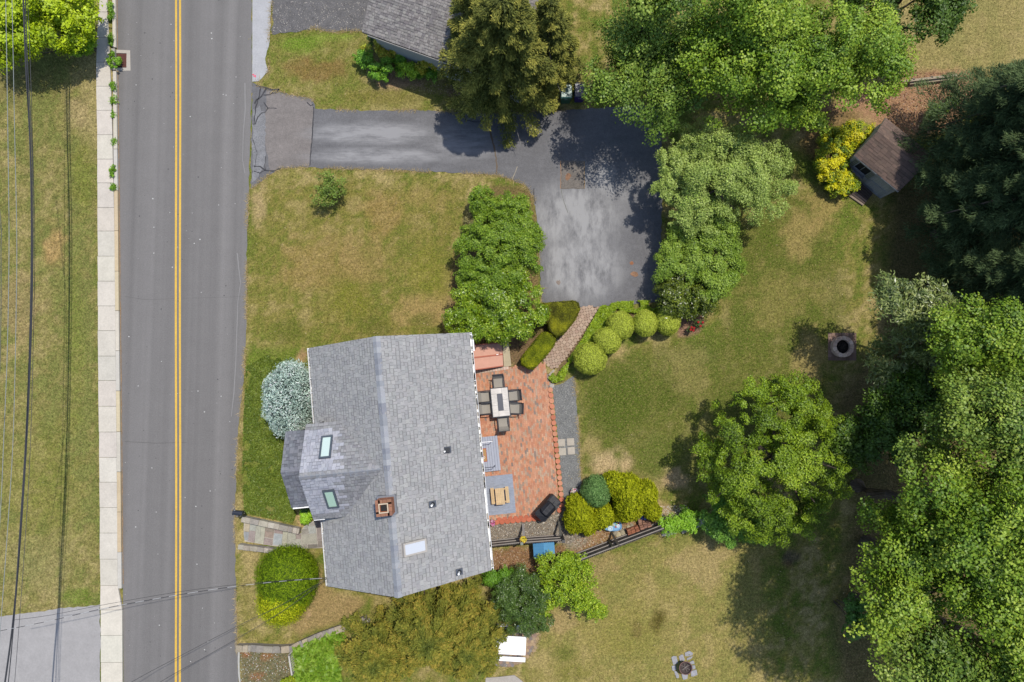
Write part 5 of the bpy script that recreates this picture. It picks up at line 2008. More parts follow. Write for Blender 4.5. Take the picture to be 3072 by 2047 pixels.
# ramp and steps
q = [P(*p, .12) for p in ((2583, 553), (2615, 583), (2590, 617), (2548, 588))]
ramp = thing('entry_ramp', 'dark plank ramp with two pale treads in front of playhouse', 'ramp', ((q[0] + q[2]) / 2).xy.to_3d())
for k in range(7):
    a0, a1 = k / 7 + .01, (k + 1) / 7 - .01
    z0 = .26 - .2 * k / 7
    m = MB()
    pts_ = [q[0] + (q[3] - q[0]) * a0, q[1] + (q[2] - q[1]) * a0, q[1] + (q[2] - q[1]) * a1, q[0] + (q[3] - q[0]) * a1]
    c = (166, 142, 124) if k == 4 else (150, 134, 118) if k == 6 else (86, 74, 70)
    m.prism([tuple(p.xy) for p in pts_], 0, z0, vary(obs(*c), .06))
    m.build('tread', 'wood', ramp)

# ================================================================== NEIGHBOUR'S HOUSE (top edge)
e0, e1_ = P(1086, 96, 2.75), P(1404, 209, 2.75)
NX = (e1_ - e0).normalized()
NYv = Vector((-NX.y, NX.x, 0))
NL, NWD, NZ = 8.6, 3.7, 1.75
nb_ = thing('neighbour_house', "neighbour's house with grey shingle roof at the top edge beside the cedar", 'house', (e0 + NX * 4 + NYv * 3).xy.to_3d())
nl = lambda a, b, z: e0 + NX * a + NYv * b + Z * (z - 2.75)
m = MB()
slab_roof(m, [nl(0, 0, 2.75), nl(NL, 0, 2.75), nl(NL, NWD, 2.75 + NZ), nl(0, NWD, 2.75 + NZ)], .12, obs(110, 106, 104))
m.build('roof_deck', 'shingle', nb_)
m = MB()
slab_roof(m, [nl(0, NWD, 2.75 + NZ), nl(NL, NWD, 2.75 + NZ), nl(NL, 2 * NWD, 2.75), nl(0, 2 * NWD, 2.75)], .12, obs(110, 106, 104))
m.build('roof_deck', 'shingle', nb_)
up = NYv * NWD + Z * NZ
tb = shingles(nl(0, 0, 2.75), NX, up, [(0, 0), (NL, 0), (NL, up.length), (0, up.length)], .128, .1, .24, lambda a, b: vary(obs(*rnd.choice([(158, 153, 149), (146, 141, 138), (166, 161, 156), (136, 131, 130)])), .06), .016)
lay(tb, nb_, 'shingle', 300)
m = MB()
o_ = .35
pts_ = [nl(o_, o_, 0), nl(NL - o_, o_, 0), nl(NL - o_, 2 * NWD - o_, 0), nl(o_, 2 * NWD - o_, 0)]
m.prism([tuple(p.xy) for p in pts_], 0, 2.78, obs(178, 182, 176))
m.build('wall', 'matte', nb_)
m = MB()
m.beam(nl(.3, -.06, 2.68), nl(NL, -.06, 2.68), .02, .12, obs(196, 192, 186))
m.build('fascia', 'matte', nb_)

# ================================================================== WIRES ALONG THE ROAD
def wire(pts, rad, col, name, label, group=None, n=6, sub=6, dash=None):
    q = [P(x, y, h) for x, y, h in pts]
    out = []
    for i in range(len(q) - 1):          # smooth through the points
        p0, p1, p2, p3 = q[max(0, i - 1)], q[i], q[i + 1], q[min(len(q) - 1, i + 2)]
        for j in range(sub):
            t = j / sub
            out.append(.5 * ((2 * p1) + (p2 - p0) * t + (2 * p0 - 5 * p1 + 4 * p2 - p3) * t * t + (3 * p1 - p0 - 3 * p2 + p3) * t ** 3))
    out.append(q[-1])
    m = MB()
    if dash:
        L = 0
        res = [out[0]]
        for a, b in zip(out[:-1], out[1:]):
            k = max(1, int((b - a).length / .16))
            res += [a + (b - a) * (i / k) for i in range(1, k + 1)]
        m.tube(res, rad, n, col)
        nf = len(m.f)
        for i in range(len(res) - 1):
            if (i // 2) % 2:
                for k in range(n): m.c[i * n + k] = dash
    else:
        m.tube(out, rad, n, col)
    return tag(m.build(name, 'matte', None), label, 'cable', group)


blk, sil = obs(62, 64, 70), obs(150, 156, 156)
wire([(58, -300, 6.0), (70, 0, 5.3), (78, 200, 5.03), (90, 420, 4.8), (95, 682, 4.67), (91, 980, 4.65), (79, 1300, 4.75), (60, 1600, 4.85), (43, 1830, 4.97), (15, 2047, 5.3), (-30, 2350, 6.0)], .038, blk, 'utility_cable', 'thick black bundled cable hung along the sidewalk verge')
wire([(62, -300, 6.1), (76, 0, 5.4), (83, 200, 5.13), (95, 420, 4.9), (99.5, 682, 4.77), (95, 980, 4.75), (82, 1300, 4.85), (63, 1600, 4.95), (45, 1830, 5.05), (25, 2047, 5.3), (-10, 2350, 6.1)], .02, blk, 'utility_cable', 'black cable just right of the thick bundled cable')
wire([(70, -300, 5.8), (83, 0, 5.2), (93, 260, 4.9), (104, 682, 4.6), (101, 980, 4.55), (90, 1364, 4.7), (70, 1700, 4.8), (44, 2047, 5.1), (20, 2350, 5.8)], .011, obs(84, 84, 88), 'utility_cable', 'thin dark wire nearest the sidewalk')
wire([(28, -300, 7.2), (36, 0, 6.6), (44, 400, 6.2), (50, 682, 6.05), (49, 900, 6.0), (40, 1300, 6.05), (22, 1600, 6.2), (0, 1900, 6.4), (-30, 2300, 7)], .013, sil, 'utility_cable', 'pale thin wire left of the thick bundled cable')
wire([(8, -300, 7.4), (17, 0, 6.8), (25, 500, 6.4), (27, 760, 6.3), (22, 1050, 6.3), (12, 1300, 6.4), (0, 1560, 6.5), (-30, 2000, 7)], .014, sil, 'utility_cable', 'pale wire closest to the left edge over the whole verge')
wire([(-40, 300, 7.4), (0, 640, 7.2), (3, 760, 7.2), (2, 1000, 7.2), (-8, 1200, 7.2), (-60, 1500, 7.3)], .014, obs(100, 104, 104), 'utility_cable', 'short bit of wire grazing the left edge')
# drop to the house, and thin lines added for cable shadows
hc = hl(5.2, -WH - .02, 2.85)
hx_, hy_ = proj(*hc)
wire([(-60, 1905, 5.2), (150, 1863, 5.0), (310, 1826, 4.7), (530, 1786, 4.2), (710, 1759, 3.7), (860, 1743, 3.2), (hx_, hy_, 2.78)], .011, obs(50, 50, 54), 'service_drop', 'black and white twisted cable crossing the road to the house', None, 6, 6, (.3, .3, .3))
wire([(36, 1861, 5.0), (150, 1846, 4.9), (310, 1815, 4.6), (530, 1777, 4.1), (710, 1754, 3.6), (860, 1741, 3.1), (hx_, hy_ - 2, 2.75)], .008, obs(60, 60, 62), 'service_drop', 'thin line added as shadow above the twisted cable crossing the road')  # stands in for the twisted cable's shadow line
wire([(250, 2140, 4.8), (394, 2047, 4.4), (545, 1966, 4.0), (710, 1880, 3.6), (850, 1812, 3.1), (hx_, hy_ + 2, 2.72)], .010, obs(70, 70, 72), 'service_drop', 'upper of two thin lines added as wire shadows slanting over the lower road')  # hung where a thin wire shadow crosses, in place of it
wire([(330, 2150, 4.8), (480, 2047, 4.4), (620, 1968, 4.0), (730, 1905, 3.6), (860, 1826, 3.1), (hx_, hy_ + 3, 2.70)], .010, obs(70, 70, 72), 'service_drop', 'lower of two thin lines added as wire shadows slanting over the lower road')  # second line added in place of a wire shadow

# ================================================================== FOLIAGE
def unit(v):
    return v / (np.linalg.norm(v, axis=1, keepdims=True) + 1e-9)


def leaf_arrays(c, nrm, tan, L, W, fold=0.0):
    """kite shaped leaf faces: centres, normals, long axes, lengths, widths"""
    t = unit(tan - nrm * np.sum(tan * nrm, 1, keepdims=True))
    b = np.cross(nrm, t)
    L, W = L[:, None], W[:, None]
    v = np.stack([c - t * L * .5, c + b * W * .5 - t * L * .08 + nrm * W * fold, c + t * L * .5, c - b * W * .5 - t * L * .08 + nrm * W * fold], 1)
    return v.reshape(-1, 3)


class Fol:
    """a heap of leaves: kites for broad leaves, single pointed triangles for small leaves and needles"""
    def __init__(s, tri=True):
        s.v, s.c, s.tri = [], [], tri

    def leaves(s, c, nrm, tan, L, W, col):
        nrm = unit(nrm)
        if s.tri:
            t = unit(tan - nrm * np.sum(tan * nrm, 1, keepdims=True))
            b = np.cross(nrm, t)
            L, W = L[:, None], W[:, None]
            s.v.append(np.stack([c - t * L * .4 - b * W * .55, c - t * L * .4 + b * W * .55, c + t * L * .6], 1).reshape(-1, 3))
        else:
            s.v.append(leaf_arrays(c, nrm, tan, L, W))
        s.c.append(col)

    def build(s, name, mat, parent, core=None):
        v = np.concatenate(s.v)
        c = np.concatenate(s.c)
        o = ORG.get(parent.name, Vector((0, 0, 0))) if parent is not None else Vector((0, 0, 0))
        v = v - np.array(o)[None, :]
        f = np.arange(len(v)).reshape(-1, 3 if s.tri else 4)
        return put(name, np_mesh(name, v, f, mat, fcol=np.clip(c, 0, .8)), parent)


def palette(cols, t, gain=1.75):
    cols = np.array([obs(*c) for c in cols])
    t = np.clip(t, 0, .9999) * (len(cols) - 1)
    i = t.astype(int)
    u = (t - i)[:, None]
    return np.minimum((cols[i] * (1 - u) + cols[np.minimum(i + 1, len(cols) - 1)] * u) * gain, .62)


def sphere_dirs(n, zmin=-1.):
    z = rng.uniform(zmin, 1, n)
    a = rng.uniform(0, 2 * math.pi, n)
    r = np.sqrt(1 - z * z)
    return np.stack([r * np.cos(a), r * np.sin(a), z], 1)


def crown_leaves(fo, c, R, nb, rb, dens, L, W, cols, up=.7, out=.8, jit=.7, zmin=-.35, fill=.35, hang=0., cvar=.3, squash=.8, gain=1.75, feather=.12, lobes=9, lobe_r=2.3, even=.5):
    """leaf sprays of uneven size spread over and through an uneven crown volume; c centre, R half-axes (m)"""
    c, R = np.array(c), np.array(R)
    n1 = max(4, nb // lobes)
    sd = rnd.randrange(500)
    d = sphere_dirs(n1, zmin)
    bulge = .84 + .32 * vnoise(d[:, 0] * 1.7 + d[:, 2] + sd, d[:, 1] * 1.7 + sd * .3, sd, 2)      # uneven outline
    r1 = np.minimum(rb * lobe_r * np.clip(np.exp(rng.normal(0, .3, n1)), .55, 1.7), R.min() * .75)
    f = np.where(rng.random(n1) < fill, rng.uniform(.1, .7, n1), rng.uniform(.8, 1.0, n1)) * bulge
    lc = c + d * np.maximum(R[None, :] - r1[:, None] * .8, R[None, :] * .2) * f[:, None]
    w1 = r1 ** 2
    q = rng.choice(n1, nb, p=w1 / w1.sum())
    e1 = sphere_dirs(nb, -.35)
    rbs = rb * np.clip(np.exp(rng.normal(0, .35, nb)), .45, 1.9)
    o1 = e1 * (r1[q] * rng.uniform(.55, 1.0, nb))[:, None]
    o1[:, 2] *= .75
    bc = lc[q] + o1
    # the rest of the sprays sit evenly over the whole crown
    d2 = sphere_dirs(nb, zmin)
    b2 = .86 + .28 * vnoise(d2[:, 0] * 2.1 + d2[:, 2] + sd, d2[:, 1] * 2.1 + sd * .3, sd + 3, 2)
    f2 = np.where(rng.random(nb) < fill, rng.uniform(.3, .8, nb), rng.uniform(.84, 1.02, nb)) * b2
    ev = rng.random(nb) < even
    pdir = np.where(ev[:, None], d2, unit(o1))
    bc = np.where(ev[:, None], c + d2 * np.maximum(R[None, :] - rb * .6, R[None, :] * .3) * f2[:, None], bc)
    bt = np.clip(rng.uniform(0, 1, n1)[q] * .6 + rng.uniform(0, .4, nb), 0, 1)
    ang = rng.uniform(0, math.pi, nb)
    asp = np.exp(rng.normal(0, .3, nb))
    n = int(dens * math.pi * R[0] * R[1] / (.5 * L * W))
    w_ = rbs ** 2
    k = rng.choice(nb, n, p=w_ / w_.sum())
    e = sphere_dirs(n, -.55)
    rad = rbs[k] * np.where(rng.random(n) < .3, rng.uniform(.2, .9, n), rng.uniform(.7, 1.15, n))
    off = e * rad[:, None]
    ca_, sa_ = np.cos(ang[k]), np.sin(ang[k])
    ox, oy = off[:, 0] * asp[k], off[:, 1] / asp[k]
    off = np.stack([ox * ca_ - oy * sa_, ox * sa_ + oy * ca_, off[:, 2] * squash], 1) + rng.normal(0, 1, (n, 3)) * (rbs[k] * feather)[:, None]
    p = bc[k] + off
    p[:, 2] -= hang * rad * (1 - e[:, 2])
    nrm = e * out + pdir[k] * out * .7 + np.array([0, 0, up])[None, :] + rng.normal(0, jit, (n, 3)) * .6
    tan = e + rng.normal(0, .7, (n, 3))
    tan[:, 2] -= .3
    t = bt[k] * cvar + rng.uniform(0, 1 - cvar, n)
    col = palette(cols, t, gain) * rng.uniform(.82, 1.18, (n, 1))
    keep = p[:, 2] > .03
    s = rng.uniform(.7, 1.25, n)
    fo.leaves(p[keep], nrm[keep], tan[keep], (L * s)[keep], (W * s)[keep], col[keep])
    return bc, rbs


BARK = obs(112, 100, 88)


def trunk_limbs(t, base, top, r0, bcs, nl=7, col=BARK, name='trunk'):
    base, top = Vector(base), Vector(top)
    m = MB()
    n = 6
    pts, rad = [], []
    for i in range(n + 1):
        q = i / n
        pts.append(base + (top - base) * q + Vector((rnd.uniform(-1, 1), rnd.uniform(-1, 1), 0)) * r0 * .5 * (0 < i < n))
        rad.append(r0 * (1.25 if i == 0 else 1 - .7 * q))
    m.tube(pts, rad, 10, col)
    m.build('trunk', 'bark', t)
    idx = rng.permutation(len(bcs))[:nl]
    for i in idx:
        e = Vector(tuple(bcs[i]))
        q = rnd.uniform(.35, .85)
        s = base + (top - base) * q
        mid = (s + e) / 2 + Vector((rnd.uniform(-.2, .2), rnd.uniform(-.2, .2), rnd.uniform(0, .3)))
        m = MB()
        m.tube([s, mid, e], [r0 * .42, r0 * .26, r0 * .1], 6, col)
        m.build('limb', 'bark', t)


def tree(name, label, crowns, trunk_px, L, W, cols, dens=5, mat='leaf', cat='tree', group=None, r0=.18, nl=8, **kw):
    """crowns: (px, py, z centre, rx px, ry px, rz m, clumps, clump radius m)"""
    z0 = crowns[0][2]
    tp = P(*trunk_px, z0)
    base = Vector((tp.x, tp.y, 0))
    t = thing(name, label, cat, base, 0, group)
    fo = Fol(L < .1 or mat == 'needle')
    allb = []
    for (px, py, z, rx, ry, rz, nb, rb) in crowns:
        p = P(px, py, z)
        bc, _ = crown_leaves(fo, p, (rx * mpp(z), ry * mpp(z), rz), nb, rb, dens, L, W, cols, **kw)
        allb += list(bc)
    fo.build('crown', mat, t)
    top = max(c[2] + c[5] * .3 for c in crowns)
    trunk_limbs(t, base, (base.x, base.y, top), r0, allb, nl)
    return t


def shrub(name, label, crowns, L, W, cols, dens=6, mat='leaf', cat='shrub', group=None, stems=5, **kw):
    px, py, z = crowns[0][:3]
    p = P(px, py, z)
    base = Vector((p.x, p.y, 0))
    t = thing(name, label, cat, base, 0, group)
    fo = Fol()
    allb = []
    for (px, py, z, rx, ry, rz, nb, rb) in crowns:
        q = P(px, py, z)
        bc, _ = crown_leaves(fo, q, (rx * mpp(z), ry * mpp(z), rz), nb, rb, dens, L, W, cols, **kw)
        allb += list(bc)
    fo.build('foliage', mat, t)
    for i in range(stems):
        e = Vector(tuple(allb[rnd.randrange(len(allb))]))
        s = base + Vector((rnd.uniform(-.12, .12), rnd.uniform(-.12, .12), 0))
        s = Vector((base.x + (e.x - base.x) * .3, base.y + (e.y - base.y) * .3, 0))
        m = MB()
        m.tube([s, (s + e) / 2 + Vector((0, 0, .05)), e], [.03, .022, .01], 5, BARK)
        m.build('stem', 'bark', t)
    return t


def conifer(name, label, px, py, zmid, zbot, ztop, rpx, nbr, L, W, cols, per=240, droop=.25, ax=(1, 1), cat='tree', r0=.2, spread=.16, rise=.12, taper=1.0, gain=1.35, bare=0, mat='needle'):
    """branches set round a trunk, each carrying flat sprays of narrow needles"""
    p = P(px, py, zmid)
    base = Vector((p.x, p.y, 0))
    t = thing(name, label, cat, base)
    Rm = rpx * mpp(zmid)
    fo = Fol()
    bcs = []
    for i in range(nbr):
        q = (i + rnd.random()) / nbr
        q = q ** .85
        z = zbot + (ztop - zbot) * q
        ln = Rm * (1 - q * .92) ** taper * rnd.uniform(.72, 1.12)
        a = i * 2.39996 + rnd.uniform(-.3, .3)
        dr = np.array([math.cos(a) * ax[0], math.sin(a) * ax[1], 0])
        n = int(per * (.35 + ln / Rm))
        s = rng.random(n) ** .6
        side = np.array([-dr[1], dr[0], 0])
        # side twigs: position along branch, then out to the side
        tw = rng.integers(-1, 2, n)
        ang = rng.normal(0, .5, n)
        wid = spread * (1.15 - s * .8) * ln + .1
        lat = rng.normal(0, 1, n) * wid * .55
        zz = z + rise * ln * np.sin(s * 2.2) - droop * ln * s ** 1.7 - np.abs(lat) * .25 + rng.normal(0, .05, n)
        pos = np.array([base.x, base.y, 0])[None, :] + dr[None, :] * (s * ln)[:, None] + side[None, :] * lat[:, None]
        pos[:, 2] = zz
        tan = dr[None, :] * 1.0 + side[None, :] * (lat / (wid + .05) * .9)[:, None] + rng.normal(0, .35, (n, 3))
        tan[:, 2] -= droop * s
        nrm = np.array([0, 0, 1.])[None, :] + rng.normal(0, .55, (n, 3))
        bt = rnd.random()
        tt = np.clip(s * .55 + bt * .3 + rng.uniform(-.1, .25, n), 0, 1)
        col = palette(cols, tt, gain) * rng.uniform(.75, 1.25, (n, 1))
        k = rng.uniform(.6, 1.3, n)
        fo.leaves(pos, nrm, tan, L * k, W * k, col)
        if i % 3 == 0:
            bcs.append((base.x + dr[0] * ln * .8, base.y + dr[1] * ln * .8, z - droop * ln * .4))
    fo.build('crown', mat, t)
    trunk_limbs(t, base, (base.x, base.y, ztop * .97), r0, bcs, min(14, len(bcs)))
    for k in range(bare):
        a = rnd.uniform(0, 6.28)
        z = rnd.uniform(zbot, ztop * .6)
        m = MB()
        e0_ = Vector((base.x, base.y, z))
        e1q = e0_ + Vector((math.cos(a), math.sin(a), rnd.uniform(-.1, .2))) * Rm * rnd.uniform(.6, 1)
        m.tube([e0_, (e0_ + e1q) / 2 + Vector((0, 0, .2)), e1q], [.03, .02, .006], 5, obs(150, 144, 138))
        m.build('bare_branch', 'bark', t)
    return t


def ellipsoid_shell(fo, c, R, n, L, W, cols, zmin=-.55, bump=.05, jit=.35, power=1., seed=0, lump=0., lumpf=3.):
    """clipped surface: short leaves standing on a rounded body"""
    c, R = np.array(c), np.array(R)
    d = sphere_dirs(n, zmin)
    g = np.sign(d) * np.abs(d) ** power if power != 1 else d
    u = (vnoise(d[:, 0] * lumpf + d[:, 2] * 1.3 + seed, d[:, 1] * lumpf + d[:, 2] * .7 + seed * 3.1, seed + 5, 2) - .5) * 2 * lump
    p = c + g * R * (1 + rng.normal(0, bump, n)[:, None] + u[:, None])
    nrm = unit(d / R) + rng.normal(0, jit, (n, 3))
    tan = rng.normal(0, 1, (n, 3))
    t = np.clip(.5 + u * 2 + rng.normal(0, .25, n), 0, 1)
    col = palette(cols, t) * rng.uniform(.82, 1.18, (n, 1))
    keep = p[:, 2] > .02
    s = rng.uniform(.7, 1.3, n)
    fo.leaves(p[keep], nrm[keep], tan[keep], (L * s)[keep], (W * s)[keep], col[keep])


def core_body(t, c, R, col, name='core', zmin=-.6, power=1.):
    m = MB()
    n, k = 20, 10
    prof = []
    v = []
    for j in range(k + 1):
        ph = -math.pi / 2 + math.pi * j / k
        for i in range(n):
            a = 2 * math.pi * i / n
            d = (math.cos(ph) * math.cos(a), math.cos(ph) * math.sin(a), math.sin(ph))
            g = [math.copysign(abs(x) ** power, x) for x in d]
            v.append((c[0] + g[0] * R[0] * .93, c[1] + g[1] * R[1] * .93, max(.0, c[2] + g[2] * R[2] * .93)))
    f = [(j * n + i, j * n + (i + 1) % n, j * n + n + (i + 1) % n, j * n + n + i) for j in range(k) for i in range(n)]
    m.add(v, f, obs(*col))
    return m.build(name, 'needle', t, smooth=True)


def ball(name, label, px, py, zc, rx, ry, rz, cols, n=9000, L=.06, W=.035, group=None, core=(70, 84, 24), stem=True, cat='shrub', mat='needle', bump=.03, lump=.04, lumpf=3., jit=.4):
    p = P(px, py, zc)
    R = (rx * mpp(zc), ry * mpp(zc), rz)
    t = thing(name, label, cat, (p.x, p.y, 0), 0, group)
    fo = Fol()
    ellipsoid_shell(fo, p, R, n, L, W, cols, zmin=-.8, bump=bump, lump=lump, lumpf=lumpf, seed=rnd.randrange(90), jit=jit)
    fo.build('foliage', mat, t)
    core_body(t, p, R, core)
    if stem:
        m = MB()
        m.tube([(p.x, p.y, 0), (p.x, p.y, max(.15, zc - rz * .5))], [.07, .05], 7, BARK)
        m.build('stem', 'bark', t)
    return t


def hedge(name, label, outline_px, ht, cols, n, L=.06, W=.035, core=(60, 66, 22)):
    """clipped hedge of any outline with a softly rounded top; outline given at its top edge"""
    top = [P(x, y, ht) for x, y in outline_px]
    cx = sum(p.x for p in top) / len(top)
    cy = sum(p.y for p in top) / len(top)
    t = thing(name, label, 'hedge', (cx, cy, 0))
    poly = [(p.x, p.y) for p in top]
    m = MB()
    ins = [(cx + (x - cx) * .96, cy + (y - cy) * .96) for x, y in poly]
    m.prism(ins, 0, ht - .06, obs(*core))
    m.build('core', 'needle', t)
    fo = Fol()
    xs, ys = [q[0] for q in poly], [q[1] for q in poly]
    P_ = []
    while len(P_) < n:
        x, y = rnd.uniform(min(xs), max(xs)), rnd.uniform(min(ys), max(ys))
        if inside(poly, x, y): P_.append((x, y))
    P_ = np.array(P_)
    dmin = np.full(n, 9.)
    for i in range(len(poly)):
        a, b = np.array(poly[i]), np.array(poly[(i + 1) % len(poly)])
        tt = np.clip(((P_ - a) @ (b - a)) / ((b - a) @ (b - a)), 0, 1)
        dmin = np.minimum(dmin, np.linalg.norm(P_ - a - tt[:, None] * (b - a), axis=1))
    z = ht - .12 * np.clip(1 - dmin / .22, 0, 1) ** 2 + rng.normal(0, .018, n) + (vnoise(P_[:, 0] * 3, P_[:, 1] * 3, 8, 2) - .5) * .1
    pos = np.column_stack([P_, z])
    nrm = np.column_stack([(P_ - np.array([cx, cy])) * np.clip(1 - dmin / .2, 0, 1)[:, None], np.ones(n)]) + rng.normal(0, .45, (n, 3))
    tq = np.clip(vnoise(P_[:, 0] * 1.4, P_[:, 1] * 1.4, 33, 3) * 1.6 - .3 + rng.normal(0, .18, n), 0, 1)
    s = rng.uniform(.7, 1.3, n)
    fo.leaves(pos, nrm, rng.normal(0, 1, (n, 3)), L * s, W * s, palette(cols, tq) * rng.uniform(.8, 1.2, (n, 1)))
    # sides
    m_ = n // 2
    per = np.array(poly + [poly[0]])
    seg = np.linalg.norm(np.diff(per, axis=0), axis=1)
    k = rng.choice(len(seg), m_, p=seg / seg.sum())
    u = rng.random(m_)[:, None]
    q = per[k] * (1 - u) + per[k + 1] * u
    pos = np.column_stack([q + rng.normal(0, .02, (m_, 2)), rng.uniform(.03, ht - .05, m_)])
    dd = per[k + 1] - per[k]
    nn = np.column_stack([dd[:, 1], -dd[:, 0]])
    sg = np.sign(np.sum(nn * (q - np.array([cx, cy])), 1))[:, None]
    nrm = np.column_stack([unit(nn) * sg, np.full(m_, .3)]) + rng.normal(0, .4, (m_, 3))
    s = rng.uniform(.7, 1.3, m_)
    fo.leaves(pos, nrm, rng.normal(0, 1, (m_, 3)), L * s, W * s, palette(cols, rng.random(m_)) * rng.uniform(.8, 1.2, (m_, 1)))
    fo.build('foliage', 'needle', t)
    return t


def carpet(name, label, cat, poly_px, n, h0, h1, L, W, cols, mat='leaf', kind='stuff', nz=.0, upright=.5, gain=1.25):
    """low ground cover leaf by leaf"""
    xs, ys = [p[0] for p in poly_px], [p[1] for p in poly_px]
    q = []
    while len(q) < n:
        x, y = rnd.uniform(min(xs), max(xs)), rnd.uniform(min(ys), max(ys))
        if inside(poly_px, x, y): q.append(G(x, y))
    q = np.array(q)
    hill = vnoise(q[:, 0] * 2.2, q[:, 1] * 2.2, 12, 2)
    keep = hill > nz
    q, hill = q[keep], hill[keep]
    n = len(q)
    pos = np.column_stack([q, h0 + (h1 - h0) * (.35 * hill + .65 * rng.random(n))])
    nrm = np.column_stack([rng.normal(0, upright, (n, 2)), np.ones(n)])
    s = rng.uniform(.7, 1.3, n)
    fo = Fol(L < .2)
    fo.leaves(pos, nrm, rng.normal(0, 1, (n, 3)), L * s, W * s, palette(cols, np.clip(hill * .6 + rng.uniform(-.1, .5, n), 0, 1), gain) * rng.uniform(.85, 1.15, (n, 1)))
    o = fo.build(name, mat, None)
    tag(o, label, cat, None, kind)
    return o

# ------------------------------------------------------------------ the big trees
MAPLE = [(58, 84, 20), (86, 118, 28), (116, 144, 38), (146, 168, 52), (174, 186, 76)]
MAPLE2 = [(54, 80, 24), (82, 110, 36), (110, 136, 48), (140, 160, 64), (170, 180, 88)]
SHADE = [(44, 68, 20), (62, 90, 26), (82, 110, 34), (102, 126, 42)]  # maple greens darkened so that shade sits in the leaf colour
ml = dict(up=.45, out=.9, jit=.7, zmin=-.15, fill=.34, cvar=.6, squash=.6, even=.1, lobes=9, lobe_r=2.15, feather=.11)
LA, LB = .115, .09


def maple(label, crowns, trunk_px, cols=MAPLE, dens=5.5, r0=.26):
    tree('maple_tree', label, crowns, trunk_px, LA, LB, cols, dens, 'leaf', r0=r0, gain=1.42 if trunk_px[0] > 2640 else 1.6, **ml)


maple('big green maple above the driveway next to the cedar', [(1945, 205, 4.2, 220, 205, 2.8, 170, .4), (1960, 60, 6.0, 160, 100, 2.4, 70, .42)], (1930, 130), MAPLE2)
maple('big light green maple in the middle of the top edge', [(2230, 195, 4.8, 250, 230, 3.4, 220, .42), (2240, 40, 7.0, 200, 110, 2.6, 90, .45)], (2240, 110), MAPLE, r0=.3)
maple('bright green maple nearest the garden playhouse', [(2500, 205, 4.6, 235, 190, 3.0, 190, .4), (2390, 330, 3.8, 100, 70, 1.4, 40, .36)], (2500, 150))
maple('dark shaded maple at the top edge right of centre', [(2700, 40, 3.6, 210, 130, 1.8, 120, .34)], (2700, 0), SHADE, 5, .2)
CEDAR = [(46, 56, 28), (64, 72, 34), (86, 92, 42), (114, 116, 52), (154, 148, 68)]
ck = dict(droop=.3, r0=.2, spread=.17, bare=5, gain=1.8)
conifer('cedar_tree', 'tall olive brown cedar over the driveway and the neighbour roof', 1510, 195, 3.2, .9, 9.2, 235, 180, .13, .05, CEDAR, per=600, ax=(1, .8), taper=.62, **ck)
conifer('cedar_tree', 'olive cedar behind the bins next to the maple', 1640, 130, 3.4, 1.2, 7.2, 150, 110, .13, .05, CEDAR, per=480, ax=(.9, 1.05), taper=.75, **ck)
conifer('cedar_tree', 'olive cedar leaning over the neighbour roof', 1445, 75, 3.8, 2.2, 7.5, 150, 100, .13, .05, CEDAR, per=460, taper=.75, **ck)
shrub('yew_shrub', 'dark green shrub at the foot of the cedar by the roof corner', [(1425, 230, 1.2, 46, 60, 1.0, 30, .26), (1450, 290, .9, 40, 34, .8, 18, .24)], .06, .03, [(36, 56, 22), (52, 76, 30), (76, 98, 40)], 5, 'needle')
# apple tree and rhododendrons by the drive
tree('apple_tree', 'loose pale green apple tree right of the driveway', [(2150, 490, 3.4, 165, 130, 1.3, 150, .26), (2270, 540, 3.0, 130, 120, 1.2, 100, .26), (2050, 470, 3.2, 88, 100, .8, 60, .2), (2120, 620, 2.6, 125, 95, .9, 80, .24), (2020, 560, 3.0, 66, 50, .5, 30, .16)],
     (2160, 560), .075, .045, [(84, 104, 44), (108, 128, 54), (132, 150, 68), (154, 168, 92), (150, 184, 60)], 3.6, 'leaf', r0=.13, nl=16, up=.7, out=.7, jit=.9, fill=.3, cvar=.45, gain=2.0)
shrub('rhododendron', 'bright green leafy shrub between the apple tree and the dark one', [(2090, 785, 1.6, 122, 125, 1.0, 140, .24), (2115, 690, 1.7, 100, 76, .9, 60, .24), (2150, 780, 1.3, 76, 100, .8, 60, .22)], .08, .05, [(74, 98, 26), (98, 124, 36), (122, 146, 48), (146, 166, 66)], 6, 'leaf', up=.8, jit=.7, cvar=.4, even=.8)
shrub('rhododendron', 'dark glossy rounded shrub beside the end topiary ball', [(2056, 882, 1.2, 102, 74, 1.05, 90, .24)], .12, .05, [(50, 62, 16), (72, 86, 22), (98, 112, 32), (128, 140, 44)], 6, 'waxy_leaf', up=.7, jit=.8, even=.9)
# pines
PINE = [(34, 46, 30), (46, 62, 38), (62, 80, 48), (84, 102, 62), (106, 124, 78)]
pk = dict(droop=.1, r0=.22, spread=.26, rise=.16, taper=.85)
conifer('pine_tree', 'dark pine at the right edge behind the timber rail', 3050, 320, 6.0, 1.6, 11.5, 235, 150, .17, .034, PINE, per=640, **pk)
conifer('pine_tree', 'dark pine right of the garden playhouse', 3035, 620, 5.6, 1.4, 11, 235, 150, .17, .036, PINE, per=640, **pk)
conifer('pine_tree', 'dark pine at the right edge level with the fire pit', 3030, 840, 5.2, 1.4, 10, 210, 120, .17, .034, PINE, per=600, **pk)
conifer('pine_tree', 'pale tipped pine between the two tall dark pines', 3100, 470, 6.5, 2.0, 12, 230, 110, .17, .034, PINE, per=600, **pk)
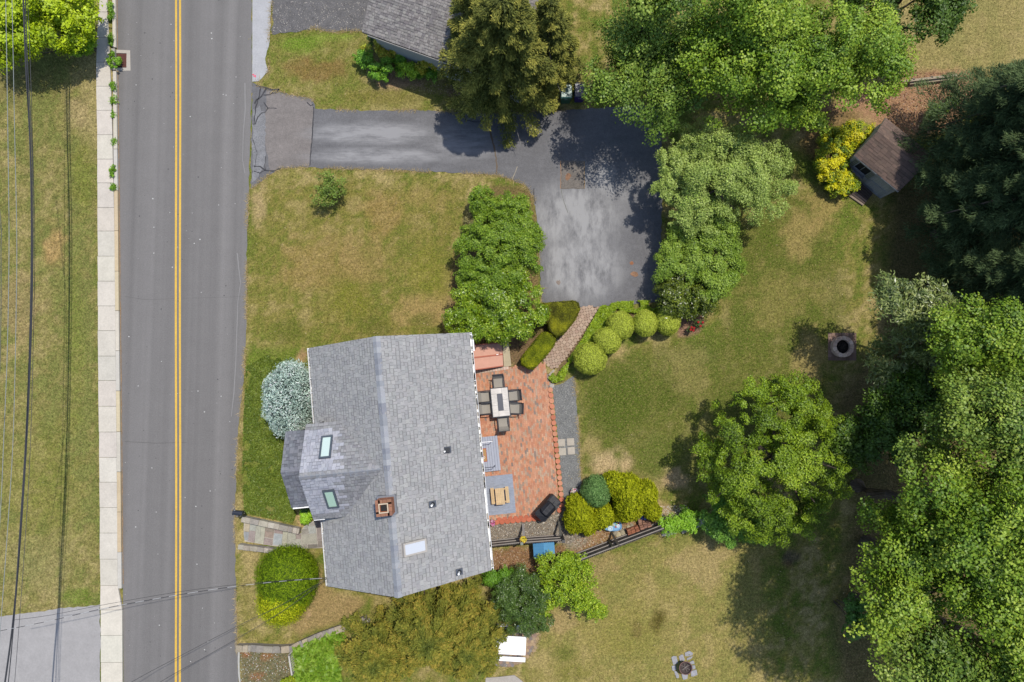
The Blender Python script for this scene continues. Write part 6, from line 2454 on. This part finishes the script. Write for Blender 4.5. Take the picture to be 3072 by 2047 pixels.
# chestnut, maples of the right hand grove
CHES = [(54, 70, 36), (78, 94, 48), (108, 122, 62), (142, 150, 88), (168, 172, 112)]
tree('chestnut_tree', 'long leaved chestnut tree overhanging the fire pit', [(2755, 905, 5.6, 115, 80, .8, 60, .3), (2705, 1105, 3.4, 112, 130, 1.0, 90, .3), (2810, 1010, 4.8, 110, 100, 1.2, 60, .32)], (2880, 1000), .2, .055, CHES, 5, 'waxy_leaf', r0=.2, nl=12, up=.8, jit=.7, fill=.25, hang=.2, cvar=.5)
maple('bright green maple right of the chestnut', [(3040, 1110, 6.4, 120, 130, 1.8, 60, .38), (2930, 1030, 6.8, 190, 155, 2.4, 130, .38), (2860, 1130, 6.0, 110, 100, 1.5, 50, .36)], (2960, 1060))
maple('dark shaded maple behind the round tree', [(2660, 1290, 3.4, 190, 130, 1.6, 90, .34), (2790, 1200, 4.0, 130, 100, 1.6, 60, .34)], (2700, 1280), SHADE, 5.5, .18)
maple('pale green maple at the right edge below the chestnut', [(2950, 1290, 8.2, 215, 175, 2.6, 150, .4), (2790, 1370, 6.5, 110, 80, 1.4, 40, .36), (2960, 1460, 6.5, 120, 100, 1.2, 50, .36)], (2980, 1300), MAPLE2)
maple('large maple in the middle of the right hand grove', [(2900, 1560, 9.0, 240, 200, 3.2, 180, .42), (2730, 1650, 8.4, 130, 130, 1.8, 70, .4), (2660, 1540, 7.6, 70, 60, 1.0, 20, .34)], (2920, 1560), r0=.3)
maple('green maple at the lower right edge', [(2960, 1800, 9.0, 200, 170, 3.0, 150, .42), (2680, 1790, 8.6, 120, 130, 1.8, 66, .4)], (2960, 1790), r0=.3)
maple('green maple in the lower right corner', [(2790, 1990, 8.4, 200, 120, 2.2, 110, .4), (2990, 2030, 8.6, 150, 120, 2.4, 80, .4)], (2880, 1990), MAPLE2)
maple('outer maple at the far right edge above the corner', [(3180, 1620, 9.5, 190, 260, 3.0, 150, .5)], (3200, 1640), dens=4.5)
maple('outer maple at the far right edge below the pines', [(3215, 1370, 9.0, 190, 300, 3.0, 130, .5)], (3240, 1350), MAPLE2, 4.5)
maple('outer maple just off the lower right corner', [(3170, 2050, 9.5, 220, 230, 3.0, 110, .5)], (3190, 2060), dens=4.5)
shrub('young_maple', 'small dark green bush at the foot of the grove', [(2560, 1838, 1.8, 46, 58, .9, 30, .2)], .1, .07, [(50, 84, 26), (72, 110, 36), (96, 130, 48)], 6, 'leaf', cat='bush')
# round tree on the lawn
tree('round_tree', 'round dense tree with bright leaf tips standing alone on the back lawn', [(2325, 1372, 3.2, 226, 240, 2.3, 380, .24)], (2330, 1360), .078, .056, [(54, 74, 14), (80, 104, 18), (108, 134, 24), (138, 162, 36), (164, 180, 56)], 5.0, 'leaf', r0=.2, nl=12, up=.6, out=.8, jit=.8, fill=.12, cvar=.5, even=.42, gain=1.55, feather=.1, lobes=8, lobe_r=2.6)
shrub('underbush', 'bright green bush at the foot of the round tree', [(2170, 1560, 1.4, 64, 74, .95, 50, .22), (2260, 1595, 1.1, 54, 54, .75, 30, .2)], .09, .055, [(76, 114, 36), (102, 142, 48), (126, 164, 62)], 6, 'leaf')
# verge tree top left
shrub('verge_bush', 'bright yellow green tree in the top left corner', [(100, 50, 2.4, 195, 125, 1.7, 150, .3), (228, 74, 1.8, 78, 96, 1.3, 70, .26), (30, 120, 1.9, 90, 84, 1.3, 50, .32)], .13, .095, [(112, 138, 10), (146, 170, 16), (174, 194, 28), (196, 210, 50)], 6, 'leaf', up=.7, jit=.7, cat='tree', cvar=.5, gain=1.5)
shrub('verge_shrub', 'low green shrub under the top left tree beside the sidewalk', [(262, 128, .9, 38, 38, .7, 24, .18), (225, 150, .6, 30, 20, .45, 14, .15)], .08, .05, [(84, 122, 20), (118, 156, 28), (146, 178, 40)], 6, 'leaf')

# ------------------------------------------------------------------ shrubs round the house
lawnbush = shrub('lawn_shrub', 'sparse open shrub alone on the front lawn', [(992, 560, 1.0, 60, 56, .7, 70, .1), (965, 592, .8, 38, 38, .5, 30, .1)], .075, .045, [(70, 88, 34), (98, 122, 44), (124, 146, 60), (150, 96, 70)], 2.0, 'leaf', stems=26, up=.6, jit=.9, even=.7, fill=.6, feather=.3)
GR = [(62, 88, 16), (88, 116, 24), (114, 140, 34), (144, 164, 52)]
shrub('hedge_shrub', 'leafy green shrub at the top of the driveway row', [(1448, 602, 1.2, 44, 42, .75, 30, .18), (1525, 635, 1.3, 72, 55, .85, 50, .2)], .08, .05, GR, 6, 'leaf', up=.8, jit=.8, even=.85)
shrub('hedge_shrub', 'big leafy green shrub in the middle of the driveway row', [(1495, 755, 1.6, 140, 128, 1.1, 170, .24), (1560, 690, 1.3, 66, 66, .8, 40, .22), (1470, 830, 1.3, 110, 50, .8, 50, .22)], .08, .05, GR, 6, 'leaf', up=.8, jit=.8, even=.85)
shrub('hedge_shrub', 'big glossy green shrub touching the house corner', [(1500, 920, 1.5, 142, 112, 1.05, 190, .22), (1405, 965, 1.2, 72, 60, .85, 60, .2)], .085, .05, [(64, 90, 14), (92, 120, 20), (122, 148, 30), (164, 178, 54)], 6.5, 'waxy_leaf', up=.8, jit=.8, even=.85)
shrub('hedge_shrub', 'thin brownish shrub at the left of the driveway row', [(1432, 672, .7, 46, 34, .5, 14, .2)], .06, .04, [(90, 88, 50), (112, 108, 62), (132, 124, 78)], 2.5, 'leaf')
# blue spruce
ball('blue_spruce', 'silvery blue round spruce at the front of the house', 868, 1196, 1.25, 73, 104, 1.15, [(110, 132, 122), (150, 172, 160), (182, 200, 188), (206, 220, 208)], 15000, .12, .04, core=(60, 76, 70), bump=.07, lump=.13, lumpf=4., jit=.9)
# big clipped dome and its golden foot
ball('arborvitae_dome', 'large dark green clipped dome bush beside the flagstone walk', 862, 1738, 1.25, 88, 98, 1.2, [(62, 84, 8), (86, 110, 10), (108, 130, 14), (130, 150, 22)], 22000, .085, .028, core=(66, 90, 10), bump=.05, lump=.09, lumpf=2.2)
ball('golden_bush', 'golden yellow bush growing out of the dome below', 846, 1806, 1.2, 70, 62, 1.05, [(112, 128, 10), (146, 156, 16), (176, 180, 26), (198, 196, 48)], 9000, .085, .028, core=(130, 138, 12), bump=.07, lump=.08)
# topiary balls
TP = [(124, 136, 40), (152, 164, 54), (172, 182, 68), (186, 194, 90)]
for i, (x, y, rx, ry, zc, lab) in enumerate([(1770, 1076, 49, 48, .85, 'clipped green globe shrub nearest the patio, largest of the five'), (1822, 1021, 41, 40, .85, 'clipped green globe shrub, second from the patio'), (1861, 977, 41, 42, .85, 'clipped green globe shrub, third from the patio'),
                                             (1936, 971, 36, 40, .85, 'clipped green globe shrub, fourth from the patio'), (2003, 963, 37, 42, .85, 'clipped green globe shrub farthest from the patio')]):
    ball('topiary_ball', lab, x, y, zc, rx, ry, .62 + .06 * (i == 0), TP, 9000, .05, .03, 'row of clipped globe shrubs', core=(136, 148, 56), bump=.035, lump=.06, lumpf=3.)
# clipped yews either side of the paver walk
YEW = [(46, 46, 12), (70, 72, 16), (92, 94, 22), (118, 120, 24), (138, 136, 26)]
hedge('yew_hedge', 'large clipped dark yew hedge with a notch at the top of the paver walk', [(1620, 912), (1652, 908), (1722, 902), (1735, 908), (1740, 926), (1726, 958), (1704, 985), (1690, 1002), (1670, 1009), (1656, 1000), (1647, 985), (1645, 966), (1622, 968), (1612, 950), (1612, 930)], .95, YEW, 26000, .06, .03, (44, 44, 14))
hedge('yew_hedge', 'oblong clipped yew hedge where the paver walk meets the patio', [(1636, 996), (1655, 1003), (1666, 1018), (1662, 1034), (1640, 1064), (1610, 1096), (1598, 1107), (1584, 1104), (1566, 1092), (1563, 1078), (1580, 1054), (1606, 1022), (1622, 1002)], .9, [(66, 74, 10), (90, 100, 14), (116, 124, 18), (150, 150, 24)], 20000, .06, .03, (54, 60, 14))
# dwarf spruce and golden arborvitae group
ball('dwarf_spruce', 'grey green round dwarf spruce among the golden shrubs', 1788, 1474, .95, 43, 46, .8, [(58, 92, 44), (84, 118, 60), (106, 138, 76), (128, 156, 94)], 12000, .06, .025, core=(70, 100, 52), bump=.04, lump=.1, lumpf=6., cat='shrub')
GA = [(102, 112, 10), (130, 138, 14), (152, 158, 20), (174, 176, 36)]
for i, (bl_, lab) in enumerate([([(1738, 1540, .85, 38, 46, .85), (1722, 1562, .6, 30, 34, .6), (1762, 1566, .6, 28, 36, .6), (1730, 1510, .7, 30, 28, .65)], 'golden green mounded shrub nearest the covered grill'),
                                ([(1810, 1545, .7, 30, 34, .7), (1798, 1560, .6, 24, 24, .55)], 'small golden green shrub above the water table'),
                                ([(1885, 1492, 1.0, 42, 56, 1.0), (1870, 1540, .7, 26, 26, .65), (1900, 1528, .8, 24, 30, .7), (1880, 1450, .8, 36, 28, .75)], 'tallest golden green shrub in the middle of the group'),
                                ([(1838, 1450, .8, 30, 34, .8)], 'golden green shrub behind the dwarf spruce'), ([(1936, 1480, .9, 32, 38, .85), (1942, 1510, .7, 26, 26, .7)], 'golden green shrub at the lawn side of the group'),
                                ([(1955, 1532, .7, 26, 26, .65)], 'golden green round shrub above the toy slide')]):
    x, y, z = bl_[0][:3]
    p = P(x, y, z)
    t = thing('golden_shrub', lab, 'shrub', (p.x, p.y, 0), 0, 'golden shrubs beside the gravel path')
    fo = Fol()
    for (x, y, z, rx, ry, rz) in bl_:
        q = P(x, y, z)
        R = (rx * mpp(z), ry * mpp(z), rz)
        ellipsoid_shell(fo, q, R, int(6500 * R[0] * R[1] / .3), .085, .034, GA, -.8, .07, .6, 1., rnd.randrange(80), .2, 6.)
        core_body(t, q, R, (96, 104, 12))
    fo.build('foliage', 'needle', t)
# lower trees and shrubs
OLV = [(48, 60, 22), (70, 80, 28), (92, 98, 36), (116, 115, 42), (146, 128, 54)]
ok = dict(droop=.1, r0=.14, spread=.17, rise=.2, taper=.7, gain=1.75)
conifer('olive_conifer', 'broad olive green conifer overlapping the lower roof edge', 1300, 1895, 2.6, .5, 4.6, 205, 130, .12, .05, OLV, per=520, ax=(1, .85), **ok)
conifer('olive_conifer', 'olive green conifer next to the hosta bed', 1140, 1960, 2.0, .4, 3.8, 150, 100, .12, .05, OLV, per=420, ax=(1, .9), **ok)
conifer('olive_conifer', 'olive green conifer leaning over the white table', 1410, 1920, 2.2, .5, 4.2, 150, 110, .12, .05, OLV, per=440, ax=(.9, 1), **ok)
shrub('bright_shrub', 'bright yellow green open shrub below the blue roofed hut', [(1712, 1760, 1.6, 84, 76, .9, 90, .17), (1665, 1705, 1.4, 60, 46, .6, 40, .16), (1765, 1825, 1.2, 50, 40, .5, 24, .14), (1715, 1685, 1.2, 56, 32, .5, 24, .15), (1640, 1800, 1.2, 40, 60, .6, 24, .16)], .09, .06, [(84, 110, 14), (112, 140, 22), (140, 166, 34), (180, 190, 54)], 3.6, 'leaf', up=.8, jit=.9, gain=1.55, feather=.3, even=.6)
shrub('dark_shrub', 'dark small leaved shrub between olive conifer and bright shrub', [(1562, 1795, 1.3, 92, 86, 1.0, 110, .18), (1590, 1860, 1.1, 76, 44, .7, 50, .17)], .06, .035, [(40, 58, 24), (58, 80, 32), (84, 108, 44), (104, 132, 52)], 4.5, 'waxy_leaf', up=.6, jit=.9, stems=12)
shrub('corner_shrub', 'green shrub at the corner of the house under the conifer tips', [(1470, 1730, .9, 40, 26, .6, 14, .22), (1520, 1730, .8, 40, 30, .6, 14, .22)], .07, .045, [(56, 92, 16), (84, 124, 26), (112, 150, 40)], 5, 'leaf')
shrub('vine_shrub', 'light green vine shrub sprawling over the stone row', [(2020, 1572, .6, 68, 26, .5, 34, .2), (2065, 1552, .6, 40, 22, .45, 14, .2)], .08, .06, [(86, 128, 24), (118, 160, 36), (146, 184, 54)], 6, 'leaf')
shrub('yellow_shrub', 'round shrub with bright yellow leaves hugging the garden playhouse', [(2498, 478, .7, 56, 98, .6, 120, .15), (2565, 402, .7, 54, 42, .6, 60, .15), (2528, 556, .55, 48, 40, .5, 50, .14)], .075, .05, [(56, 84, 16), (84, 112, 22), (150, 160, 24), (210, 196, 20), (232, 212, 30)], 6, 'leaf', up=.8, jit=.7, cvar=.75, even=1., feather=.2, fill=.1)
shrub('bare_edge_shrub', 'small dark bush between playhouse and pine', [(2810, 330, .6, 30, 26, .5, 10, .2), (2850, 300, .4, 20, 20, .4, 6, .18)], .08, .06, [(60, 88, 20), (92, 122, 32), (124, 150, 40)], 4, 'leaf')
# neighbour's bed
NB = [(58, 100, 22), (88, 134, 32), (116, 160, 44), (150, 182, 60)]
YB = [(110, 130, 26), (150, 156, 40), (186, 176, 56), (198, 150, 60)]
for i, (x, y, z, rx, ry, c, lab) in enumerate([(1145, 150, .7, 50, 24, YB, "yellow tinged perennial clump at the left of the neighbour's bed"), (1095, 175, .5, 30, 26, NB, "green clump at the left end of the neighbour's bed"), (1160, 215, .55, 46, 30, NB, "dense green clump at the front of the neighbour's bed"),
                                                (1205, 160, .5, 40, 30, NB, "green clump behind the boulder in the neighbour's bed"), (1225, 212, .5, 26, 22, [(110, 150, 30), (150, 184, 44), (176, 200, 60)], "bright green clump beside the boulder in the neighbour's bed"),
                                                (1275, 185, .65, 34, 34, YB, "golden orange shrub under the neighbour's eave"), (1290, 215, .3, 40, 18, NB, "low green clump below the golden orange shrub"), (1140, 122, .6, 36, 18, [(40, 70, 20), (62, 98, 28), (84, 122, 36)], "dark shaded clump against the neighbour's wall"),
                                                (1340, 208, .3, 30, 16, NB, "small green clump at the right of the neighbour's bed")]):
    shrub('bed_plant', lab, [(x, y, z, rx * 1.25, ry * 1.25, z * .85, 40, .13)], .08, .055, c, 5, 'leaf', cat='plant', group="plants in the neighbour's bed", stems=3)
shrub('porch_fern', 'light green fern clump beside the front porch', [(922, 1555, .4, 20, 24, .35, 12, .16)], .14, .04, [(110, 150, 30), (140, 180, 40), (164, 198, 60)], 6, 'leaf', cat='plant')
shrub('porch_plant', 'dark green plant in the shade of the porch eave', [(918, 1528, .4, 14, 10, .35, 6, .14)], .08, .05, [(40, 66, 24), (60, 92, 34)], 6, 'leaf', cat='plant')
# roses
for i, (x, y, r_, fl_, lab) in enumerate([(2098, 972, 12, 3, 'rose bush with red blooms nearer the lawn'), (2074, 988, 9, 4, 'smaller rose bush with red blooms nearer the topiary')]):
    p = P(x, y, .4)
    t = shrub('rose_bush', lab, [(x, y, .35, r_, r_, .3, 9, .1)], .06, .04, [(50, 70, 34), (76, 98, 46), (100, 120, 60)], 3.5, 'leaf', cat='rose')
    for k in range(fl_):
        a = k * 6.28 / fl_ + .5
        m = MB()
        m.lathe((p.x + r_ * .62 * mpp() * math.cos(a), p.y + r_ * .62 * mpp() * math.sin(a), .58), [(.02, 0), (.055, .03), (.06, .06), (.03, .08), (.001, .06)], 10, obs(176, 28, 36))
        m.build('bloom', 'matte', t)
# kerb weeds
for i, (x, y, rx, ry, h_) in enumerate([(333, 40, 7, 34, .22), (334, 128, 6, 26, .2), (333, 180, 9, 30, .25), (352, 188, 12, 22, .4), (339, 262, 7, 14, .2), (340, 298, 6, 16, .15), (341, 345, 4, 14, .1), (343, 422, 4, 14, .12), (339, 515, 9, 18, .2), (342, 562, 7, 14, .15)]):
    shrub('kerb_weed', ['tall weed strip at the top of the kerb', 'weed strip just above the drain', 'weed clump on sidewalk edge beside the drain', 'leafy weed growing over the storm drain', 'first weed tuft below the drain', 'second weed tuft below the drain', 'thin weed line in the kerb gap', 'small weed tuft halfway down the kerb', 'leafy weed tuft below the white kerb mark', 'lowest weed tuft at the kerb'][i],
          [(x, y, h_, rx, ry, h_ * .8, 10, .09)], .07, .045, [(70, 106, 20), (100, 140, 30), (128, 164, 44)], 5, 'leaf', cat='weed', stems=2)

# ------------------------------------------------------------------ ground covers
carpet('ivy', 'bright yellow green ivy ground cover beside the paver walk and drive', 'ivy', [(1800, 920), (1850, 908), (1920, 903), (1985, 905), (1995, 930), (1960, 945), (1890, 938), (1850, 940), (1818, 975), (1795, 1010), (1770, 1035), (1730, 1065), (1705, 1095), (1690, 1140), (1660, 1148), (1645, 1135), (1672, 1105), (1710, 1072), (1745, 1020), (1775, 965)], 9000, .06, .3, .1, .075, [(84, 110, 14), (120, 146, 22), (150, 174, 36), (176, 194, 60)], nz=.36)
carpet('hosta_bed', 'light green hosta leaves massed below the fieldstone wall', 'hosta', [(890, 1935), (960, 1905), (1020, 1885), (1040, 1905), (1030, 1960), (1020, 1990), (1030, 2060), (920, 2060), (888, 2010), (880, 1960)], 3600, .15, .55, .3, .14, [(92, 130, 30), (118, 154, 40), (142, 172, 58), (164, 186, 86)], upright=.95)
carpet('yellow_groundcover', 'yellow green low shrub in front of the lattice fence', 'ground cover', [(850, 2030), (880, 2020), (915, 2035), (925, 2080), (830, 2080)], 1200, .15, .5, .09, .06, [(96, 120, 14), (136, 156, 22), (172, 180, 34)])
carpet('pachysandra', 'green ground cover between house front and road', 'ground cover', [(740, 1100), (800, 1065), (880, 1080), (910, 1100), (850, 1300), (848, 1420), (890, 1540), (880, 1570), (735, 1540), (728, 1440), (732, 1250)], 26000, .01, .1, .09, .045, [(74, 92, 28), (98, 118, 38), (120, 138, 48), (146, 156, 68)], nz=.3, upright=.8)


# ------------------------------------------------------------------ grass
def grass():
    n = 230000
    x, y = rng.uniform(-28.5, 27, n), rng.uniform(-16, 21.5, n)
    c, px, py = ground_colour(x, y)
    hard = [drive_px, [(350, -400), (757, -400), (757, 560), (741, 690), (739, 950), (715, 1300), (706, 1500), (705, 1620), (716, 2047), (722, 2500), (376, 2500)], [(290, -400), (352, -400), (358, 700), (365, 1364), (372, 2500), (308, 2500), (297, 600)], [(-500, 1900), (0, 1848), (305, 1812), (310, 2500), (-500, 2500)],
            patio_px, walk_px, hp_px, [(755, -400), (818, -400), (812, 70), (796, 178), (806, 214), (757, 246)], [(815, -400), (1200, -400), (1094, 92), (1000, 96), (940, 84), (817, 104)],
            [(1656, 1158), (1722, 1128), (1738, 1320), (1745, 1450), (1760, 1610), (1600, 1640), (1460, 1740), (1440, 1560), (1672, 1400)], [(1695, 1590), (1960, 1540), (1985, 1590), (1880, 1622), (1740, 1660)],
            [(725, 1550), (980, 1570), (985, 1660), (720, 1650)], [(1500, 1020), (1640, 930), (1700, 960), (1590, 1100), (1505, 1100)], [(2560, 260), (2890, 210), (2960, 260), (2840, 400), (2450, 400)], [(2486, 998), (2570, 998), (2570, 1084), (2486, 1084)],
            [(1400, 990), (1470, 1760), (980, 1780), (930, 1060)], [(2020, 960), (2120, 940), (2100, 1010), (2030, 1010)], [(1640, 1110), (2000, 900), (2010, 1000), (1700, 1150)], [(716, 1945), (890, 1950), (870, 2080), (716, 2080)]]
    bad = np.zeros(n, bool)
    for poly in hard:
        ins = np.zeros(n, bool)
        for i in range(len(poly)):
            ax, ay = poly[i][:2]
            bx, by = poly[(i + 1) % len(poly)][:2]
            if ay != by:
                ins ^= ((ay > py) != (by > py)) & (px < (bx - ax) * (py - ay) / (by - ay) + ax)
        bad |= ins
    x, y, c, px = x[~bad], y[~bad], c[~bad], px[~bad]
    n = len(x)
    h = rng.uniform(.025, .07, n)
    a = rng.uniform(0, 6.283, n)
    wd = rng.uniform(.008, .02, n)
    z0 = np.where(px < 330, .085, -.01)
    b = np.column_stack([x, y, z0])
    s = np.column_stack([np.cos(a) * wd, np.sin(a) * wd, np.zeros(n)])
    le = rng.normal(0, .6, (n, 2)) * h[:, None]
    tip = b + np.column_stack([le, h + .01])
    v = np.stack([b - s, b + s, tip], 1).reshape(-1, 3)
    col = c * rng.uniform(.75, 1.35, (n, 1))
    o = put('grass', np_mesh('grass', v, np.arange(3 * n).reshape(-1, 3), 'leaf', fcol=np.clip(col, 0, .8)), None, 'stuff')
    tag(o, 'short dry and green lawn grass blades', 'grass')


grass()


def fringe(name, label, lines, n, cols, hmax=.12):
    """dry grass tufts along hard edges"""
    pts_ = []
    for ln in lines:
        d = [math.hypot(b[0] - a[0], b[1] - a[1]) for a, b in zip(ln[:-1], ln[1:])]
        for k in range(int(sum(d) * n)):
            i = rnd.choices(range(len(d)), d)[0]
            t = rnd.random()
            a, b = ln[i], ln[i + 1]
            pts_.append(G(a[0] + (b[0] - a[0]) * t + rnd.gauss(0, 2.2), a[1] + (b[1] - a[1]) * t + rnd.gauss(0, 2.2)))
    q = np.array(pts_)
    q = q[vnoise(q[:, 0] * .9, q[:, 1] * .9, 61, 2) > .42]
    k = len(q)
    h = rng.uniform(.04, hmax, k)
    a = rng.uniform(0, 6.283, k)
    wd = rng.uniform(.008, .018, k)
    b = np.column_stack([q, np.zeros(k)])
    s = np.column_stack([np.cos(a) * wd, np.sin(a) * wd, np.zeros(k)])
    tip = b + np.column_stack([rng.normal(0, 1.1, (k, 2)) * h[:, None], h * .6])
    v = np.stack([b - s, b + s, tip], 1).reshape(-1, 3)
    o = put(name, np_mesh(name, v, np.arange(3 * k).reshape(-1, 3), 'leaf', fcol=palette(cols, rng.random(k), 1.35)), None, 'stuff')
    tag(o, label, 'grass')


dl = [p[:2] for p in drive_px]
fringe('dry_grass_edge', 'straw coloured dry grass along drive, road and patio edges', [dl[1:11], dl[19:], [p for p in road_r if 580 <= p[1] <= 2000], [(1724, 1130), (1733, 1250), (1738, 1320), (1739, 1380), (1745, 1440)], [(817, 104), (880, 98), (940, 84), (1000, 96), (1094, 92)],
                        [(815, 0), (806, 140), (806, 214), (776, 244)], [p for p in hp_px[2:13]]], 3.0, [(150, 134, 84), (176, 154, 106), (196, 172, 126), (128, 126, 62)])
fringe('verge_edge_grass', 'green grass overhanging the sidewalk edge on the verge', [[(swl(y), y) for y in range(190, 1810, 90)], [(0, 1846), (100, 1833), (200, 1820), (304, 1810)]], 2.2, [(110, 118, 48), (134, 134, 70), (158, 146, 92)], .09)


# ------------------------------------------------------------------ leaf litter and small weeds on the lawns
def litter():
    n = 1500
    px, py = rng.uniform(740, 2700, n), rng.uniform(100, 2040, n)
    ok_ = np.array([not any(inside([p[:2] for p in q], a, b) for q in (drive_px, patio_px, walk_px, [(900, 1040), (1420, 990), (1480, 1720), (985, 1760)])) for a, b in zip(px, py)])
    g = np.array([G(a, b) for a, b in zip(px[ok_], py[ok_])])
    n = len(g)
    fo = Fol()
    s_ = rng.uniform(.03, .075, n)
    fo.leaves(np.column_stack([g, rng.uniform(.03, .06, n)]), np.column_stack([rng.normal(0, .4, (n, 2)), np.ones(n)]), rng.normal(0, 1, (n, 3)), s_, s_ * .6, palette([(92, 110, 34), (120, 134, 50), (196, 172, 124), (214, 194, 150), (150, 112, 70)], rng.random(n), 1.2))
    o = fo.build('lawn_litter', 'leaf', None)
    tag(o, 'fallen leaves and small weeds dotted over the lawns', 'leaf litter', None, 'stuff')


litter()
